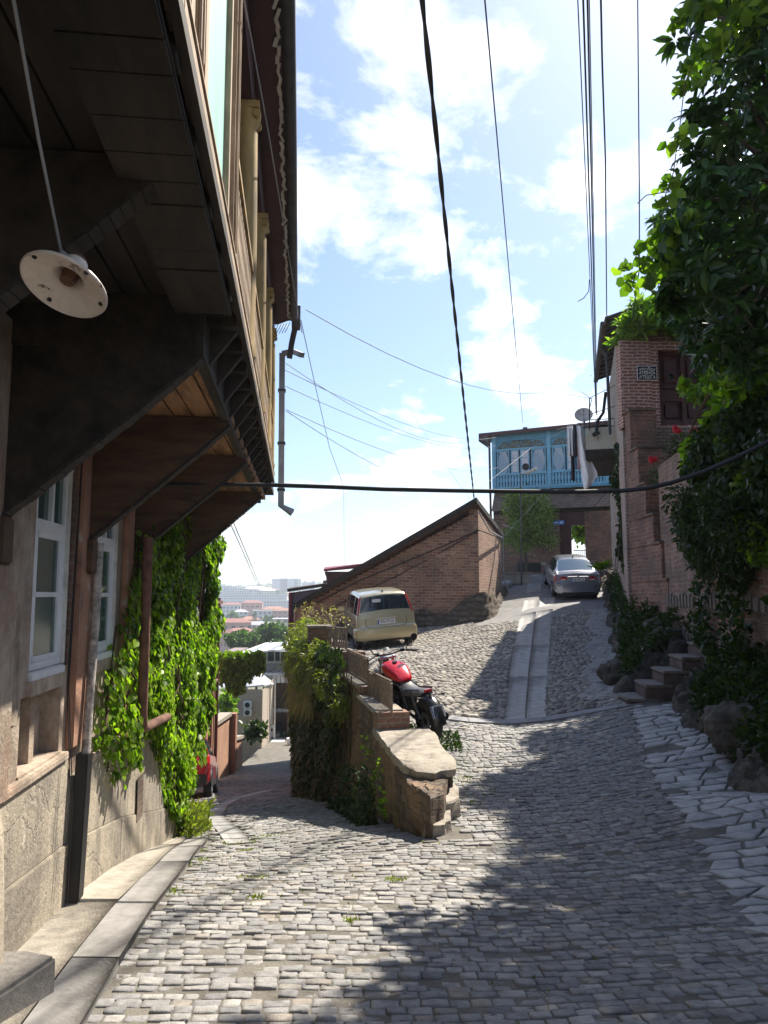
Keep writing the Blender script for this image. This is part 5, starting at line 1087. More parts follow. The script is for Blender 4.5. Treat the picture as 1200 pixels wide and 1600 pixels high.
def lens(name, c, em=0): 
    m, nt, b = mat_new(name); b.inputs['Base Color'].default_value = lin(c); b.inputs['Roughness'].default_value = 0.12; b.inputs['Coat Weight'].default_value = 0.6; return m
REDL = lens('red_lens', (0.42, 0.012, 0.012)); WHL = lens('clear_lens', (0.7, 0.7, 0.7)); ORL = lens('amber_lens', (0.6, 0.16, 0.02))
PLW = plain('plate_white', (0.72, 0.72, 0.72), 0.5, var=0.08, bumpd=0); PLB = plain('plate_blue', (0.03, 0.08, 0.35), 0.5, var=0.05, bumpd=0); INK = plain('plate_ink', (0.012, 0.012, 0.014), 0.6, var=0.05, bumpd=0)

class Body:
    """car shell from stations (y, z_bottom, w_bottom, z_belt, w_belt, z_top, w_top); y = 0 at the tail"""
    def __init__(s, st, rnd=0.5):
        s.a = np.array(st, float); s.t = np.linspace(0, 1, len(st))
    def at(s, t, v):
        """v from -1 (left sill) through 0 (roof centre) to 1 (right sill)"""
        q = [np.interp(t, s.t, s.a[:, i]) for i in range(7)]; y, zb, wb, zl, wl_, zt, wt = q; sg = -1 if v < 0 else 1; u = 1 - abs(v)   # u 0 sill, 1 centre
        h = zl - zb; g_ = max(zt - zl, 0.0)
        us = [0, 0.06, 0.2, 0.34, 0.44, 0.47, 0.72, 0.78, 0.88, 1.0]
        xs_ = [wb * 0.93, wb, wb * 1.0 + 0.35 * (wl_ - wb) + 0.012, wl_ + 0.02, wl_, wl_ - 0.03, wt + 0.045, wt, wt * 0.7, 0]
        zs_ = [zb, zb + 0.05, zb + 0.42 * h, zb + 0.8 * h, zl - 0.0, zl + 0.012 * min(1, g_ * 20), zt - 0.07 * min(1, g_ * 3), zt - 0.025, zt, zt + 0.022]
        return Vector((sg * np.interp(u, us, xs_), y, np.interp(u, us, zs_)))
    def nrm(s, t, v):
        e = 0.004; a = s.at(min(1, t + e), v) - s.at(max(0, t - e), v); b = s.at(t, min(1, v + e)) - s.at(t, max(-1, v - e)); n = b.cross(a); n.normalize()
        c = s.at(t, v) - Vector((0, 2.0, 0.7)); return n if n.dot(c) > 0 else -n
    def shell(s, nt_=60, nv=48):
        V = []; mb = MB(); vv = np.unique(np.r_[np.linspace(-1, 1, nv), [-0.56, -0.53, -0.28, -0.22, 0.56, 0.53, 0.28, 0.22]]); tt = np.unique(np.r_[np.linspace(0, 1, nt_), s.t])
        for t in tt: V += [s.at(t, v) for v in vv]
        k = len(vv); F = [(i * k + j, i * k + j + 1, (i + 1) * k + j + 1, (i + 1) * k + j) for i in range(len(tt) - 1) for j in range(k - 1)]
        F += [(i * k, (i + 1) * k, (i + 1) * k + k - 1, i * k + k - 1) for i in range(len(tt) - 1)]
        F.append(tuple(range(k))); F.append(tuple((len(tt) - 1) * k + j for j in range(k)))
        mb.add(V, F); return mb
    def patch(s, t0, t1, v0, v1, off=0.006, n=8, m=8, skew=0, tv0=None):
        mb = MB(); V = []
        for i in range(n + 1):
            for j in range(m + 1):
                a = i / n; b = j / m; t = t0 + (t1 - t0) * a + skew * b; v = v0 + (v1 - v0) * b
                V.append(s.at(t, v) + s.nrm(t, v) * off)
        mb.add(V, [(i * (m + 1) + j, i * (m + 1) + j + 1, (i + 1) * (m + 1) + j + 1, (i + 1) * (m + 1) + j) for i in range(n) for j in range(m)]); return mb
def wheel(parent, x, y, r, w, rim=RIM, spokes=5, name='wheel'):
    sg = 1 if x > 0 else -1; Rm = Matrix.Rotation(R(90), 3, 'Y')
    wn = MB(); pr = [(r * 0.62, -w / 2), (r * 0.9, -w / 2), (r * 0.98, -w * 0.38), (r, -w * 0.2), (r, w * 0.2), (r * 0.98, w * 0.38), (r * 0.9, w / 2), (r * 0.62, w / 2)]
    wn.lathe(pr, (x, y, r), 30, rot=Rm); t = wn.build(name, TYRE, parent, smooth=True)
    rm = MB(); rm.lathe([(r * 0.63, -w * .47), (r * 0.60, 0), (r * 0.63, w * .47)], (x, y, r), 30, rot=Rm); rm.lathe([(0, w * 0.36 * sg), (r * 0.13, w * 0.36 * sg), (r * 0.15, w * .3 * sg)], (x, y, r), 14, rot=Rm)
    for k in range(spokes):
        a = 2 * math.pi * k / spokes; c = Vector((x + sg * w * 0.33, y + math.cos(a) * r * 0.35, r + math.sin(a) * r * 0.35)); rm.box(c, (0.03, r * 0.62, r * 0.16), rot=Matrix.Rotation(a, 3, 'X'))
    rm.build('rim', rim, t, smooth=False); MB().lathe([(0, 0), (r * 0.6, 0)], (x - sg * 0.02, y, r), 20, rot=Rm).build('brake_disc', TRIM, t)
    return t
def plate(parent, c, w, h, body, tilt=0, blue=True, cover=None, two=None, rz=0):
    p = MB(); p.box((0, 0, 0), (w, 0.012, h)); o = p.build('number_plate', PLW, parent); o.location = c; o.rotation_euler = (tilt, 0, rz)
    MB().box((-w / 2 + w * 0.045, -0.002, 0), (w * 0.085, 0.012, h * 0.98)).build('country_band', PLB, o)
    rows_ = [(body, 0)] if not two else [(body, h * 0.22), (two, -h * 0.22)]
    for tx, dz in rows_: text_mesh('plate_text', tx, h * (0.86 if not two else 0.5), INK, o, (w * 0.04, -0.0075, dz), (R(90), 0, 0), 0.001, width=w * (0.80 if not two else 0.6))
    return o
def place(t, x, y, head, zf=zup, L=2.5, tr=1.45, roll_clamp=1.0):
    """stand a vehicle (origin under its rear axle) on the ground, nose along head (angle from +Y towards +X)"""
    h = Vector((math.sin(head), math.cos(head))); r_ = Vector((h.y, -h.x)); z = lambda p: float(zf(np.array([p.x]), np.array([p.y]))[0])
    o = Vector((x, y)); zr_ = z(o); zf_ = z(o + h * L); zl = z(o - r_ * tr / 2 + h * L / 2); zq = z(o + r_ * tr / 2 + h * L / 2)
    fy = Vector((h.x, h.y, (zf_ - zr_) / L)).normalized(); rx = Vector((r_.x, r_.y, (zq - zl) / tr * roll_clamp)); rx = (rx - fy * rx.dot(fy)).normalized(); up = rx.cross(fy)
    Mx = Matrix((rx, fy, up)).transposed(); t.location = (x, y, zr_ + 0.006); t.rotation_euler = Mx.to_euler()

# gold estate: square tailgate, tall red lamps beside the rear window
def gold_car():
    t = thing('parked_car', 'pale gold compact off-road car parked facing away on the sunny upper cobbles', 'car')
    PAINT = car_paint('gold_paint', (0.50, 0.45, 0.30))
    oh = 0.72
    st_ = [(0.0, 0.34, 0.74, 0.44, 0.78, 0.50, 0.70), (0.0, 0.30, 0.80, 0.60, 0.83, 0.66, 0.78), (0.035, 0.30, 0.81, 0.64, 0.84, 0.70, 0.80), (0.075, 0.30, 0.82, 0.90, 0.83, 0.97, 0.80), (0.10, 0.30, 0.83, 0.98, 0.83, 1.06, 0.79), (0.27, 0.30, 0.84, 1.0, 0.84, 1.56, 0.66), (0.36, 0.29, 0.845, 1.0, 0.84, 1.61, 0.64),
           (0.9, 0.28, 0.85, 1.0, 0.85, 1.645, 0.64), (1.9, 0.27, 0.85, 0.98, 0.85, 1.645, 0.64), (2.45, 0.27, 0.85, 0.97, 0.85, 1.58, 0.63), (3.05, 0.27, 0.85, 0.96, 0.84, 1.06, 0.72), (3.7, 0.28, 0.83, 0.90, 0.80, 0.96, 0.66), (3.95, 0.30, 0.78, 0.66, 0.74, 0.70, 0.6), (4.0, 0.36, 0.70, 0.5, 0.68, 0.54, 0.5)]
    B = Body(st_); mb = B.shell(); mb.v = [(v[0], v[1] - oh, v[2]) for v in mb.v]; mb.build('body', PAINT, t, smooth=True)
    T = lambda i: B.t[i]
    def sub(name, m, mat, par=t): m.v = [(v[0], v[1] - oh, v[2]) for v in m.v]; return m.build(name, mat, par, smooth=True)
    rw_ = sub('rear_window', B.patch(T(4) + 0.010, T(5) - 0.006, -0.205, 0.205, 0.008), GLASS)
    wp = MB(); a = B.at(T(5) - .004, 0.03) + Vector((0, -0.03, 0)); b = B.at(T(4) + .03, 0.12) + Vector((0, -0.03, 0)); wp.tube([a, b], 0.008, 5); wp.v = [(v[0], v[1] - oh, v[2]) for v in wp.v]; wp.build('wiper', TRIM, rw_)
    hm = MB(); hm.box((-0.22, 0.19 - oh, 1.41), (0.26, 0.03, 0.11), rot=Matrix.Rotation(R(-18), 3, 'X')); hm.build('rear_spot_mirror', WHL, rw_, bevel=0.02)
    for sg in (-1, 1):
        sub('tail_light', B.patch(T(4) - 0.004, T(5) + 0.006, sg * 0.215, sg * 0.42, 0.014), REDL)
        for (i0, i1, nm) in ((6, 7, 'quarter'), (7, 8, 'rear'), (8, 9, 'front')):
            sub('side_window', B.patch(T(i0) + 0.008, T(i1) - 0.006, sg * 0.525, sg * 0.30, 0.006), GLASS)
        m_ = MB(); m_.box((sg * 0.95, 2.62 - oh, 1.03), (0.2, 0.1, 0.15)); m_.build('door_mirror', PAINT, t, bevel=0.03)
        m_ = MB(); m_.box((sg * 0.866, 1.75 - oh, 0.66), (0.02, 2.1, 0.07)); m_.build('side_moulding', PAINT, t, bevel=0.008)
        for yy in (0.72, 3.2):
            MB().lathe([(0.36, -0.012), (0.40, -0.012), (0.41, 0.0), (0.40, 0.012), (0.36, 0.012)], (sg * 0.853, yy - oh, 0.34), 26, rot=Matrix.Rotation(R(90), 3, 'Y')).build('wheel_arch', TRIM, t)
    # bumper: a deep smooth bar
    bp = MB(); bp.v = []; prof = [(0.02, 0.30), (-0.035, 0.32), (-0.055, 0.40), (-0.055, 0.56), (-0.03, 0.63), (0.04, 0.645)]
    path = [(-0.87, 0.55), (-0.87, 0.18), (-0.83, 0.05), (-0.70, 0.0), (-0.35, -0.02), (0, -0.025), (0.35, -0.02), (0.70, 0.0), (0.83, 0.05), (0.87, 0.18), (0.87, 0.55)]
    V = []
    for i, (x, y) in enumerate(path):
        a = Vector(path[max(0, i - 1)]); b = Vector(path[min(len(path) - 1, i + 1)]); d = (b - a).normalized(); n = Vector((d.y, -d.x))
        for q, z in prof: V.append((x - n.x * q, y - n.y * q - oh, z))
    k = len(prof); bp.add(V, [(i * k + j, i * k + j + 1, (i + 1) * k + j + 1, (i + 1) * k + j) for i in range(len(path) - 1) for j in range(k - 1)]); bp.build('bumper', car_paint('gold_bumper', (0.50, 0.43, 0.25), 0.4, 0.3), t, smooth=True)
    gb = MB(); gb.tube([(-0.60, 0.055 - oh, 0.92), (-0.60, 0.02 - oh, 0.72), (-0.5, -0.0 - oh, 0.665), (0.5, -0.0 - oh, 0.665), (0.60, 0.02 - oh, .72), (0.60, 0.055 - oh, .92)], 0.006, 5); gb.build('tailgate_seam', TRIM, t)
    gb = MB(); gb.box((0, 0.045 - oh, 0.905), (0.62, 0.02, 0.022), rot=Matrix.Rotation(R(-8), 3, 'X')); gb.build('tailgate_handle', WHL, t)
    plate(t, (0, 0.035 - oh, 0.80), 0.52, 0.125, 'WG-777-CB', tilt=R(-10))
    MB().tube([(0.45, 0.05 - oh, 0.25), (0.45, 0.5 - oh, 0.27)], 0.03, 8).tube([(0.2, .3 - oh, .27), (.45, .3 - oh, .27)], .07, 8).build('exhaust', M['rust'], t)
    MB().box((0.0, 2.0 - oh, 0.32), (1.4, 3.4, 0.12)).build('underbody', TRIM, t)
    MB().box((0.02, 0.42 - oh, 1.66), (0.05, 0.1, 0.04)).build('aerial_base', TRIM, t, bevel=0.01)
    for sg in (-1, 1): wheel(t, sg * 0.755, 0.0, 0.33, 0.20); wheel(t, sg * 0.755, 2.48, 0.33, 0.20)
    c = P(600, 1014, 22.6); place(t, c.x - 0.0, 22.75, R(-11), L=2.48)
    t.scale = (1.0, 1.0, 1.0)
gold_car()
def silver_car():
    t = thing('parked_car', 'silver saloon car parked facing away in the shade below the blue house', 'car')
    PAINT = car_paint('silver_paint', (0.33, 0.34, 0.40), 0.25, 0.7); oh = 0.95
    st_ = [(0.0, 0.36, 0.72, 0.42, 0.78, 0.48, 0.70), (0.0, 0.28, 0.80, 0.62, 0.84, 0.66, 0.78), (0.04, 0.27, 0.82, 0.70, 0.86, 0.72, 0.80), (0.10, 0.26, 0.84, 0.92, 0.85, 0.95, 0.76), (0.14, 0.26, 0.85, 0.96, 0.85, 1.005, 0.74), (0.48, 0.25, 0.87, 0.98, 0.86, 1.05, 0.70), (1.25, 0.25, 0.88, 0.98, 0.87, 1.40, 0.58), (1.55, 0.25, 0.885, 0.98, 0.87, 1.455, 0.56),
           (2.0, 0.25, 0.89, 0.97, 0.88, 1.475, 0.56), (2.6, 0.25, 0.89, 0.96, 0.88, 1.44, 0.57), (3.4, 0.25, 0.88, 0.94, 0.86, 1.02, 0.70), (4.2, 0.27, 0.85, 0.84, 0.80, 0.88, 0.62), (4.5, 0.30, 0.78, 0.6, 0.72, 0.66, 0.55), (4.58, 0.36, 0.66, 0.5, 0.6, 0.54, 0.4)]
    B = Body(st_); mb = B.shell(); mb.v = [(v[0], v[1] - oh, v[2]) for v in mb.v]; mb.build('body', PAINT, t, smooth=True); T = lambda i: B.t[i]
    def sub(name, m, mat, par=t): m.v = [(v[0], v[1] - oh, v[2]) for v in m.v]; return m.build(name, mat, par, smooth=True)
    sub('rear_window', B.patch(T(5) + 0.008, T(6) + 0.004, -0.225, 0.225, 0.007), GLASSB)
    sub('windscreen', B.patch(T(9) + .01, T(10) - .01, -0.26, 0.26, 0.007), GLASS)
    for sg in (-1, 1):
        sub('side_window', B.patch(T(6) - 0.03, T(8), sg * 0.525, sg * 0.31, 0.006), GLASS); sub('side_window', B.patch(T(8) + .006, T(9) + .03, sg * 0.525, sg * 0.31, 0.006), GLASS)
        tl = sub('tail_light', B.patch(T(2) + 0.012, T(4) - 0.004, sg * 0.40, sg * 0.70, 0.016), REDL)
        l = MB()
        l.prism([(sg * 0.40, -0.0, 0.80), (sg * 0.80, 0.03, 0.78), (sg * 0.88, 0.25, 0.84), (sg * 0.86, 0.22, 0.93), (sg * 0.72, 0.02, 0.94), (sg * 0.45, 0.01, 0.90)], (0, 0.08, 0)); l.v = [(v[0], v[1] - oh + .02, v[2]) for v in l.v]; l.build('lamp_cluster', REDL, tl, bevel=0.012)
        MB().box((sg * 0.55, -0.0 - oh + .03, 0.80), (0.16, 0.03, 0.035)).build('reversing_lamp', WHL, tl)
        m_ = MB(); m_.box((sg * 0.98, 3.0 - oh, 1.02), (0.2, 0.1, 0.13)); m_.build('door_mirror', PAINT, t, bevel=0.03)
    bp = MB(); bp.prism([(-0.86, 0.14, 0.27), (-0.84, -0.0, 0.27), (-0.6, -0.06, 0.27), (0.6, -0.06, 0.27), (0.84, 0.0, 0.27), (0.86, 0.14, 0.27)], (0, 0, 0.33)); bp.v = [(v[0], v[1] - oh, v[2]) for v in bp.v]; bp.build('bumper', PAINT, t, bevel=0.05)
    MB().box((0, -0.045 - oh, 0.25), (1.2, 0.08, 0.1)).build('diffuser', TRIM, t)
    MB().tube([(-0.38, -0.01 - oh, 0.91), (0.38, -0.01 - oh, 0.91)], 0.02, 8).build('chrome_strip', RIM, t)
    plate(t, (0.0, -0.015 - oh, 0.80), 0.50, 0.115, 'MJ-000-JA', tilt=R(-6)); MB().lathe([(0, 0), (0.04, 0)], (0, -0.0 - oh, .965), 12, rot=Matrix.Rotation(R(90), 3, 'X')).build('badge', RIM, t)
    MB().prism([(0.0, 1.45 - oh, 1.45), (0.0, 1.62 - oh, 1.46), (0.0, 1.46 - oh, 1.56)], (0.02, 0, 0)).build('fin_aerial', TRIM, t)
    for sg in (-1, 1): wheel(t, sg * 0.79, 0.0, 0.325, 0.21); wheel(t, sg * 0.79, 2.68, 0.325, 0.21)
    place(t, P(901, 935, 29.8).x, 30.1, R(6), L=2.68, tr=1.5, roll_clamp=0.7)
silver_car()
def red_car():
    t = thing('parked_car', 'bright red car half hidden by the ivy corner on the lower street', 'car')
    PAINT = car_paint('red_paint', (0.45, 0.008, 0.012), 0.25, 0.2); oh = 0.8
    st_ = [(0.0, 0.4, 0.70, 0.5, 0.74, 0.55, 0.6), (0.02, 0.34, 0.82, 0.8, 0.84, 0.88, 0.72), (0.12, 0.32, 0.86, 0.98, 0.86, 1.08, 0.72), (0.5, 0.32, 0.88, 1.02, 0.87, 1.50, 0.62), (1.2, 0.31, 0.89, 1.0, 0.88, 1.58, 0.62), (2.4, 0.31, 0.89, 0.98, 0.88, 1.52, 0.62), (3.1, 0.31, 0.88, 0.97, 0.87, 1.05, 0.72), (3.9, 0.33, 0.85, 0.85, 0.80, 0.9, 0.6), (4.15, 0.4, 0.7, 0.6, 0.66, 0.62, 0.4)]
    B = Body(st_); mb = B.shell(); mb.v = [(v[0], v[1] - oh, v[2]) for v in mb.v]; mb.build('body', PAINT, t, smooth=True); T = lambda i: B.t[i]
    def sub(name, m, mat): m.v = [(v[0], v[1] - oh, v[2]) for v in m.v]; return m.build(name, mat, t, smooth=True)
    sub('rear_window', B.patch(T(2) + .01, T(3) - .01, -0.28, 0.28, .007), GLASS); sub('windscreen', B.patch(T(5) + .01, T(6) - .01, -0.28, 0.28, .007), GLASS)
    for sg in (-1, 1):
        sub('side_window', B.patch(T(3) + .02, T(4) - .006, sg * .525, sg * .31, .006), GLASS); sub('side_window', B.patch(T(4) + .006, T(5) - .02, sg * .525, sg * .31, .006), GLASS); sub('tail_light', B.patch(T(1) + .02, T(2), sg * .42, sg * .62, .012), REDL)
        wa = MB()
        for yy in (0.0, 2.55): wa.lathe([(0.35, -0.012), (0.41, -0.012), (0.42, 0.0), (0.41, 0.016), (0.35, 0.016)], (sg * 0.885, yy, 0.34), 26, rot=Matrix.Rotation(R(90), 3, 'Y'))
        wa.box((sg * 0.87, 1.3, 0.33), (0.04, 2.0, 0.14)); wa.build('sill_cladding', TRIM, t)
        wheel(t, sg * 0.80, 0, 0.34, 0.21); wheel(t, sg * 0.80, 2.55, 0.34, 0.21)
    MB().prism([(-0.80, -0.04 - oh, 0.33), (0.80, -0.04 - oh, 0.33), (0.87, 0.2 - oh, 0.33), (-0.87, 0.2 - oh, 0.33)], (0, 0, 0.25)).build('bumper', TRIM, t, bevel=0.03)
    c = P(315, 1232, 21.5); place(t, c.x - 0.28, 19.9, R(-9), zf=zlow, L=2.55)
red_car()

def motorbike():
    t = thing('motorcycle', 'black motorcycle with a bright red fuel tank leaning on its stand beside the railing', 'motorcycle')
    RED = car_paint('tank_red', (0.55, 0.006, 0.02), 0.2, 0.1); BLK = plain('gloss_black', (0.015, 0.015, 0.017), 0.3, var=0.2, bumpd=0, coat=.3); ENG = plain('engine_metal', (0.06, 0.06, 0.065), 0.4, metal=0.7, var=0.4, scale=20)
    Ry = Matrix.Rotation(R(90), 3, 'Y')
    def whl(y, r, w, name):
        a = MB(); n = 10; pr = [(r - w * 0.5 + w * 0.5 * math.cos(k / n * 2 * math.pi), w * 0.5 * math.sin(k / n * 2 * math.pi)) for k in range(n + 1)]; a.lathe(pr, (0, y, r), 34, rot=Ry); o = a.build(name, TYRE, t, smooth=True)
        b = MB(); b.lathe([(r - w * .95, -0.03), (r - w * .8, -0.035), (r - w * .8, 0.035), (r - w * .95, 0.03)], (0, y, r), 30, rot=Ry); b.tube([(-0.06, y, r), (0.06, y, r)], 0.045, 12)
        for k in range(5):
            an = 2 * math.pi * k / 5; b.box((0, y + math.cos(an) * r * 0.35, r + math.sin(an) * r * 0.35), (0.02, r * 0.62, 0.035), rot=Matrix.Rotation(an, 3, 'X'))
        b.build('rim', BLK, o); MB().lathe([(0.06, 0), (0.13, 0)], (-0.055, y, r), 24, rot=Ry).build('brake_disc', RIM, o); return o
    whl(0, 0.315, 0.175, 'rear_wheel'); whl(1.49, 0.33, 0.12, 'front_wheel')
    # tank
    prof = [(0.60, 0.05, 0.86, 0.83, 0.10), (0.66, 0.10, 0.90, 0.80, 0.13), (0.78, 0.135, 0.955, 0.77, 0.17), (0.90, 0.15, 0.985, 0.76, 0.195), (1.02, 0.145, 0.985, 0.77, 0.20), (1.12, 0.11, 0.955, 0.80, 0.17), (1.17, 0.05, 0.90, 0.84, 0.08)]
    V = []; n = 16
    for y, _, zt, zb, w in prof:
        for k in range(n):
            a = 2 * math.pi * k / n; c, s_ = math.cos(a), math.sin(a); V.append((w * (abs(c) ** 0.8) * (1 if c > 0 else -1), y, -0.11 + (y - 0.6) * 0.16 + (zt + zb) / 2 + (zt - zb) / 2 * (abs(s_) ** 0.75) * (1 if s_ > 0 else -1)))
    F = [(i * n + k, i * n + (k + 1) % n, (i + 1) * n + (k + 1) % n, (i + 1) * n + k) for i in range(len(prof) - 1) for k in range(n)] + [tuple(range(n)), tuple((len(prof) - 1) * n + k for k in range(n))]
    tk = MB().add(V, F).build('fuel_tank', RED, t, smooth=True); sb_ = tk.modifiers.new('s', 'SUBSURF'); sb_.levels = 1; sb_.render_levels = 2
    MB().lathe([(0, 0.012), (0.035, 0.01), (0.04, 0)], (0, 0.95, 0.935), 16).build('filler_cap', BLK, tk)
    se = MB(); V = []
    for y, w, zt, zb in ((0.0, 0.10, 0.83, 0.79), (0.08, 0.125, 0.845, 0.77), (0.25, 0.135, 0.80, 0.72), (0.42, 0.14, 0.765, 0.68), (0.56, 0.12, 0.79, 0.68), (0.66, 0.08, 0.84, 0.74)):
        for x, z in ((-w, zb), (-w * 1.02, zt - .03), (-w * .7, zt), (0, zt + .006), (w * .7, zt), (w * 1.02, zt - .03), (w, zb)): V.append((x, y, z - 0.10))
    se.add(V, [(i * 7 + j, i * 7 + j + 1, (i + 1) * 7 + j + 1, (i + 1) * 7 + j) for i in range(5) for j in range(6)] + [(i * 7, (i + 1) * 7, (i + 1) * 7 + 6, i * 7 + 6) for i in range(5)] + [tuple(range(7)), tuple(35 + j for j in range(7))]); se.build('seat', plain('seat_leather', (0.05, 0.05, 0.058), 0.5, var=.15), t, smooth=True)
    # engine, frame, exhaust
    e = MB(); e.box((0, 0.78, 0.42), (0.30, 0.46, 0.30)); e.build('engine_block', ENG, t, bevel=0.04)
    e = MB()
    for i in range(7): e.box((0, 0.93 + i * 0.006, 0.52 + i * 0.032), (0.27, 0.24, 0.014))
    e.build('cylinder_fins', ENG, t)
    e = MB(); e.tube([(-0.15, 0.70, 0.40), (-0.19, 0.70, 0.40)], 0.11, 18); e.tube([(0.15, 0.74, 0.42), (0.185, 0.74, 0.42)], 0.10, 18); e.build('engine_covers', BLK, t)
    e = MB(); e.box((0, 1.12, 0.62), (0.30, 0.06, 0.26), rot=Matrix.Rotation(R(-14), 3, 'X')); e.build('radiator', BLK, t)
    f = MB()
    for sg in (-1, 1):
        f.tube([(0, 1.16, 0.88), (sg * 0.12, 0.95, 0.72), (sg * 0.13, 0.55, 0.66), (sg * 0.12, 0.40, 0.40), (sg * 0.11, 0.42, 0.32)], 0.02, 8); f.tube([(0, 1.18, 0.80), (sg * 0.13, 1.06, 0.50), (sg * 0.13, 0.95, 0.28), (sg * .12, 0.45, 0.27)], 0.018, 8)
        f.tube([(sg * 0.12, 0.45, 0.66), (sg * 0.11, 0.05, 0.76)], 0.015, 6); f.tube([(sg * 0.115, 0.42, 0.34), (sg * 0.115, 0.0, 0.315)], 0.024, 8); f.tube([(sg * 0.13, 0.02, 0.36), (sg * 0.13, 0.24, 0.70)], 0.026, 8)
    f.build('frame', BLK, t, smooth=True)
    x = MB(); x.tube([(0.10, 1.08, 0.45), (0.15, 1.02, 0.26), (0.17, 0.7, 0.20), (0.19, 0.35, 0.25)], 0.025, 10); x.tube([(0.20, 0.36, 0.25), (0.215, -0.12, 0.36)], [0.045, 0.05], 14); x.build('exhaust', BLK, t, smooth=True)
    f = MB(); f.tube([(0.10, 1.49, 0.33), (0.10, 1.30, 0.72)], 0.030, 10); f.tube([(-0.10, 1.49, 0.33), (-0.10, 1.30, 0.72)], 0.030, 10); f.tube([(0.10, 1.30, 0.70), (0.10, 1.17, 0.98)], 0.022, 10); f.tube([(-0.10, 1.30, 0.70), (-0.10, 1.17, 0.98)], 0.022, 10); f.box((0, 1.19, 0.95), (0.26, 0.07, 0.03)); f.box((0, 1.26, 0.80), (0.26, 0.07, 0.03)); f.build('front_fork', M['galv'], t, smooth=True)
    def fender(y, r, a0, a1, w, name):
        m = MB(); V = []; n = 12
        for k in range(n + 1):
            a = R(a0 + (a1 - a0) * k / n)
            for q, dr in ((-1, -0.03), (-0.6, 0.0), (0, 0.008), (0.6, 0), (1, -0.03)): V.append((q * w / 2, y + math.cos(a) * (r + dr), 0.32 + math.sin(a) * (r + dr)))
        m.add(V, [(i * 5 + j, i * 5 + j + 1, (i + 1) * 5 + j + 1, (i + 1) * 5 + j) for i in range(n) for j in range(4)]); return m.build(name, BLK, t, smooth=True)
    fender(1.49, 0.36, 60, 170, 0.14, 'front_fender'); fender(0, 0.37, 60, 175, 0.19, 'rear_fender')
    h = MB(); h.tube([(-0.40, 1.00, 1.03), (-0.30, 1.05, 1.05), (-0.16, 1.13, 1.03), (-0.08, 1.16, 1.0), (0.08, 1.16, 1.0), (0.16, 1.13, 1.03), (0.30, 1.05, 1.05), (0.40, 1.00, 1.03)], 0.013, 8); hb = h.build('handlebar', BLK, t, smooth=True)
    for sg in (-1, 1):
        MB().tube([(sg * 0.28, 1.06, 1.05), (sg * 0.42, 0.99, 1.027)], 0.019, 10).build('grip', TRIM, hb); MB().tube([(sg * 0.22, 1.12, 1.04), (sg * 0.38, 1.07, 1.035)], 0.007, 6).build('lever', M['galv'], hb); MB().box((sg * 0.22, 1.10, 1.05), (0.07, 0.05, 0.05)).build('switch_box', BLK, hb, bevel=.008)
        m = MB(); m.tube([(sg * 0.27, 1.07, 1.06), (sg * 0.33, 1.08, 1.16), (sg * 0.39, 1.07, 1.19)], 0.009, 6); m.lathe([(0, -0.014), (0.045, -0.012), (0.058, -0.003), (0.058, 0.006), (0.0, 0.010)], (sg * 0.41, 1.05, 1.23), 18, rot=Matrix.Rotation(R(90), 3, 'X')); m.build('mirror', BLK, hb, smooth=True)
        s = MB(); s.tube([(sg * 0.06, -0.08, 0.70), (sg * 0.17, -0.12, 0.70)], 0.008, 6); s.tube([(sg * 0.17, -0.12, .70), (sg * 0.21, -0.12, 0.70)], 0.02, 8); s.build('indicator', BLK, t)
        MB().tube([(sg * 0.14, 0.62, 0.34), (sg * 0.24, 0.60, 0.34)], 0.014, 8).build('footpeg', BLK, t)
    MB().lathe([(0.0, 0.07), (0.06, 0.06), (0.088, 0.02), (0.092, 0.0), (0.0, -0.01)], (0, 1.33, 0.88), 20, rot=Matrix.Rotation(R(-90), 3, 'X')).build('headlight', BLK, t, smooth=True)
    MB().tube([(0, 1.20, 1.04), (0, 1.235, 1.075)], 0.05, 16).build('instrument', WHL, t)
    tl = MB(); tl.box((0, -0.04, 0.76), (0.12, 0.05, 0.04)); tl.build('tail_light', REDL, t, bevel=.01); MB().tube([(0, -0.02, 0.76), (0, -0.2, 0.60), (0, -0.26, 0.55)], 0.016, 6).build('plate_bracket', BLK, t)
    plate(t, (0, -0.285, 0.53), 0.20, 0.17, 'DO', tilt=R(-28), two='0457')
    MB().tube([(-0.10, 0.62, 0.27), (-0.33, 0.58, -0.055)], 0.012, 6).build('side_stand', BLK, t)
    ch = MB(); ch.box((0.115, 0.3, 0.34), (0.02, 0.6, 0.09)); ch.build('chain_guard', BLK, t)
    c = P(672, 1158, 11.0); z = float(zup(np.array([c.x]), np.array([11.0]))[0]); head = R(-27)
    h_ = Vector((math.sin(head), math.cos(head))); zf_ = float(zup(np.array([c.x + h_.x * 1.5]), np.array([11 + h_.y * 1.5]))[0])
    t.location = (c.x, 11.0, z + 0.005); t.rotation_mode = 'QUATERNION'
    t.rotation_quaternion = Matrix.Rotation(-head, 3, 'Z').to_quaternion() @ Matrix.Rotation(math.atan2(zf_ - z, 1.5), 3, 'X').to_quaternion() @ Matrix.Rotation(R(-9), 3, 'Y').to_quaternion()
motorbike()
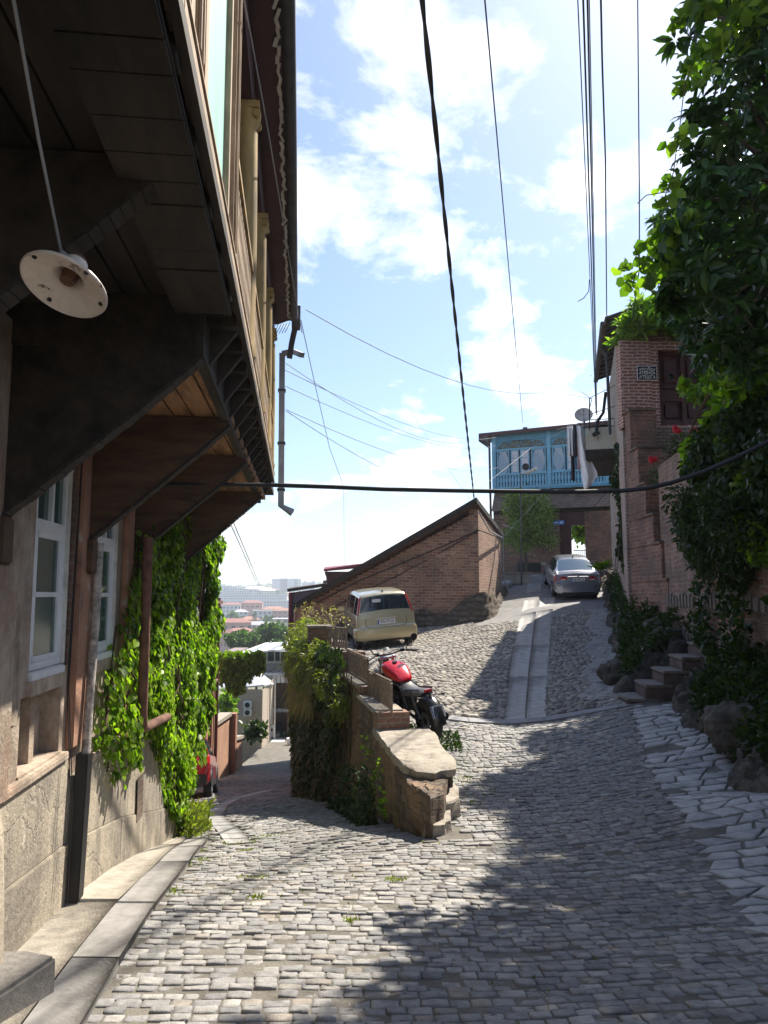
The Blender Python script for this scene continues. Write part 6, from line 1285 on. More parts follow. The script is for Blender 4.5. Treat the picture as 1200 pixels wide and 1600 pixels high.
# ------------------------------------------------------------------ helper: a wall as its own piece, courses level in its own frame
def wallpart(name, mat, parent, A, B, prof, thick=0.3, holes=(), inward=1, bevel=0, z=0.0):
    """wall face from A to B (x, y); prof = outline [(u, z)...] in the wall plane; extruded behind the face (to the left of A->B is outside when inward=-1)"""
    A = Vector(A); B = Vector(B); d = B - A; rz = math.atan2(d.y, d.x); mb = MB()
    if holes:
        us = [p[0] for p in prof]; zs_ = [p[1] for p in prof]; wall_holes(mb, (0, 0, 0), (1, 0, 0), (0, -inward, 0), min(us), max(us), min(zs_), max(zs_), list(holes), thick)
    else: mb.prism([(u, 0, zz) for u, zz in prof], (0, thick * inward, 0))
    o = mb.build(name, mat, parent, bevel=bevel); o.rotation_euler = (0, 0, rz - (parent.rotation_euler.z if parent else 0))
    w = Vector((A.x, A.y, z)); o.location = (parent.matrix_basis.inverted() @ w) if parent else w
    return o
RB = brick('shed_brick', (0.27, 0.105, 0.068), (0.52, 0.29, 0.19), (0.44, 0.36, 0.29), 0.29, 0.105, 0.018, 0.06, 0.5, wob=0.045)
RBL = brick('pink_mortar_brick', (0.24, 0.09, 0.075), (0.34, 0.16, 0.12), (0.58, 0.42, 0.37), 0.25, 0.082, 0.020, 0.03, 0.2, wob=0.02)
OLDB = brick('old_brick', (0.19, 0.08, 0.06), (0.34, 0.17, 0.12), (0.30, 0.23, 0.19), 0.26, 0.09, 0.015, 0.04, 0.7, wob=0.05)
SHG = brick('weathered_brick', (0.24, 0.17, 0.14), (0.34, 0.26, 0.22), (0.15, 0.11, 0.09), 0.22, 0.085, 0.018, 0.05, 0.3, wob=0.04)
RUB2 = brick('mixed_masonry', (0.24, 0.11, 0.08), (0.38, 0.22, 0.16), (0.34, 0.27, 0.23), 0.28, 0.095, 0.020, 0.08, 0.7, wob=0.07)
ROCKM = brick('rubble_stone', (0.14, 0.11, 0.09), (0.22, 0.18, 0.15), (0.09, 0.075, 0.06), 0.42, 0.22, 0.05, 0.1, 0.6, wob=0.2)
def rock_mat():
    m, nt, b = mat_new('bank_rock'); v = coords(nt); n1 = noise(nt, v, 1.6, 9, 0.7, 0.6); n2 = noise(nt, v, 9, 6, 0.7)
    vo = nt.nodes.new('ShaderNodeTexVoronoi'); vo.inputs['Scale'].default_value = 3.2; vo.feature = 'DISTANCE_TO_EDGE'; nt.links.new(v, vo.inputs['Vector'])
    c = ramp(nt, n1, [(0.35, (0.045, 0.04, 0.033)), (0.5, (0.10, 0.085, 0.07)), (0.62, (0.16, 0.135, 0.11)), (0.70, (0.05, 0.065, 0.03))])
    c = mixc(nt, 0.6, c, ramp(nt, n2, [(0.35, 0.4), (0.6, 1.2)]), 'MULTIPLY'); nt.links.new(c, b.inputs['Base Color']); b.inputs['Roughness'].default_value = 0.95
    bump(nt, mixc(nt, 0.6, ramp(nt, vo.outputs['Distance'], [(0.0, 0.0), (0.2, 1.0)]), n2), b, 0.14); return m
ROCK = rock_mat()
# ------------------------------------------------------------------ rocky bank, steps, tall wall on the right
def wb_x(Y): return np.interp(Y, [-4, 2, 8, 11, 14, 16, 18.2, 30.1, 36], [5.4, 5.2, 4.75, 5.15, 5.75, 6.05, 6.1, 9.35, 11.0])
def wb_z(Y): return np.interp(Y, [-4, 2, 8, 11, 14, 16, 18.2, 21, 30, 36], [0.9, 0.7, 0.45, 0.62, 0.95, 1.05, 1.5, 1.9, 2.5, 2.9])
def bank():
    from mathutils import noise as mn
    ys = np.arange(-3, 35.5, 0.09); ns = 34; V = []
    for y in ys:
        x0 = float(bank_x(y)) - 0.12 + 0.10 * math.sin(y * 2.1) + 0.06 * math.sin(y * 5.7); x1 = float(wb_x(y)) + 0.25; z0 = float(zup(np.array([x0]), np.array([y]))[0]) - 0.06; z1 = float(wb_z(y))
        for k in range(ns):
            s_ = k / (ns - 1); p = Vector((x0 + (x1 - x0) * s_, y, z0 + (z1 - z0) * (s_ ** 0.75)))
            a = mn.noise(p * 1.3) * 0.22 + abs(mn.noise(p * 2.7)) * 0.34 + abs(mn.noise(p * 6.5)) * 0.16 + mn.noise(p * 14) * 0.06 - .08; e = math.sin(min(1, s_ * 1.15) * math.pi) ** 0.6 if s_ < .87 else 0.55
            if 12.3 < y < 13.9 and p.x < 5.6: a = 0; p.z = z0 + (p.z - z0) * .15
            V.append((p.x - a * e * 0.8, y, p.z + a * e))
    i = np.arange(len(ys) - 1)[:, None] * ns + np.arange(ns - 1)[None]; F = np.stack([i, i + 1, i + ns + 1, i + ns], 2).reshape(-1, 4)
    tag(npmesh('rocky_bank', V, F, ROCK, smooth=True), kind='structure')
bank()
def stairs():
    t = thing('stone_steps', 'short flight of dark worn stone and brick steps climbing the rocky bank', 'steps', (3.98, 12.6, -0.38)); S_ = brick('step_brick', (0.13, 0.085, 0.075), (0.19, 0.135, 0.115), (0.15, 0.12, 0.1), 0.28, 0.12, 0.012, 0.03, 0.5, wob=.05)
    tr = plain('tread_stone', (0.22, 0.19, 0.175), 0.85, var=0.3, scale=5, bumpd=0.012)
    for i, (x0, x1, zt) in enumerate([(0, 0.42, 0.30), (0.29, 0.72, 0.53), (0.58, 1.02, 0.75), (0.88, 1.34, 0.97), (1.2, 1.6, 1.18)]):
        m = MB(); m.span(x0 + 0.012 * i, x1 + 0.5, 0.03 * i, 0.78 + 0.04 * i, -0.1, zt - 0.05); s_ = m.build('step', S_, t, bevel=0.02)
        MB().span(x0 - 0.02 + .012 * i, x1 + 0.02, -0.02 + 0.03 * i, 0.8 + 0.04 * i, zt - 0.048, zt).build('tread', tr, s_, bevel=0.018)
    t.rotation_euler = (0, 0, R(-6))
stairs()
def boulders():
    L_ = ['dark boulder on the bank behind the top of the steps', 'rounded boulder jutting from the bank under the hanging bush', 'flat grey boulder at the road edge left of the steps', 'mossy boulder above the flagstones at the right edge', 'small boulder high on the bank below the brick pillar']
    from mathutils import noise as mn
    import bmesh
    for i, (x, y, z, s_) in enumerate([(5.5, 14.9, 0.7, 0.38), (4.45, 9.3, 0.0, 0.5), (4.75, 15.6, 0.0, 0.4), (4.45, 8.3, -0.05, 0.4), (5.8, 16.0, 0.9, 0.35)]):
        bm = bmesh.new(); bmesh.ops.create_icosphere(bm, subdivisions=4, radius=1)
        for v in bm.verts:
            p = v.co.copy(); q = 1 + 0.30 * mn.noise(p * 1.4 + Vector((i * 7, 0, 0))) + 0.12 * abs(mn.noise(p * 3.5 + Vector((i, 3, 0)))) * 2 + 0.03 * mn.noise(p * 9); v.co = Vector((p.x * 0.9, p.y * 1.15, p.z * 0.72)) * q * s_
        me = bpy.data.meshes.new('boulder'); bm.to_mesh(me); bm.free(); me.materials.append(ROCK); me.polygons.foreach_set('use_smooth', [True] * len(me.polygons)); o = bpy.data.objects.new('boulder', me); COL.objects.link(o); o.location = (x, y, z); tag(o, L_[i], 'boulder')
boulders()
def tall_wall():
    t = thing('terrace_wall', 'tall crumbling wall of mixed stone and brick bands on the right, carrying the terrace', 'wall', (5, 12, 0))
    pts = [(5.2, -3), (5.15, 2), (4.70, 7.5), (5.08, 11), (5.68, 14), (6.02, 16.4)]
    for (a, b) in zip(pts, pts[1:]):
        L_ = (Vector(b) - Vector(a)).length; wallpart('masonry', RUB2, t, a, b, [(0, -0.4), (L_, -0.4), (L_, 4.4), (0, 4.4)], 0.45, inward=-1)
    # a band of upright pale stones set in the wall
    sm = MB(); rr = random.Random(3)
    for (a, b) in zip(pts[1:], pts[2:]):
        A = Vector(a); B = Vector(b); L_ = (B - A).length; n = int(L_ / 0.24); d = (B - A).normalized()
        for z0, hh in ((1.35, 0.30), (0.62, 0.36)):
            for i in range(n):
                if rr.random() < 0.12: continue
                c = A + d * (i + .5) * L_ / n; w = L_ / n * rr.uniform(.7, .92); h = hh * rr.uniform(.8, 1.05); sm.box((c.x - 0.005 - 5, c.y - 12, z0 + h / 2), (w, 0.08, h), math.atan2(d.y, d.x) + rr.uniform(-.06, .06))
    sm.build('stone_course', stone_mat('pale_wall_stone', [(0, (0.20, 0.17, 0.15)), (1, (0.30, 0.26, 0.23))], nscale=9, bumpd=0.02), t, bevel=0.03)
    tag(MB().prism([(5.6, -3, 4.5), (5.1, 7.5, 4.5), (5.5, 11, 4.5), (6.4, 16.4, 4.5), (6.6, 18.2, 4.5), (16, 18.2, 4.5), (16, -3, 4.5)], (0, 0, 0.06)).build('terrace_ground', M['stem']), kind='structure')
tall_wall()
# ------------------------------------------------------------------ brick house with the stepped buttress
rh = thing('brick_house', 'brick house high on the right with a stepped brick buttress and a dark double door', 'house', (5.9, 18.2, 1.0))
def right_house():
    dX0, dX1 = P(1030, 600, 18.2).x, P(1110, 600, 18.2).x; dz0, dz1 = P(1, 664, 18.2).z, P(1, 547, 18.2).z; top = P(1, 533, 18.2).z
    wallpart('front_wall', RBL, rh, (5.88, 18.2), (14, 18.2), [(0, dz0 - 0.05), (8.1, dz0 - 0.05), (8.1, top), (0, top)], 0.4, [(dX0 - 5.88, dX1 - 5.88, dz0, dz1)])
    wallpart('stone_base', SHG, rh, (6.55, 18.16), (14, 18.16), [(0, 4.4), (7.4, 4.4), (7.4, dz0 - .06), (0, dz0 - .06)], 0.4)
    side = plain('mottled_side_render', (0.36, 0.31, 0.27), 0.95, var=0.4, scale=3, bumpd=0.02, stops=[(0.35, (0.16, 0.13, 0.11)), (0.45, (0.34, 0.27, 0.23)), (0.6, (0.44, 0.38, 0.33)), (0.72, (0.30, 0.15, 0.12))])
    wallpart('side_wall', brick('side_brick', (0.26, 0.15, 0.12), (0.36, 0.24, 0.20), (0.42, 0.34, 0.30), 0.26, 0.085, 0.03, 0.03, 0.4, wob=0.06), rh, (5.86, 18.2), (8.4, 27.3), [(0, 0.8), (9.4, 1.6), (9.4, 5.6), (0, 5.3)], 0.3, inward=-1)
    wallpart('upper_side_wall', side, rh, (5.99, 18.62), (9.2, 30.2), [(0, 5.3), (12.4, 5.3), (12.4, 10.0), (0, 8.6)], 0.3, inward=-1)
    wallpart('rear_side_wall', side, rh, (8.4, 27.3), (9.35, 31), [(0, 1.5), (3.7, 1.8), (3.7, 5.6), (0, 5.6)], 0.3, inward=-1)
    tiers = [(18.18, 5.86, 6.60, 6.0, top + 0.02), (17.75, 5.90, 6.52, 5.0, 6.05), (17.3, 5.90, 6.50, 4.1, 5.05), (16.9, 5.90, 6.48, 3.35, 4.15), (16.5, 5.90, 6.46, 2.7, 3.4), (16.1, 5.90, 6.42, 1.9, 2.75), (15.8, 5.90, 6.40, 0.5, 1.95)]
    for i, (y, x0, x1, z0, z1) in enumerate(tiers):
        mt = RBL if i == 0 else OLDB
        if i == 0: MB().span(x0 - 5.9 - .01, x1 - 5.9, -0.03, 0.1, z0 - 1, z1 - 1).build('buttress', RBL, rh); continue
        b = MB(); b.span(x0 - 5.9 + i * .004, x1 - 5.9, y - 18.2, -0.04, z0 - 1, z1 - 1 - 0.04); o = b.build('buttress', OLDB, rh, bevel=0.02)
        MB().span(x0 - 5.9 - 0.03, x1 - 5.9 + 0.03, y - 18.2 - 0.04, y - 18.2 + 0.5, z1 - 1 - 0.038, z1 - 1 + .012).build('ledge', SHG, o, bevel=0.01)
    # door
    d = MB(); w = (dX1 - dX0); o_ = Vector((dX0 - 5.9, 0.16, dz0 - 1)); H = dz1 - dz0
    dd = thing  # noqa
    leaf = MB(); leaf.span(o_.x, o_.x + w, 0.18, 0.24, o_.z, o_.z + H)
    door = leaf.build('door', M['maroon_door'], rh)
    f = MB()
    for a, b in ((0, 0.09), (w - 0.09, w), (w / 2 - 0.05, w / 2 + 0.05)): f.span(o_.x + a, o_.x + b, 0.10, 0.18, o_.z, o_.z + H)
    for c, e in ((0, 0.12), (H - 0.10, H), (0.62, 0.72), (0.95, 1.02)): f.span(o_.x + .01, o_.x + w - .01, 0.115, 0.18, o_.z + c, o_.z + e)
    f.build('door_frame', M['maroon_door'], door, bevel=0.01)
    for k in range(2):
        cx = o_.x + w * (0.27 + 0.46 * k); g_ = MB(); g_.span(cx - w * .13, cx + w * .13, 0.14, 0.178, o_.z + 1.1, o_.z + H - 0.2); g_.build('door_panel', M['maroon'], door, bevel=.015)
        g_ = MB(); g_.lathe([(0, 0), (0.06, 0), (0.075, 0.02), (0.06, 0.03)], (cx, 0.135, o_.z + 1.25), 14, rot=Matrix.Rotation(R(90), 3, 'X')); g_.build('oval_glass', M['pane_dark'], door); MB().span(cx - w * .14, cx + w * .14, 0.15, 0.178, o_.z + 0.2, o_.z + 0.55).build('door_panel', M['maroon'], door, bevel=.015)
    MB().tube([(o_.x + w / 2 + .02, .09, o_.z + .9), (o_.x + w / 2 + .02, .09, o_.z + 1.05)], 0.015, 6).build('handle', M['galv'], door)
    # eave and roof, leaning over the lane
    A = Vector((6.24, 20.6, 9.35)) - rh.location; B = Vector((8.45, 29.2, 10.15)) - rh.location; rr = MB(); up_ = Vector((4.6, -1.2, 1.3)); dn = Vector((-.02, 0, -0.05))
    rr.prism([A, B, B + up_, A + up_], (0, 0, 0.07)); rr.build('roof', M['wood_dark'], rh)
    e = MB(); e.prism([A + Vector((-.02, 0, -.16)), B + Vector((-.02, 0, -.16)), B + Vector((.03, 0, -.16)), A + Vector((.03, 0, -.16))], (0, 0, 0.158)); e.build('eave_board', M['wood_brown'], rh)
    for k in range(12):
        q = A.lerp(B, (k + .5) / 12); MB().prism([q + Vector((0.03, -.04, -.13)), q + Vector((0.55, -.04 - .14, .03)), q + Vector((0.55, .04 - .14, .03)), q + Vector((0.03, .04, -.13))], (0, 0, 0.10)).build('rafter', M['wood_dark'], rh)
    g_ = MB(); g_.tube([A + Vector((-.08, 0, -.12)), B + Vector((-.08, 0, -.12))], 0.06, 8); g_.build('gutter', M['grey_dark'], rh)
    q = A.lerp(B, .30); dp = MB(); dp.tube([q + Vector((-.08, 0, -.15)), q + Vector((0.12, 0, -.5)), q + Vector((.14, 0, -.9)), Vector((q.x + .16, q.y, 5.6))], 0.05, 8); dp.build('downpipe', M['grey_dark'], rh, smooth=True)
    gb = MB(); gb.prism([(0.0, 0.01, top - 1), (8.1, 0.01, top - 1), (8.1, 0.01, top), (4, 0.01, top + .6)], (0, .3, 0)); gb.build('gable', OLDB, rh)
right_house()
def plate_sign():
    c = P(1011, 583, 18.10); t = thing('street_sign', 'black and white street name plate in three scripts on the brick pillar', 'sign', c)
    w = P(1027, 583, 18.1).x - P(996, 583, 18.1).x; h = P(1011, 572, 18.1).z - P(1011, 595, 18.1).z
    MB().box((0, 0.008, 0), (w, 0.016, h)).build('border', M['white_paint'], t); MB().box((0, 0, 0), (w * 0.93, 0.018, h * 0.90)).build('board', M['black_metal'], t)
    for tx, dz in (('ათეშგა', 0.27), ('ATESHGA', 0.0), ('АТЕШГА', -0.28)):
        text_mesh('lettering', tx, h * 0.30, M['white_paint'], t, (0, -0.012, dz * h), (R(90), 0, 0), 0.002, width=w * 0.82)
plate_sign()
def side_balcony():
    n = Vector((-0.964, 0.267, 0)); ax = Vector((0.267, 0.964, 0)); base = Vector((5.88 + 0.277 * 6.3, 24.5, 0)); t = thing('balcony', 'cream sheet metal balcony on a dark slab sticking out of the right house', 'balcony', base, math.atan2(ax.y, ax.x) - R(90))
    # local: -x outward, +y along the wall
    MB().span(-0.95, 0.0, 0, 3.6, 6.05, 6.42).build('slab', M['wood_blackish'], t, bevel=.02)
    cream = plain('cream_sheet', (0.50, 0.47, 0.38), 0.6, var=0.25, scale=6, stops=[(0.3, (0.36, 0.26, 0.18)), (0.42, (0.50, 0.46, 0.37)), (0.7, (0.55, 0.53, 0.45))])
    p = MB(); k = 0
    while k < 9: x = -0.95 + k * 0.105; p.span(x + .004, x + 0.101, -0.012, 0.0 + 0.008 * (k % 2), 6.42, 7.15); k += 1
    for k in range(30): y = k * 0.12; p.span(-0.962 + .008 * (k % 2), -0.95, y + .004, y + .116, 6.42, 7.15)
    p.build('sheet_panels', cream, t)
    r_ = MB()
    for z in (7.17, 7.42): r_.tube([(0, 0, z), (-0.95, 0, z), (-0.95, 3.6, z)], 0.014, 6)
    for x in (-0.95, -.6, -.3, 0): r_.tube([(x, 0, 6.42), (x, 0, 7.42)], 0.010, 5)
    for y in (1, 2, 3, 3.6): r_.tube([(-0.95, y, 6.42), (-0.95, y, 7.42)], 0.010, 5)
    for k in range(9): r_.tube([(-0.95 + k * .1, 0, 7.17), (-0.95 + k * .1, 0, 7.42)], 0.006, 4)
    r_.build('railing', M['black_metal'], t)
    pp = MB(); pp.tube([(-0.25, -.1, 8.3), (-0.35, -.15, 7.6), (-0.55, -.2, 7.3), (-.6, -.2, 6.9)], 0.05, 8); pp.tube([(-.72, -.2, 6.85), (-.5, -.22, 6.95)], 0.07, 8); pp.build('black_pipe', M['black_metal'], t, smooth=True)
side_balcony()
# clothes frame, aerials and washing
def washing():
    a = P(915, 690, 25.0); t = thing('drying_frame', 'thin metal drying frame and old aerial reaching out from the cream balcony', 'frame', a)
    s = MB()
    def ln(p, q, r=0.012): s.tube([P(*p) - a, P(*q) - a], r, 5)
    ln((921, 672, 24.6), (921, 622, 24.6), .02); ln((921, 622, 24.6), (965, 600, 22.5)); ln((920, 648, 24.6), (968, 632, 23)); ln((921, 640, 24.6), (925, 622, 24.6)); s.build('pole', M['black_metal'], t)
    s = MB(); ln((880, 615, 26), (924, 623, 24.7), .008); ln((908, 612, 25), (924, 623, 24.7), .01); s.build('aerial', M['cable_pale'], t)
    s = MB(); 
    for d in (0, 1, 2): ln((885 + d, 668 - d * 1.5, 25.6), (925, 663 + d * 2.2, 24.7), .006)
    ln((905, 660, 25.2), (903, 668, 25.2), .008); ln((870, 672, 26.5), (925, 655, 24.6), .01); s.build('line', M['cable_pale'], t)
    W = plain('white_cloth', (0.82, 0.83, 0.86), 0.85, var=0.08, bumpd=0.003); D = plain('dark_cloth', (0.03, 0.03, 0.045), 0.9, var=.2); K = plain('pink_cloth', (0.42, 0.27, 0.27), 0.9, var=.15)
    g_ = 'washing hung out from the cream balcony'
    hung('laundry', 'narrow white cloth at the left end of the washing line', 'laundry', 890, 667, 25.3, 0.20, 1.0, W, g_, 2)
    hung('laundry', 'long black trousers on the washing line', 'laundry', 894.5, 690, 25.35, 0.13, 1.35, D, g_, 1); hung('laundry', 'dark shirt hanging beside the white sheet', 'laundry', 899, 664, 25.1, 0.17, 1.1, D, g_, 2)
    hung('laundry', 'faded pink garment between dark clothes and the white sheet', 'laundry', 905, 683, 25.0, 0.16, 1.1, K, g_, 2)
    pts = [(901, 664), (910, 668), (914, 690), (922, 715), (935, 742), (927, 753), (913, 767), (909, 745), (905, 712), (903, 690)]
    # sheet gathered at the top, blown to a point
    mb = MB(); V = []; n = 14; L0 = [(900.5, 664), (903, 690), (905, 712), (909, 745), (913, 767)]; L1 = [(910, 667), (914, 690), (922, 715), (935, 742), (927, 754)]
    for i in range(n + 1):
        s_ = i / n * 4; k = min(3, int(s_)); f = s_ - k
        for j in range(9):
            u = j / 8; x = (L0[k][0] * (1 - f) + L0[k + 1][0] * f) * (1 - u) + (L1[k][0] * (1 - f) + L1[k + 1][0] * f) * u; y = (L0[k][1] * (1 - f) + L0[k + 1][1] * f) * (1 - u) + (L1[k][1] * (1 - f) + L1[k + 1][1] * f) * u
            p = P(x, y, 24.8 + 0.09 * math.sin(u * 8 + i * .15) + 0.2 * u * i / n); V.append(p)
    c0 = V[0].copy(); mb.add([v - c0 for v in V], [(i * 9 + j, i * 9 + j + 1, (i + 1) * 9 + j + 1, (i + 1) * 9 + j) for i in range(n) for j in range(8)])
    o = mb.build('laundry', W, smooth=True); o.location = c0; md = o.modifiers.new('t', 'SOLIDIFY'); md.thickness = 0.01; tag(o, 'large white sheet blown to a point at the right end of the washing', 'laundry', g_)
    dish(912, 650, 24.9, 0.30, R(-15), R(62), 'satellite_dish', 'pale satellite dish on the drying frame above the washing', M['old_white'], arm=0.35)
    dish(1060, 455, 19.5, 0.36, R(10), R(70), 'satellite_dish', 'large pale dish on the roof of the brick house behind the tree', M['old_white'], arm=.8)
washing()

# ------------------------------------------------------------------ brick shed in the middle
def shed():
    A, B, C = (-3.07, 26.3), (3.51, 28.0), (5.12, 33.0); t = thing('brick_shed', 'low brick outbuilding with a long lean-to roof rising to a peak, behind the gold car', 'outbuilding', (0, 28, 0))
    L_ = (Vector(B) - Vector(A)).length; z0, z1 = 1.15, P(1, 796, 28).z
    top = [(0, z0)]; n = 34
    for i in range(n):
        u = L_ * (i + 1) / n; za = z0 + (z1 - z0) * (i / n); top += [(L_ * i / n + 1e-3, za + random.uniform(-.02, .0)), (u, za + random.uniform(-0.01, .01))]
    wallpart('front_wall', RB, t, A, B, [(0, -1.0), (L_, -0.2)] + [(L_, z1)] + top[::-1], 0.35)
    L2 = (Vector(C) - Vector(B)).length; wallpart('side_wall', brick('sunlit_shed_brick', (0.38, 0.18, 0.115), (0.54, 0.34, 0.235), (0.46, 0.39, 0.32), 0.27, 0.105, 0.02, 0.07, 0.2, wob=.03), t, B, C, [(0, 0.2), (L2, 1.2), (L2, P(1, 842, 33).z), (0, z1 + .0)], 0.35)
    wallpart('end_wall', RB, t, (-3.5, 31), A, [(0, -2), (4.8, -2), (4.8, 1.15), (0, 1.15)], 0.3)
    # rubble plinth bulging at the corner
    from mathutils import noise as mn
    mb = MB(); V = []; n = 60; pth = [(-0.2, 27.0), (1.2, 27.35), (2.4, 27.6), (3.62, 27.85), (3.9, 28.3), (4.5, 30.4), (5.2, 32.8)]; lens = np.r_[0, np.cumsum([((pth[i + 1][0] - pth[i][0]) ** 2 + (pth[i + 1][1] - pth[i][1]) ** 2) ** .5 for i in range(len(pth) - 1)])]
    for i in range(n + 1):
        s_ = lens[-1] * i / n; x = float(np.interp(s_, lens, [p[0] for p in pth])); y = float(np.interp(s_, lens, [p[1] for p in pth])); zg = float(zup(np.array([x]), np.array([y]))[0]); h = 0.55 + 0.5 * smoothstep(1.5, 4, np.array([x]))[0] + 0.3 * mn.noise(Vector((x, y, 3)))
        if x > 4.2: h = 0.45
        for k in range(9):
            f = k / 8; p = Vector((x, y, zg - .1 + h * f)); a = abs(mn.noise(p * 2.6)) * .35 + mn.noise(p * 6) * .08; V.append((x + (a * .35 + .18 * (1 - f) + .02) * (1 if x > 3.6 else .3), y - (a * .7 + .25 * (1 - f) + .02) * (1 if x < 3.9 else .3), p.z))
    mb.add([(v[0], v[1] - 28, v[2]) for v in V], [(i * 9 + k, (i + 1) * 9 + k, (i + 1) * 9 + k + 1, i * 9 + k + 1) for i in range(n) for k in range(8)]); mb.build('rubble_plinth', ROCKM, t, smooth=True)
    a, b, c, d = P(459, 947, 25.9), P(744, 781, 27.6), P(788, 838, 33.4), Vector((-3.8, 33.5, 1.2)); o = Vector((0, 28, 0)); r_ = MB()
    mid = (a + b + c + d) / 4 + Vector((0, 0, .0)); r_.prism([a - o, b - o, c - o], (0, 0, 0.09)); r_.prism([a - o, c - o, d - o], (0, 0, 0.088)); r_.build('roof', M['rust'], t)
    e = MB(); e.prism([a - o + Vector((0, -.02, -.12)), b - o + Vector((0, -.02, -.12)), b - o + Vector((0, .03, -.12)), a - o + Vector((0, .03, -.12))], (0, 0, .21)); e.prism([b - o + Vector((.02, 0, -.10)), c - o + Vector((.02, 0, -.10)), c - o + Vector((-.03, 0, -.10)), b - o + Vector((-.03, 0, -.10))], (0, 0, .19)); e.build('verge_board', M['wood_dark'], t)
    cable('wall_cable', 'sagging black cable stapled across the front of the brick shed', [P(470, 955, 26.2), P(560, 908, 26.7), P(640, 875, 27.2), P(700, 850, 27.6), P(748, 828, 27.85), P(775, 838, 29)], 0.022)
    cable('wall_cable', 'lower of the two cables across the brick shed front', [P(500, 960, 26.3), P(560, 928, 26.8), P(620, 900, 27.2), P(680, 868, 27.6), P(748, 829, 27.85)], 0.018)
    w = MB(); w.tube([P(748, 800, 27.9) - o, P(765, 830, 28.6) - o, P(785, 840, 32.8) - o], 0.03, 6); w.tube([P(786, 835, 32.7) - o, P(787, 905, 32.7) - o, P(795, 925, 32.4) - o], 0.025, 6); w.build('service_pipe', M['cable_pale'], t)
    # metal clad structures behind it
    k = thing('maroon_hut', 'dark red sheet metal hut rising behind the shed roof', 'hut', P(540, 900, 33)); o2 = k.location.copy()
    a_, b_ = P(510, 925, 33) - o2, P(600, 893, 33) - o2; MB().span(a_.x, b_.x, 0, 3, a_.z, b_.z).build('wall', M['maroon_door'], k); MB().slab(P(506, 893, 32.8) - o2, P(568, 884, 32.8) - o2, P(600, 884, 36) - o2, P(508, 889, 36) - o2, .1).build('roof', plain('red_sheet', (0.20, 0.025, 0.045), 0.5, var=.15), k); MB().tube([P(509, 893, 32.8) - o2, P(512, 902, 32.8) - o2, P(512, 925, 32.8) - o2], 0.07, 6).build('downpipe', M['maroon_door'], k)
    k = thing('grey_outhouse', 'slate blue sheet clad outhouse with a maroon corner pipe left of the shed', 'outhouse', P(480, 1000, 31)); o2 = k.location.copy()
    q = [P(454, 1010, 31), P(505, 1010, 31), P(505, 919, 31), P(454, 926, 31)]; MB().prism([v - o2 for v in q], (0, 3, 0)).build('wall', plain('slate_sheet', (0.10, 0.10, 0.15), 0.5, var=.15, scale=2), k); MB().slab(P(449, 925, 30.7) - o2, P(510, 916, 30.7) - o2, P(512, 915, 34) - o2, P(455, 922, 34) - o2, .12).build('roof', M['wood_dark'], k); MB().tube([P(454, 926, 30.9) - o2, P(453, 1010, 30.9) - o2], 0.08, 8).build('corner_pipe', plain('maroon_pipe', (0.13, 0.02, 0.04), .5, var=.1), k)
shed()

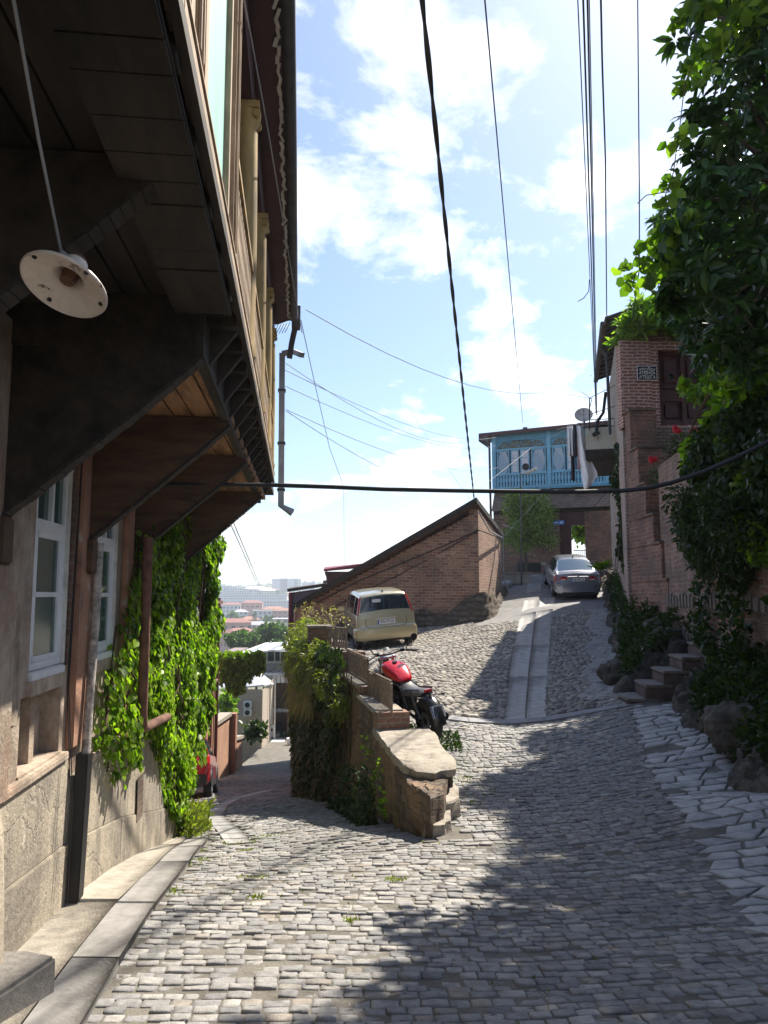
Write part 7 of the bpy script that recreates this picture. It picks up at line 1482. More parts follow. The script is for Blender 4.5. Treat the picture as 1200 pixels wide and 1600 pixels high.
# ------------------------------------------------------------------ blue gallery house
def blue_house():
    ang = math.atan2(-2.2, 5.3); t = thing('gallery_house', 'old brick house with a light blue glazed wooden gallery atop the lane', 'house', (5.55, 38.1, 2.7), ang)
    BL = plain('blue_paint', (0.085, 0.27, 0.43), 0.55, var=0.18, scale=5, bumpd=0.003); BL2 = plain('pale_blue_paint', (0.17, 0.42, 0.60), 0.55, var=0.15, scale=5, bumpd=0.003); CUR = plain('lace_curtain', (0.62, 0.62, 0.68), 0.9, var=0.1, bumpd=0)
    W = 6.0; H0, H1 = 4.15, 7.05
    # lower storey: weathered band above, dark brick below, passage with a gate
    p0, p1 = 3.28, 4.50
    for a, b, nm in ((0, p0, 'wall'), (p1, W + .3, 'wall')):
        MB().span(a, b, 0.0, 0.5, -0.6, 2.95).build(nm, OLDB, t)
    MB().span(0, W + .3, 0.0, 0.5, 2.95, 3.12).build('lintel_beam', M['wood_dark'], t)
    b = MB(); b.prism([(-0.02, -0.28, 3.13), (-0.02, 0.35, 4.12), (-.02, .5, 4.12), (-.02, .5, 3.13)], (W + .3, 0, 0)); b.build('sloping_brick_band', SHG, t)
    MB().span(0.0, 0.45, 0.5, 5, -.6, H0).build('side_wall', OLDB, t); MB().span(W - .1, W + .3, 0.5, 5, -.6, H0).build('side_wall', OLDB, t)
    MB().span(p0, p0 + 0.55, 0.15, 0.22, -.1, 2.3).build('door', M['maroon_door'], t); MB().span(p0, p1, 0.1, 0.4, 2.3, 2.949).build('door_head', M['maroon_door'], t)
    g_ = MB()
    for k in range(7): x = p0 + 0.58 + k * 0.10; g_.span(x, x + .025, 0.6, 0.63, -.1, 1.1)
    g_.span(p0 + .56, p1, 0.6, 0.64, 1.08, 1.13); g_.span(p0 + .56, p1, 0.6, .64, .1, .14); g_.build('gate', M['white_paint'], t); MB().span(p0 + .75, p0 + .95, 0.57, 0.6, 0.25, 0.48).build('gate_plaque', M['black_metal'], t)
    w_ = MB(); w_.span(1.2, 2.35, -0.03, 0.0, 0.05, 0.5); w_.build('cellar_grating', M['black_metal'], t)
    # gallery
    MB().span(-0.05, W, -0.10, 0.0, H0, H0 + 0.12).build('gallery_beam', BL, t); MB().span(0, W, 0.06, 4.8, H0, H1 + .1).build('upper_wall', M['maroon'], t)
    post = [0.0, 2.78, 5.55]
    for x in post: m = MB(); m.span(x, x + 0.20, -0.12, 0.0, H0 + .12, H1); m.span(x + .05, x + .15, -.145, -.12, H0 + .12, H0 + 2.1); m.build('post', BL2, t, bevel=.008)
    MB().span(-0.1, W + .1, -0.1, 0.0, H1 - .36, H1).build('frieze', BL, t)
    for bi, x0 in enumerate((0.2, 2.98)):
        x1 = x0 + 2.58; zb, zr_, zt_, zc = H0 + .12, H0 + 0.78, H0 + 2.06, H1 - .36
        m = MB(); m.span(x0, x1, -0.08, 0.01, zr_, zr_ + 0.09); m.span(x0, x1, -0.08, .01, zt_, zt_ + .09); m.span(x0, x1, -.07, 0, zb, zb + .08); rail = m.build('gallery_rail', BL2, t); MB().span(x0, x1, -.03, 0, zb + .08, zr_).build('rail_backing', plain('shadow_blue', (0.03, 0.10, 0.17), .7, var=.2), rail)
        m = MB(); n = 17; d = (x1 - x0) / n
        for k in range(n):
            xc = x0 + (k + .5) * d; pr = [(.030, .08), (.05, .16), (.03, .24), (.055, .36), (.06, .46), (.03, .56), (.055, .64)]
            m.prism([(xc - a, -0.06, zb + z) for a, z in pr] + [(xc + a, -0.06, zb + z) for a, z in pr[::-1]], (0, 0.028, 0))
        m.build('balusters', BL2, rail)
        # windows: lattice, plain pair, lattice
        seg = [(x0 + .05, x0 + .68, 'l'), (x0 + .76, x0 + 1.16, 'p'), (x0 + 1.24, x0 + 1.70, 'p'), (x0 + 1.80, x1 - .06, 'l')]
        for (a, b_, kd) in seg:
            f = MB(); za, zz = zr_ + .09, zt_
            for q0, q1 in ((a, a + .05), (b_ - .05, b_)): f.span(q0, q1, -.06, 0.0, za, zz)
            f.span(a + .05, b_ - .05, -.058, 0, za, za + .05); f.span(a + .05, b_ - .05, -.058, 0, zz - .05, zz)
            if kd == 'p':
                for k in range(1, 3): f.span(a + .05, b_ - .05, -.05, -.02, za + k * .38, za + k * .38 + .025)
            wn = f.build('window', BL2, t)
            MB().span(a, b_, -.018, -.01, za, zz).build('pane', M['pane_dark'], wn)
            c = MB(); am = (a + b_) / 2; hw = (b_ - a) / 2 - .05
            if kd == 'l': c.prism([(am - hw * .55, -.022, za + .05), (am - hw * .95, -.022, za + .35), (am - hw, -.022, za + .7), (am - hw * .6, -.022, zz - .05), (am + hw * .6, -.022, zz - .05), (am + hw, -.022, za + .7), (am + hw * .95, -.022, za + .35), (am + hw * .55, -.022, za + .05)], (0, .003, 0))
            else: c.span(am - hw, am + hw, -.022, -.019, za + .05, zz - .05)
            c.build('curtain', CUR, wn)
            if kd == 'l':
                la = MB(); hgt = zz - za
                for k in range(-6, 8):
                    for sg in (-1, 1):
                        pa = Vector((a + .05, -.04 - .004 * sg, za + k * .17)); dd_ = Vector((b_ - a - .1, 0, sg * (b_ - a - .1) * 1.5)); ts = [0, 1]
                        lo_, hi_ = 0.0, 1.0
                        if dd_.z > 0: lo_ = max(lo_, (za + .02 - pa.z) / dd_.z); hi_ = min(hi_, (zz - .02 - pa.z) / dd_.z)
                        else: pa.z += hgt * .0; lo_ = max(lo_, (zz - .02 - pa.z) / dd_.z); hi_ = min(hi_, (za + .02 - pa.z) / dd_.z)
                        if hi_ > lo_: la.tube([pa + dd_ * lo_, pa + dd_ * hi_], 0.013, 4)
                la.build('lattice', BL2, wn)
        # three-lobed fanlight
        cx = (x0 + x1) / 2; fz = zt_ + .09; A = [(x0 + .08 + .42, .42, .36), (cx, .62, .62 * .98), (x1 - .08 - .42, .42, .36)]
        fl = MB(); MBk = MB()
        MBk.span(x0, x1, -.015, -.008, fz, zc + .05); fan = MBk.build('fanlight', plain('amber_dark_glass', (0.05, 0.045, 0.02), 0.15, var=.7, scale=5, bumpd=0, stops=[(.4, (0.03, 0.02, 0.03)), (.5, (0.15, 0.12, 0.02)), (.6, (0.02, 0.03, 0.05))]), t)
        # spandrel boards around the lobes: outline polygon strips
        xs_ = np.linspace(x0, x1, 61); env = np.array([max([fz - .0 + (h * math.sqrt(max(0, 1 - ((x - c) / w) ** 2))) for c, w, h in A] + [fz]) for x in xs_]); env = np.minimum(env, zc + .04)
        sp = MB()
        for xa, xb, ea, eb in zip(xs_, xs_[1:], env, env[1:]): sp.prism([(xa, -.05, ea), (xb, -.05, eb), (xb, -.05, zc + .06), (xa, -.05, zc + .06)], (0, .045, 0))
        sp.build('spandrel', BL, fan)
        rb = MB()
        for k in range(0, 60):
            if env[k] > fz + .04: rb.lathe([(0, .0), (.024, .0), (.024, -.02), (0, -.02)], (xs_[k], -.05, env[k]), 8, rot=Matrix.Rotation(R(90), 3, 'X'))
        rb.tube([(x, -.06, e) for x, e in zip(xs_, env) if e > fz + .02], 0.014, 5)
        for c, w, h in A[1:2] + A[:1] + A[2:]:
            for an in (30, 60, 90, 120, 150): rb.tube([(c + .12 * math.cos(R(an)), -.035, fz + .1 * math.sin(R(an))), (c + w * .97 * math.cos(R(an)), -.035, fz + h * .97 * math.sin(R(an)))], .012, 4)
        rb.build('tracery', BL2, fan)
    # left return of the gallery, maroon corner pipes and roof
    m = MB(); m.span(-0.0, 0.04, 0.0, 3.2, H0 + .1, H1); m.build('side_boarding', BL, t)
    for k in range(5): MB().span(-.03, 0.0, .1 + k * .62, .55 + k * .62, H0 + .9, H1 - .6).build('side_window', CUR, t)
    MB().tube([(-0.12, -.14, H1 + .1), (-0.10, -.14, 2.8)], 0.06, 8).build('downpipe', M['maroon_door'], t); MB().tube([(-0.12, 3.0, H1 - 1.2), (-0.12, 3.0, 3.9)], 0.06, 8).build('downpipe', M['maroon_door'], t)
    r_ = MB(); r_.prism([(-.55, -.5, H1 - .02), (W + .3, -.5, H1 + .10), (W + .3, 5.4, H1 + 1.2), (-.55, 5.4, H1 + 1.1)], (0, 0, .08)); r_.build('roof', plain('maroon_roof', (0.12, 0.035, 0.05), .6, var=.2), t)
    MB().prism([(-.57, -.52, H1 - .12), (W + .3, -.52, H1 + .0), (W + .3, -.52, H1 + .16), (-.57, -.52, H1 + .05)], (0, .03, 0)).build('fascia', M['maroon_door'], t); MB().prism([(-.58, -.5, H1 - .35), (-.58, 1.6, H1 - .35), (-.58, 1.6, H1 + .35), (-.58, -.5, H1 + .05)], (.03, 0, 0)).build('barge_board', M['maroon_door'], t)
    MB().box((1.75, -.2, H1 + .18), (.22, .12, .12)).build('insulator_bracket', M['grey_dark'], t); 
    # blue address plate
    c = P(873, 816.5, 36.35); s = thing('house_number_plate', 'small bright blue address plate on the brick wall left of the maroon door', 'sign', c, ang); MB().box((0, 0, 0), (.52, .02, .20)).build('board', plain('sign_blue', (0.02, 0.22, 0.62), .4, var=.05, bumpd=0), s); MB().box((.13, -.012, 0), (.14, .004, .12)).build('number', plain('sign_pale', (.5, .65, .8), .5, var=.05, bumpd=0), s); MB().box((-.10, -.012, 0), (.20, .004, .05)).build('lettering', M['white_paint'], s)
blue_house()
def around_blue():
    z = lambda x, y: float(zup(np.array([x]), np.array([y]))[0])
    c = P(806, 916, 34.5); t = thing('stone_trough', 'low concrete planter wall with a pale cap under the small tree', 'planter', (c.x, 34.6, z(c.x, 34.6)))
    MB().box((0, 0, .22), (1.35, .75, .5)).build('body', M['concrete'], t, bevel=.02); MB().box((0, 0, .49), (1.5, .85, .08)).build('cap', CAPM, t, bevel=.02)
    t = thing('metal_churn', 'round grey metal vessel lying by the shed corner', 'container', (P(791, 922, 33.6).x, 33.6, z(5.4, 33.6) + .2)); MB().lathe([(0, -.22), (.16, -.2), (.2, 0), (.16, .2), (0, .22)], (0, 0, 0), 18, rot=Matrix.Rotation(R(70), 3, 'Y')).build('drum', M['galv'], t, smooth=True); MB().lathe([(.06, .2), (.1, .3)], (0, 0, 0), 14, rot=Matrix.Rotation(R(70), 3, 'Y')).build('neck', M['galv'], t)
    # small tree
    c = P(822, 905, 35.2); t = thing('small_tree', 'small airy light green tree in front of the blue gallery house', 'tree', (c.x, 35.2, z(c.x, 35.2))); o = t.location
    tr = MB(); hub = P(820, 850, 35.2) - o; tr.tube([(0, 0, 0), Vector((.03, 0, .7)), hub], [.10, .08, .06], 8); pts = []
    for i in range(26):
        a = random.random() * 6.28; e = P(random.uniform(790, 862), random.uniform(776, 852), 35.2 + random.uniform(-.9, .9)) - o; m_ = hub.lerp(e, .5) + Vector((0, 0, .12)); tr.tube([hub, m_, e], [.04, .022, .008], 5); pts += [e, m_.lerp(e, .5), m_, e]
    tr.build('trunk', M['bark'], t, smooth=True)
    T = np.array([list(v) for v in pts]); n = 12000; C = T[rng.integers(len(T), size=n)] + rng.normal(0, .22, (n, 3)); leaves('crown', C, np.stack([rng.normal(0, .6, n), rng.normal(0, .6, n), rng.normal(-.2, .5, n)], 1), unit(n), .13, .065, leaf_mat('light_leaf', (0.05, 0.09, 0.02), (0.26, 0.34, 0.09), .4), t)
    # street lamp
    c = P(812, 770, 34.0); t = thing('street_lamp', 'slim pole with two lamp heads standing above the small tree', 'street lamp', (c.x, 34, z(c.x, 34))); o = t.location
    MB().tube([(0, 0, 0), P(813, 738, 34) - o], [.035, .025], 8).build('pole', M['grey_dark'], t); MB().tube([P(813, 740, 34) - o, P(821, 739, 33.8) - o, P(838, 733, 33.2) - o], .03, 6).build('arm', M['galv'], t)
    MB().tube([P(822, 740, 33.8) - o, P(838, 732, 33.2) - o], [.05, .09], 8).build('lamp_head', M['old_white'], t); MB().lathe([(0, 0), (.17, .02), (.15, .12), (0, .16)], P(821, 730, 33.9) - o, 14, rot=Matrix.Rotation(R(80), 3, 'X')).build('round_lamp_head', M['black_metal'], t)
    # plants behind gate, and beside the silver car
    n = 900; C = np.array([list(P(a, b, d)) for a, b, d in zip(rng.normal(909, 9, n), rng.normal(828, 9, n), rng.uniform(43, 44.5, n))]); o = leaves('leafy_bush', C, unit(n), unit(n), .3, .2, IVY); tag(o, 'bright green bush seen through the doorway of the gallery house', 'bush')
    n = 90; c = np.array(list(P(938, 893, 28.2))); a = rng.uniform(0, 6.28, n); D = np.stack([np.cos(a), np.sin(a), rng.uniform(.2, .9, n)], 1); C = c + D * rng.uniform(0, .25, (n, 1)) + [0, 0, .05]; o = leaves('broad_leaf_plant', C, D, np.tile([0, 0, 1.0], (n, 1)), .34, .12, IVY); tag(o, 'bright broad leaved plant between the silver car and the rocky bank', 'plant')
around_blue()

# ------------------------------------------------------------------ greenery on the right
_yy = np.linspace(7.5, 16.3, 200); _pp = 600 + 1180 * np.interp(_yy, [7.5, 11, 14, 16.4], [4.70, 5.08, 5.68, 6.02]) / _yy
def onwall(cs, off=.3): return [(c[0], c[1], float(np.interp(c[0], _pp[::-1], _yy[::-1])) - off, *c[3:]) for c in cs]
def cloud(name, label, cat, centres, n, size, w, mat, hang=0.4, shape='oval', stems=True, group=None):
    """centres: (px, py, Y, rx, ry, rz)"""
    ct_ = [(np.array(list(P(c[0], c[1], c[2]))), np.array(c[3:6])) for c in centres]; wts = np.array([c[1].prod() ** .67 for c in ct_]); wts = wts / wts.sum(); idx = rng.choice(len(ct_), n, p=wts); v = unit(n) * (rng.uniform(.15, 1, (n, 1)) ** .45)
    C = np.array([ct_[i][0] for i in idx]) + v * np.array([ct_[i][1] for i in idx]); C += 0.12 * np.sin(C[:, [1, 2, 0]] * 5)
    D = np.stack([rng.normal(0, .6, n), rng.normal(0, .6, n), rng.normal(-hang, .4, n)], 1); Nn = np.stack([rng.normal(0, .5, n), rng.normal(0, .5, n), rng.uniform(.1, 1, n)], 1)
    loc = Vector(C.mean(0)); t = thing(name, label, cat, loc, group=group); leaves('foliage', C - np.array(loc), D, Nn, size, size * w, mat, t, shape=shape)
    if stems:
        s = MB(); b0 = Vector(ct_[0][0])
        for i in range(14):
            e = Vector(ct_[rng.integers(len(ct_))][0] + rng.normal(0, .2, 3)); m_ = b0.lerp(e, .5) + Vector((0, 0, .15)); s.tube([b0 - loc, m_ - loc, e - loc], [.03, .02, .008], 5)
        s.build('branches', M['stem'], t)
    return t
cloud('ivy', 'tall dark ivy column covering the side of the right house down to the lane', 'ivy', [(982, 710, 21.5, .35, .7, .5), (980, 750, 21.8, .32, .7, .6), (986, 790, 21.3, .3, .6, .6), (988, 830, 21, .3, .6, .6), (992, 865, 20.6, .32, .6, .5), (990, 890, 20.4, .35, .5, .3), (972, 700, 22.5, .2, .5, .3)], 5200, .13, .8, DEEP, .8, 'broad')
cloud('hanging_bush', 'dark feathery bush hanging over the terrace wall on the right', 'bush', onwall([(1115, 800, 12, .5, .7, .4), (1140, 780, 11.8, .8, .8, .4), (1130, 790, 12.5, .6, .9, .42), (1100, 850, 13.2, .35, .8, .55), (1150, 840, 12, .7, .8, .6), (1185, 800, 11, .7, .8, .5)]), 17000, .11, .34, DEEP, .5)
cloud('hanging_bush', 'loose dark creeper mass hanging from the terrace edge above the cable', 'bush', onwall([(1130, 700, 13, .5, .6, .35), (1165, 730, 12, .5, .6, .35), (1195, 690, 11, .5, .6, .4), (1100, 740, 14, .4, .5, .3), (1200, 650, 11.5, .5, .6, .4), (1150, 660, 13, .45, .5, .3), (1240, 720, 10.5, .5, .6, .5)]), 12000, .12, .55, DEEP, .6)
cloud('rambling_vine', 'yellow green vine with broad leaves rambling in front of the brick house door', 'vine', onwall([(1125, 590, 12, .28, .5, .3), (1150, 640, 11.5, .38, .5, .3), (1100, 625, 12.5, .3, .4, .14), (1185, 600, 11, .4, .6, .4), (1175, 690, 11, .4, .5, .3), (1110, 700, 12.2, .3, .4, .18), (1195, 740, 10.5, .3, .4, .3), (1090, 730, 13, .25, .4, .2), (1075, 600, 12.8, .10, .3, .12), (1190, 820, 10, .2, .4, .4), (1165, 560, 11, .3, .4, .2), (1120, 660, 12, .3, .4, .16)], .45), 3400, .125, .9, VINE, .4, 'broad')
cloud('roof_shrub', 'sunlit yellow green shrub with long leaves on top of the brick house', 'shrub', [(1010, 495, 18.6, .42, .5, .30), (1045, 485, 18.4, .40, .5, .32), (988, 505, 18.4, .25, .4, .16), (1035, 515, 18.1, .5, .3, .16), (975, 525, 18.3, .18, .3, .08), (1000, 520, 18.1, .3, .25, .1), (1062, 500, 18.2, .35, .4, .25)], 3000, .26, .28, leaf_mat('roof_shrub_leaf', (0.06, 0.13, 0.02), (0.28, 0.36, 0.05), .5), -.3)
cloud('rose_bush', 'thin rose bush with red flowers growing below the maroon door', 'rose bush', [(1060, 700, 16.6, .5, .3, .3), (1090, 700, 16.4, .4, .3, .3), (1030, 735, 16.5, .35, .3, .25), (1080, 745, 16.2, .5, .3, .3)], 900, .08, .55, leaf_mat('rose_leaf', (0.03, 0.06, 0.02), (0.08, 0.12, 0.04), .3), .2)
ROSE = plain('rose_red', (0.50, 0.01, 0.03), 0.7, var=.2)
for i, (px, py, lab) in enumerate([(1057, 672, 'red rose bloom right under the maroon door, leftmost of the upper pair'), (1086, 676, 'red rose bloom right of its twin under the maroon door'), (1085, 693, 'red rose bloom just below the right bloom under the door'), (1020, 720, 'red rose bloom on the brick buttress, leftmost of all blooms'), (1055, 731, 'lowest red rose bloom, above the thick black cable')]):
    o = MB()
    c = P(px, py, 16.0); rr = random.Random(i)
    for k in range(5):
        q = Vector((rr.uniform(-.05, .05), rr.uniform(-.04, .04), rr.uniform(-.05, .05))); o.lathe([(0.005, -.05), (.045, -.03), (.065, .01), (.055, .05), (.03, .035), (.0, .02)], q, 9, rot=Matrix.Rotation(rr.uniform(-.8, .8), 3, 'X') @ Matrix.Rotation(rr.uniform(-.8, .8), 3, 'Y'))
    o = o.build('rose_bloom', ROSE, smooth=True); o.location = c; tag(o, lab, 'flower', 'red roses by the maroon door')
def bank_weeds():
    n = 26000; y = 5.5 + 25 * rng.uniform(0, 1, n) ** 1.7; s = rng.uniform(0, 1, n); x = bank_x(y) + 0.1 + (wb_x(y) - bank_x(y)) * s; z = zup(bank_x(y), y) + (wb_z(y) - zup(bank_x(y), y)) * s ** .75 + rng.uniform(.12, .42, n)
    k = ((np.sin(x * 3 + y * 1.7) * np.sin(y * 2.3) > -.1) | ((y < 11.3) & (rng.uniform(0, 1, n) < .75))) & ~((y > 11.2) & (y < 14.1) & (x < 5.6)); C = np.stack([x - .1, y, z], 1)[k]; n = len(C)
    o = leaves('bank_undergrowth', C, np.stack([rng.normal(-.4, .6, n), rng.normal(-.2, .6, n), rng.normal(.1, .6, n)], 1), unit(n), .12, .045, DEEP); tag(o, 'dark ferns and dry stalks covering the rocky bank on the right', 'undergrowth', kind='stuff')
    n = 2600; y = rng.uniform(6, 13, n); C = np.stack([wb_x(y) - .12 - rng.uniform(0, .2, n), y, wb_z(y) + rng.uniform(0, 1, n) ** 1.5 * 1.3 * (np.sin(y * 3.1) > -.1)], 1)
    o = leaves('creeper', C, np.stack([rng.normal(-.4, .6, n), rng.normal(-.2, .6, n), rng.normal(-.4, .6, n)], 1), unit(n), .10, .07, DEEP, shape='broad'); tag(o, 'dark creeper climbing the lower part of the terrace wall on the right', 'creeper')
bank_weeds()
def magnolia():
    t = thing('magnolia_tree', 'big glossy dark leaved tree overhanging the lane at the top right, mixed with vine shoots', 'tree', (5.9, 9.6, 4.5)); o = np.array(t.location)
    cl = [(1130, 30, 8.6, .60), (1190, -60, 8.6, .9), (1240, 60, 8.8, .9), (1165, 150, 8.6, .62), (1110, 175, 8.3, .28), (1215, 230, 8.6, .75), (1130, 250, 8.5, .42), (1105, 310, 8.4, .42), (1180, 330, 8.6, .62), (1075, 370, 8.3, .34), (1130, 400, 8.4, .50), (1200, 430, 8.6, .62), (1090, 440, 8.3, .34), (1150, 490, 8.5, .50), (1135, 545, 8.6, .26), (1195, 540, 8.6, .45), (1262, 330, 8.8, .9), (1270, 520, 8.8, .9), (1280, 150, 9, .9), (1290, 700, 9.2, .8),
          (1170, -200, 8.6, 1.0), (1110, -120, 8.3, .6), (1250, -330, 8.6, 1.2), (1350, -150, 9, 1.3), (1050, 470, 8.5, .13), (1340, 60, 8.2, 1.2), (1400, 350, 8.4, 1.2), (1500, 100, 8.2, 1.3), (1500, -300, 8, 1.3), (1430, 600, 8.6, 1.0),
          (1112, 385, 12.6, .55), (1150, 430, 13, .9), (1190, 330, 12.5, 1.0), (1215, 450, 13.5, 1.1), (1150, 520, 13.3, .9), (1110, 470, 12.6, .65), (1095, 430, 13, .55), (1130, 440, 13.2, .9), (1100, 500, 13.4, .45), (1195, 560, 12.6, .7), (1240, 400, 13, 1.2), (1260, 560, 12.5, .9), (1120, 330, 13.5, .5), (1180, 240, 13, .9), (1290, 480, 12, 1.1), (1170, 620, 12.5, .35), (1290, 250, 12.5, 1.2),
          (1050, 425, 15, .5), (1085, 400, 15, .8), (1105, 470, 15.5, .8), (1140, 420, 15.5, 1.1), (1180, 480, 15, 1.2), (1068, 350, 15, .6), (1115, 330, 15, .9), (1240, 420, 15, 1.4), (1230, 540, 14, 1.0), (1160, 540, 15, .6), (1140, 525, 14, .55), (1180, 560, 14, .75), (1200, 505, 13.6, .8), (1165, 600, 14, .5), (1125, 575, 14.3, .3), (1240, 560, 13.6, .9), (1210, 610, 13, .6), (1086, 468, 16.8, .55), (1100, 500, 17, .45), (1125, 500, 16.8, .8), (1062, 452, 16.8, .45), (1150, 548, 13.7, .65), (1143, 622, 13, .42), (1180, 590, 12.8, .6), (1125, 385, 10.4, .5), (1150, 320, 11, .7), (1105, 330, 10.6, .33)]
    W = []
    for px, py, Y, r in cl:
        n = int(34 * r * r * (2.3 if r < .5 else 1.5) * (2.3 if Y > 12 else 1)) + 8; c = np.array(list(P(px, py, Y))); v = unit(n) * rng.uniform(.3, 1, (n, 1)) ** .5; W.append(c + v * r * np.array([1, 1.15, .95]))
    W = np.concatenate(W); nw = len(W); kk = 11; A = np.repeat(W, kk, 0); ax = unit(nw) * .5 + [-.25, -.15, .5]; ax /= np.linalg.norm(ax, axis=1, keepdims=True); ax = np.repeat(ax, kk, 0)
    v = unit(nw * kk); v -= ax * (v * ax).sum(1, keepdims=True); v /= np.linalg.norm(v, axis=1, keepdims=True); D = v + ax * rng.uniform(-.5, .6, (nw * kk, 1)) + [0, 0, -.25]
    leaves('crown', A + v * .02 - o, D, ax + rng.normal(0, .2, ax.shape), .22, .072, DARKLEAF, t, fold=.2)
    n = 5200; idx = rng.integers(nw, size=n); C = W[idx] + rng.normal(0, .10, (n, 3)); leaves('crown_inner_leaves', C - o, unit(n) + [0, 0, -.4], unit(n), .15, .10, DARKLEAF, t, shape='broad')
    # branches reach each clump from the trunk
    tr = MB(); base = Vector((0, 0, 0)); fork = Vector((-.15, -.2, 1.6)); tr.tube([base, Vector((.05, 0, .8)), fork], [.19, .16, .13], 10)
    for px, py, Y, r in cl:
        e = P(px, py, Y) - t.location; m_ = fork.lerp(e, .5) + Vector((random.gauss(0, .12), random.gauss(0, .12), .25)); tr.tube([fork, m_, e, e + Vector((random.gauss(0, .2), random.gauss(0, .2), .2))], [.08, .045, .025, .01], 6)
    tr.build('trunk', M['bark'], t, smooth=True)
    v2 = cloud('grape_vine', 'bright grape vine shoots on the left fringe of the big dark tree', 'vine', [(1075, 20, 8.3, .12, .3, .12), (1120, 15, 8.2, .25, .3, .15), (1105, 75, 8.2, .22, .3, .16), (1150, 55, 8.1, .25, .3, .16), (1090, 110, 8.2, .15, .3, .12), (1065, 195, 8.2, .05, .2, .10), (1060, 205, 8.2, .04, .2, .08), (1045, 270, 8.2, .06, .2, .07), (1035, 310, 8.2, .05, .2, .06), (1055, 350, 8.2, .14, .3, .12), (1035, 370, 8.2, .12, .3, .10), (1005, 420, 8.3, .12, .3, .07), (1012, 440, 8.4, .12, .3, .07), (1000, 410, 8.3, .08, .2, .05), (1050, 400, 8.3, .1, .3, .1), (1180, 20, 8.1, .3, .3, .2)], 520, .13, .95, VINE, .5, 'broad', stems=False)
    s = MB(); l = v2.location
    for pts in ([(1100, 60, 8.3), (1070, 130, 8.25), (1062, 200, 8.2), (1052, 270, 8.2), (1035, 318, 8.2)], [(1080, 300, 8.3), (1040, 300, 8.2), (1010, 305, 8.2), (996, 318, 8.2)], [(1060, 350, 8.3), (1020, 400, 8.3), (995, 425, 8.3), (985, 440, 8.3)], [(1000, 425, 8.3), (998, 400, 8.3), (990, 385, 8.3)]): s.tube([P(*p) - l for p in pts], .006, 5)
    s.build('shoots', M['stem'], v2)
magnolia()
# ------------------------------------------------------------------ the town across the valley
def facade(name, wallc, winc, w, h, ms):
    m, nt, b = mat_new(name); N = nt.nodes.new; L = nt.links.new; tc = N('ShaderNodeTexCoord'); sp = N('ShaderNodeSeparateXYZ'); L(tc.outputs['Object'], sp.inputs[0]); ad = N('ShaderNodeMath'); L(sp.outputs['X'], ad.inputs[0]); L(sp.outputs['Y'], ad.inputs[1]); cb = N('ShaderNodeCombineXYZ'); L(ad.outputs[0], cb.inputs[0]); L(sp.outputs['Z'], cb.inputs[1])
    br = N('ShaderNodeTexBrick'); br.offset = 0; br.inputs['Scale'].default_value = 1; br.inputs['Brick Width'].default_value = w; br.inputs['Row Height'].default_value = h; br.inputs['Mortar Size'].default_value = ms; L(cb.outputs[0], br.inputs['Vector'])
    br.inputs['Color1'].default_value = lin(winc); br.inputs['Color2'].default_value = lin(tuple(x * 1.8 for x in winc)); br.inputs['Mortar'].default_value = lin(wallc); L(br.outputs['Color'], b.inputs['Base Color']); b.inputs['Roughness'].default_value = .8; return m
FAC = [facade('facade_white', (0.60, 0.60, 0.62), (0.14, 0.15, 0.18), 3.2, 3.0, .75), facade('facade_cream', (0.55, 0.48, 0.38), (0.14, 0.12, 0.11), 3.4, 3.1, .9), facade('facade_pink', (0.50, 0.30, 0.24), (0.12, 0.08, 0.08), 3.6, 3.2, 1.0)]
RF = [plain('roof_terracotta', (0.34, 0.17, 0.11), .85, var=.2), plain('roof_red', (0.28, 0.12, 0.10), .8, var=.2), plain('roof_grey', (0.35, 0.35, 0.37), .7, var=.2), plain('roof_pale', (0.55, 0.55, 0.56), .7, var=.15)]
def far_house(px, py, Y, w, d, h, fi, ri, rz, label, group=None, hip=2.0, name='town_house'):
    """py: foot of the building"""
    c = P(px, py, Y); t = thing(name, label, 'house', c, rz, group)
    MB().span(-w / 2, w / 2, -d / 2, d / 2, -14, h).build('wall', FAC[fi], t)
    r = MB(); e = .5
    if hip > 0: r.add([(-w / 2 - e, -d / 2 - e, h), (w / 2 + e, -d / 2 - e, h), (w / 2 + e, d / 2 + e, h), (-w / 2 - e, d / 2 + e, h), (-w / 4, 0, h + hip), (w / 4, 0, h + hip)], [(0, 1, 5, 4), (1, 2, 5), (2, 3, 4, 5), (3, 0, 4), (0, 3, 2, 1)])
    else: r.span(-w / 2 - e, w / 2 + e, -d / 2 - e, d / 2 + e, h, h + .6)
    r.build('roof', RF[ri], t); return t
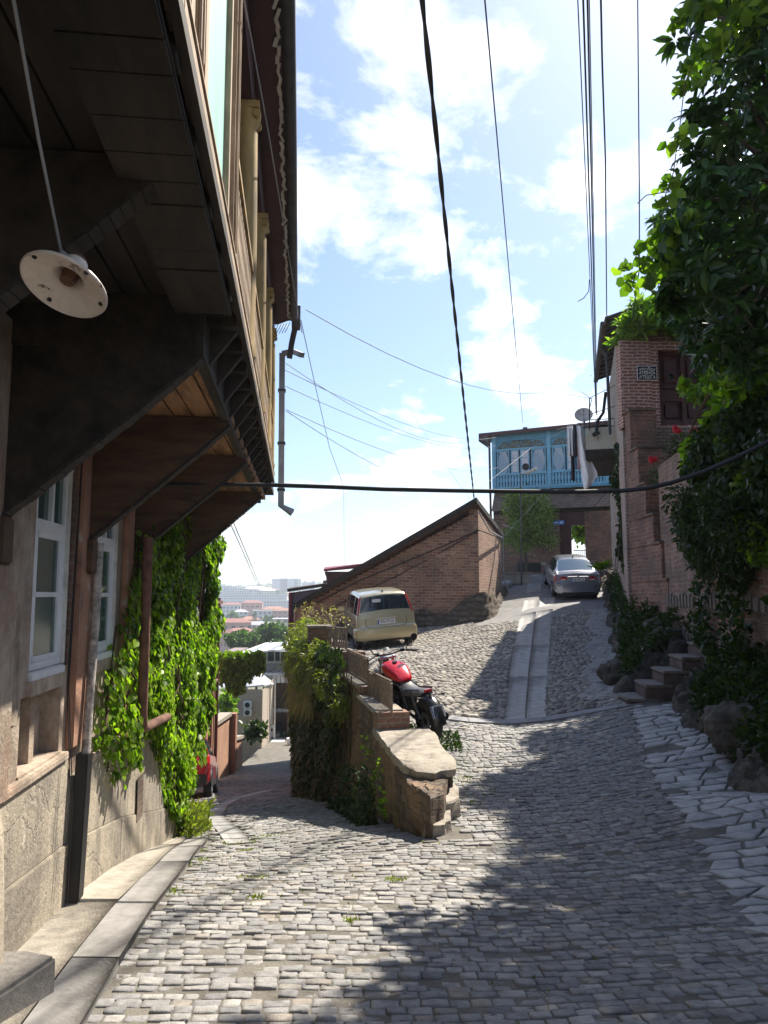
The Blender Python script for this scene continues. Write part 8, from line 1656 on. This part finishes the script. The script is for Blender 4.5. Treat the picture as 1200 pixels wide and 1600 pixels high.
def town():
    rr = random.Random(11)
    G = 'terracotta and grey roofed houses below the apartment blocks'
    near_h = [(366, 985, 190, 15, 10, 5, 2, 1, .2, 'long low house with a red roof nearest the ivy corner'), (375, 1000, 165, 12, 10, 4, 2, 1, .6, 'pink walled house partly behind the round green trees'), (394, 958, 300, 15, 12, 10, 2, 1, .1, 'tall brick red house in the middle of the town'), (390, 976, 240, 10, 8, 4, 2, 0, .5, 'small orange roofed house left of the cypress'), (428, 966, 300, 17, 12, 9, 1, 0, .3, 'house with a peaked terracotta roof in the middle of the view'), (442, 968, 280, 12, 10, 8, 2, 0, -.2, 'terracotta roofed house right beside the slate outhouse'),
              (413, 968, 290, 16, 10, 8, 0, 3, .2, 'white roofed house left of the peaked terracotta roof'), (376, 968, 290, 10, 9, 7, 0, 2, .3, 'small grey roofed white house by the left trees'), (447, 985, 200, 12, 10, 7, 1, 3, .1, 'pale flat house at the right end of the town view'), (431, 984, 210, 16, 8, 3, 1, 2, 0, 'low grey roofed shed row behind the round trees'), (400, 984, 215, 14, 8, 3.5, 1, 2, .2, 'low grey roofed house left of the dark cypress'), (362, 958, 330, 16, 12, 9, 0, 1, 0, 'pale house with a red roof near the left edge of the gap')]
    for a in near_h: far_house(a[0], a[1], a[2] * 1.85, a[3], a[4], a[5] * .75, *a[6:9], a[9], G, hip=0 if a[7] == 3 else 1.8)
    # the two long apartment slabs
    for i, (x0, x1, py, Y, h, lab) in enumerate([(345, 452, 960, 860, 15, 'long white apartment slab with rows of windows, the lower and nearer of the two'), (352, 448, 945, 930, 12, 'long white apartment slab rising behind the nearer one')]):
        a, b = P(x0, py, Y), P(x1, py, Y); t = thing('apartment_block', lab, 'apartment block', ((a.x + b.x) / 2, Y, a.z)); w = b.x - a.x
        MB().span(-w / 2, w / 2, 0, 12, -12, h).build('wall', FAC[0], t); MB().span(-w / 2 - .5, w / 2 + .5, -.6, 12.6, h, h + .8).build('roof', RF[3], t)
        for k in range(5):
            MB().span(-w / 2 + 1, w / 2 - 1, -1.2, -.02, 1.9 + k * 3, 2.15 + k * 3 + .55).build('balcony_row', RF[3], t)
    for i, (px, py, Y, w, h, rz, lab) in enumerate([(370, 930, 1010, 30, 8, .1, 'pink and white terrace left of the pale sheds above the slabs'), (393, 929, 1020, 20, 7, .5, 'pale shed with a sloping roof, left of three'), (405, 929, 1010, 20, 7, .5, 'pale shed with a sloping roof, middle of three'), (417, 930, 1000, 20, 6, .5, 'pale shed with a sloping roof, right of three'), (356, 927, 1040, 26, 9, .1, 'small cream block at the left end above the slabs')]):
        far_house(px, py, Y, w, 14, h, i % 2, 3, rz, lab, 'blocks above the apartment slabs', hip=0 if i in (0, 4) else 4)
    # blocks on the skyline
    for i, (px, py, Y, w, h, lab) in enumerate([(438, 918, 1450, 30, 16, 'pale tower block on the skyline, leftmost of the row'), (444, 918, 1450, 14, 16.5, 'pale tower block on the skyline, second of the row'), (451, 918, 1455, 14, 16, 'pale tower block on the skyline, third of the row'), (459, 918, 1460, 16, 16.5, 'pale tower block on the skyline, fourth of the row'), (466, 918, 1460, 12, 16, 'pale tower block on the skyline, last of the tall row'), (482, 920, 1450, 22, 11, 'lower pale block on the skyline right of the tall row'), (489, 920, 1450, 10, 13, 'pale block on the skyline next to the shed roof')]):
        far_house(px, py, Y, w, 14, h, 0, 3, 0, lab, 'pale blocks on the far skyline', hip=0, name='tower_block')
    # many small houses up the far slope, each its own copy
    protos = []
    for k in range(80):
        px = rr.uniform(340, 470); Y = rr.uniform(1040, 1750); z = float(valley_z(px * 0 + (px - 600) / 1180 * Y, Y)); x = (px - 600) / 1180 * Y
        if k < 5:
            t = far_house(600, 930, 900, rr.uniform(9, 16), 10, rr.uniform(5, 9), k % 3, k % 4, 0, 'tiny pale house scattered on the hazy far slope', 'tiny houses on the far slope', hip=2.5); protos.append(t)
        else: t = copy_tree(protos[k % 5])
        t.location = (x, Y, z); t.rotation_euler = (0, 0, rr.uniform(-.6, .6)); s_ = rr.uniform(.8, 1.4); t.scale = (s_,) * 3
town()
def far_trees():
    TG = leaf_mat('town_tree_leaf', (0.035, 0.075, 0.018), (0.10, 0.17, 0.035), .3)
    def crown_mesh(n, seed, rx, ry, rz, size):
        g_ = np.random.default_rng(seed); k = 9; cc = g_.normal(0, .45, (k, 3)); cc /= np.maximum(1, np.linalg.norm(cc, axis=1, keepdims=True) * 1.2); idx = g_.integers(k, size=n); v = g_.normal(size=(n, 3)); v /= np.linalg.norm(v, axis=1, keepdims=True); C = (cc[idx] + v * .45 * g_.uniform(.6, 1, (n, 1))) * [rx, ry, rz]
        return C
    def tree(px, py, Y, r, label, group, shape='round', n=900):
        c = P(px, py, Y); g0 = float(valley_z(c.x, Y)); t = thing('round_tree' if shape != 'cypress' else 'cypress', label, 'tree', c, group=group); H = r * (.8 if shape == 'round' else 3.2)
        C = crown_mesh(n, int(px * 7 + py), r, r, H, .5); n = len(C); leaves('crown', C, unit(n), unit(n), r * .22, r * .16, TG if shape == 'round' else DEEP, t)
        MB().tube([(0, 0, -H * .3), (0, 0, min(-H, g0 - c.z - .5))], [r * .07, r * .1], 6).build('trunk', M['bark'], t); return t
    G = 'round green trees below the town'
    L_ = ['leftmost', 'second from the left', 'third from the left', 'fourth from the left', 'fifth from the left', 'rightmost']
    for i, (px, py, Y, r) in enumerate([(368, 1003, 112, 1.6), (384, 997, 115, 2.0), (402, 994, 118, 2.4), (420, 992, 122, 2.6), (436, 994, 118, 2.3), (446, 998, 110, 1.8)]): tree(px, py, Y, r, 'big round green tree in the belt above the striped roof, ' + L_[i], G, n=2600)
    for i, (px, py, Y, r, lab) in enumerate([(418, 971, 250, 3.6, 'dark dome shaped tree right of the cypress'), (424, 974, 230, 1.8, 'small light green tree in front of the dark domed tree'), (366, 968, 260, 4.6, 'tall green trees at the left edge of the town view'), (358, 975, 250, 3.5, 'green tree hugging the left edge of the gap'), (438, 932, 600, 7, 'blue green clump of trees right of the pale sheds'), (432, 930, 620, 6, 'blue green trees just left of the clump by the sheds'), (410, 990, 180, 2.2, 'low tree behind the left part of the tree belt'), (440, 976, 230, 2.2, 'dark tree between the terracotta houses')]): tree(px, py, Y * 1.8, r * 1.3, lab, 'trees among the town houses', n=1200)
    tree(398, 971, 420, 1.5, 'slim dark cypress in the middle of the town view', 'trees among the town houses', 'cypress', n=900)
    # wooded far slope as one mass
    n = 9000; Y = rng.uniform(1020, 2300, n); px = rng.uniform(320, 520, n); X = (px - 600) / 1180 * Y; k = np.sin(X / 19) * np.sin(Y / 33) > -.25; X, Y = X[k], Y[k]; n = len(X); C = np.stack([X, Y, valley_z(X, Y) + rng.uniform(-2, 3, n)], 1)
    o = leaves('far_woodland', C, unit(n), unit(n), 10, 7, TG); tag(o, 'hazy woodland spread over the far hillside', 'woodland', kind='stuff')
far_trees()

def haze():
    mb = MB(); mb.span(-2400, 2400, -40, 3300, -60, 42); m = bpy.data.materials.new('haze_air'); m.use_nodes = True; nt = m.node_tree; nt.nodes.clear(); v = nt.nodes.new('ShaderNodeVolumePrincipled'); v.inputs['Color'].default_value = (0.80, 0.88, 1.0, 1); v.inputs['Density'].default_value = HAZE_D; v.inputs['Anisotropy'].default_value = 0.2
    o = nt.nodes.new('ShaderNodeOutputMaterial'); nt.links.new(v.outputs[0], o.inputs['Volume']); tag(mb.build('haze', m), kind='stuff')
HAZE_D = 0.00045
haze()
# ------------------------------------------------------------------ wires across the lane
def twisted(name, label, a, b, r=.012, sag=.1, n=160, turns=60):
    a, b = Vector(a), Vector(b); mb = MB()
    for ph in (0, math.pi):
        pts = []
        for i in range(n + 1):
            t = i / n; p = a.lerp(b, t) - Vector((0, 0, sag * 4 * t * (1 - t))); an = ph + t * turns; pts.append(p + Vector((math.cos(an), 0, math.sin(an))) * r * .75)
        mb.tube(pts, r, 6)
    return tag(mb.build(name, M['cable'], smooth=True), label, 'cable')
def wires():
    # the heavy service cable that crosses the whole lane
    pts = [(250, 757, 6.75), (300, 757.5, 6.8), (360, 757.5, 6.85), (430, 758, 6.9), (520, 761, 7), (600, 764.5, 7), (700, 766.5, 7), (800, 768, 7), (900, 768.5, 7), (970, 767, 7), (1010, 763, 7), (1050, 754, 7), (1100, 737, 7), (1150, 715, 7), (1200, 690, 7), (1260, 655, 7), (1340, 600, 7.1), (1500, 480, 7.6)]
    cable('thick_cable', 'thick black cable sagging right across the lane from the left house to the big tree', [P(*p) for p in pts], .021, n=10)
    twisted('twisted_cable', 'heavy twisted cable running overhead from the top of the picture to the shed peak', P(655.5, -40, 5.75), P(741, 781, 27.8), .017, .02, 170, 75)
    cable('overhead_wire', 'single black wire running overhead to the middle of the blue house roof', [P(754, -40, 8), P(817, 661, 37.3)], .011, sag=.1)
    G = 'bundle of overhead wires on the right'
    cable('overhead_wire', 'leftmost wire of the overhead bundle', [P(901, -40, 8), P(930, 620, 24.8)], .008, sag=.05, group=G); cable('overhead_wire', 'thicker second wire of the overhead bundle', [P(910, -40, 8.0), P(931, 645, 25.5)], .013, sag=.05, group=G)
    cable('overhead_wire', 'third wire of the overhead bundle', [P(917, -40, 8.1), P(932, 648, 26)], .013, sag=.1, group=G); cable('overhead_wire', 'thin pale wire at the right of the bundle, ending by the balcony', [P(920, -40, 8.2), P(934, 700, 25.5)], .007, sag=.2, group=G)
    cable('overhead_wire', 'wavy wire just right of the bundle, ending at the dark eave', [P(938, -40, 8), P(941, 100, 9.4), P(946, 250, 12), P(947, 370, 15), P(948, 500, 19)], .013)
    cable('overhead_wire', 'rightmost wire dropping into the vine shoots beside the tree', [P(996, -40, 8), P(999, 300, 8.4), P(999, 420, 8.8), P(988, 500, 10)], .007)
    cable('loose_wire_end', 'short loose wire curling from the bundle', [P(921, 437, 16.5), P(920, 455, 16.4), P(912, 466, 16.4), P(903, 471, 16.3)], .01)
    cable('eave_wire', 'thin pale wire slanting along under the eave of the left house', [P(376, -30, 3.2), P(420, 210, 4.9), P(463, 470, 7.6), P(472, 520, 8.2)], .005, 'cable_pale')
    cable('hanging_wire', 'thin wire dropping from the left eave toward the shed roof', [P(470, 500, 9.5), P(492, 600, 12), P(515, 700, 15), P(534, 752, 18), P(537, 765, 22), P(538, 880, 30)], .006, 'cable_pale')
    G2 = 'thin wires strung across the open sky'
    for i, (a, b, s, lab) in enumerate([((478, 484, 10.2), (925, 586, 24.8), .9, 'faint wire from the rain hopper to the drying frame'), ((445, 578, 12), (775, 683, 37), .5, 'faint wire from behind the left downpipe to the blue house, upper of the pair'), ((445, 603, 12), (775, 696, 37), .5, 'faint wire from behind the left downpipe to the blue house, lower of the pair'), ((447, 568, 12), (735, 690, 30), .5, 'faint steep wire crossing the two wires left of the blue house'), ((447, 642, 12), (660, 757, 25), .15, 'faint wire slanting down to the thick cable'), ((640, 640, 30), (735, 780, 28.3), .1, 'short faint wire dropping to the shed peak'), ((447, 640, 12), (780, 730, 36), .5, 'lowest faint wire reaching the blue house')]):
        cable('sky_wire', lab, [P(*a), P(*b)], .0065, 'cable_pale', sag=s, group=G2)
    cable('far_wire', 'left of two thin wires descending beside the ivy column', [P(352, 800, 22), P(400, 908, 60)], .02, 'cable_pale'); cable('far_wire', 'right of two thin wires descending beside the ivy column', [P(358, 800, 22), P(404, 910, 60)], .02, 'cable_pale')
    cable('house_wire', 'thin pale wire crossing in front of the blue gallery windows', [P(742, 770, 27.8), P(830, 700, 32), P(905, 660, 25.5)], .008, 'cable_pale', sag=0)
    cable('house_wire', 'thin pale wire from the shed corner up past the gallery', [P(787, 838, 32.6), P(860, 760, 34), P(885, 735, 34)], .008, 'cable_pale')
    cable('house_wire', 'dark wire slanting over the brick band under the gallery', [P(917, 803, 35.8), P(960, 757, 34.6)], .015)
    cable('house_wire', 'wire from the shed wall along the house to the doorway', [P(785, 820, 33), P(840, 833, 35.8), P(875, 828, 36.4)], .012, 'cable_pale')
wires()
# small weeds in the joints of the road
def joint_weeds():
    sp = [(0.85, 10.3, .25), (1.0, 9.6, .22), (1.15, 9.0, .2), (0.9, 8.6, .1), (-1.75, 6.7, .10), (-1.65, 7.0, .08), (-1.3, 7.6, .05), (-1.6, 8.9, .16), (-1.4, 9.4, .1), (-1.0, 6.1, .05), (-0.9, 5.5, .04), (-0.2, 5.0, .03), (0.1, 6.0, .04), (-1.5, 5.6, .06), (0.75, 7.6, .06), (-1.95, 7.9, .12), (-2.35, 9.6, .2), (.4, 10.9, .2), (.55, 11.5, .3)]
    C = []
    for x, y, r in sp: k = int(40 + 500 * r); C.append(np.stack([x + rng.normal(0, r, k), y + rng.normal(0, r * .8, k), np.zeros(k)], 1))
    x = rng.uniform(-2, 1.5, 700); y = rng.uniform(3, 11, 700); C.append(np.stack([x, y, 0 * x], 1)[np.sin(x * 2.3) * np.sin(y * 1.9) > .2]); C = np.concatenate(C); ok = (C[:, 1] < 7.2) | (C[:, 0] < wall_x(C[:, 1]) - .15) | (C[:, 0] > wall_x(C[:, 1]) + .7); C = C[ok]
    C[:, 2] = zroad(C[:, 0], C[:, 1]) - .004; n = len(C)
    o = leaves('joint_weeds', C, np.stack([rng.normal(0, .6, n), rng.normal(0, .6, n), rng.uniform(.3, 1, n)], 1), unit(n), .028, .010, OLIVE); tag(o, 'small yellow green weeds in the joints between the sunlit setts', 'weeds', kind='stuff')
    n = 600; C = np.stack([rng.uniform(.25, 1.1, n), rng.uniform(10.7, 11.6, n), np.zeros(n)], 1); C[:, 2] = zup(C[:, 0], C[:, 1]); o = leaves('weed_patch', C, np.stack([rng.normal(0, .6, n), rng.normal(0, .6, n), rng.uniform(.2, 1, n)], 1), unit(n), .07, .03, DEEP); tag(o, 'low green weeds under and beside the motorcycle', 'weeds', kind='stuff')
joint_weeds()
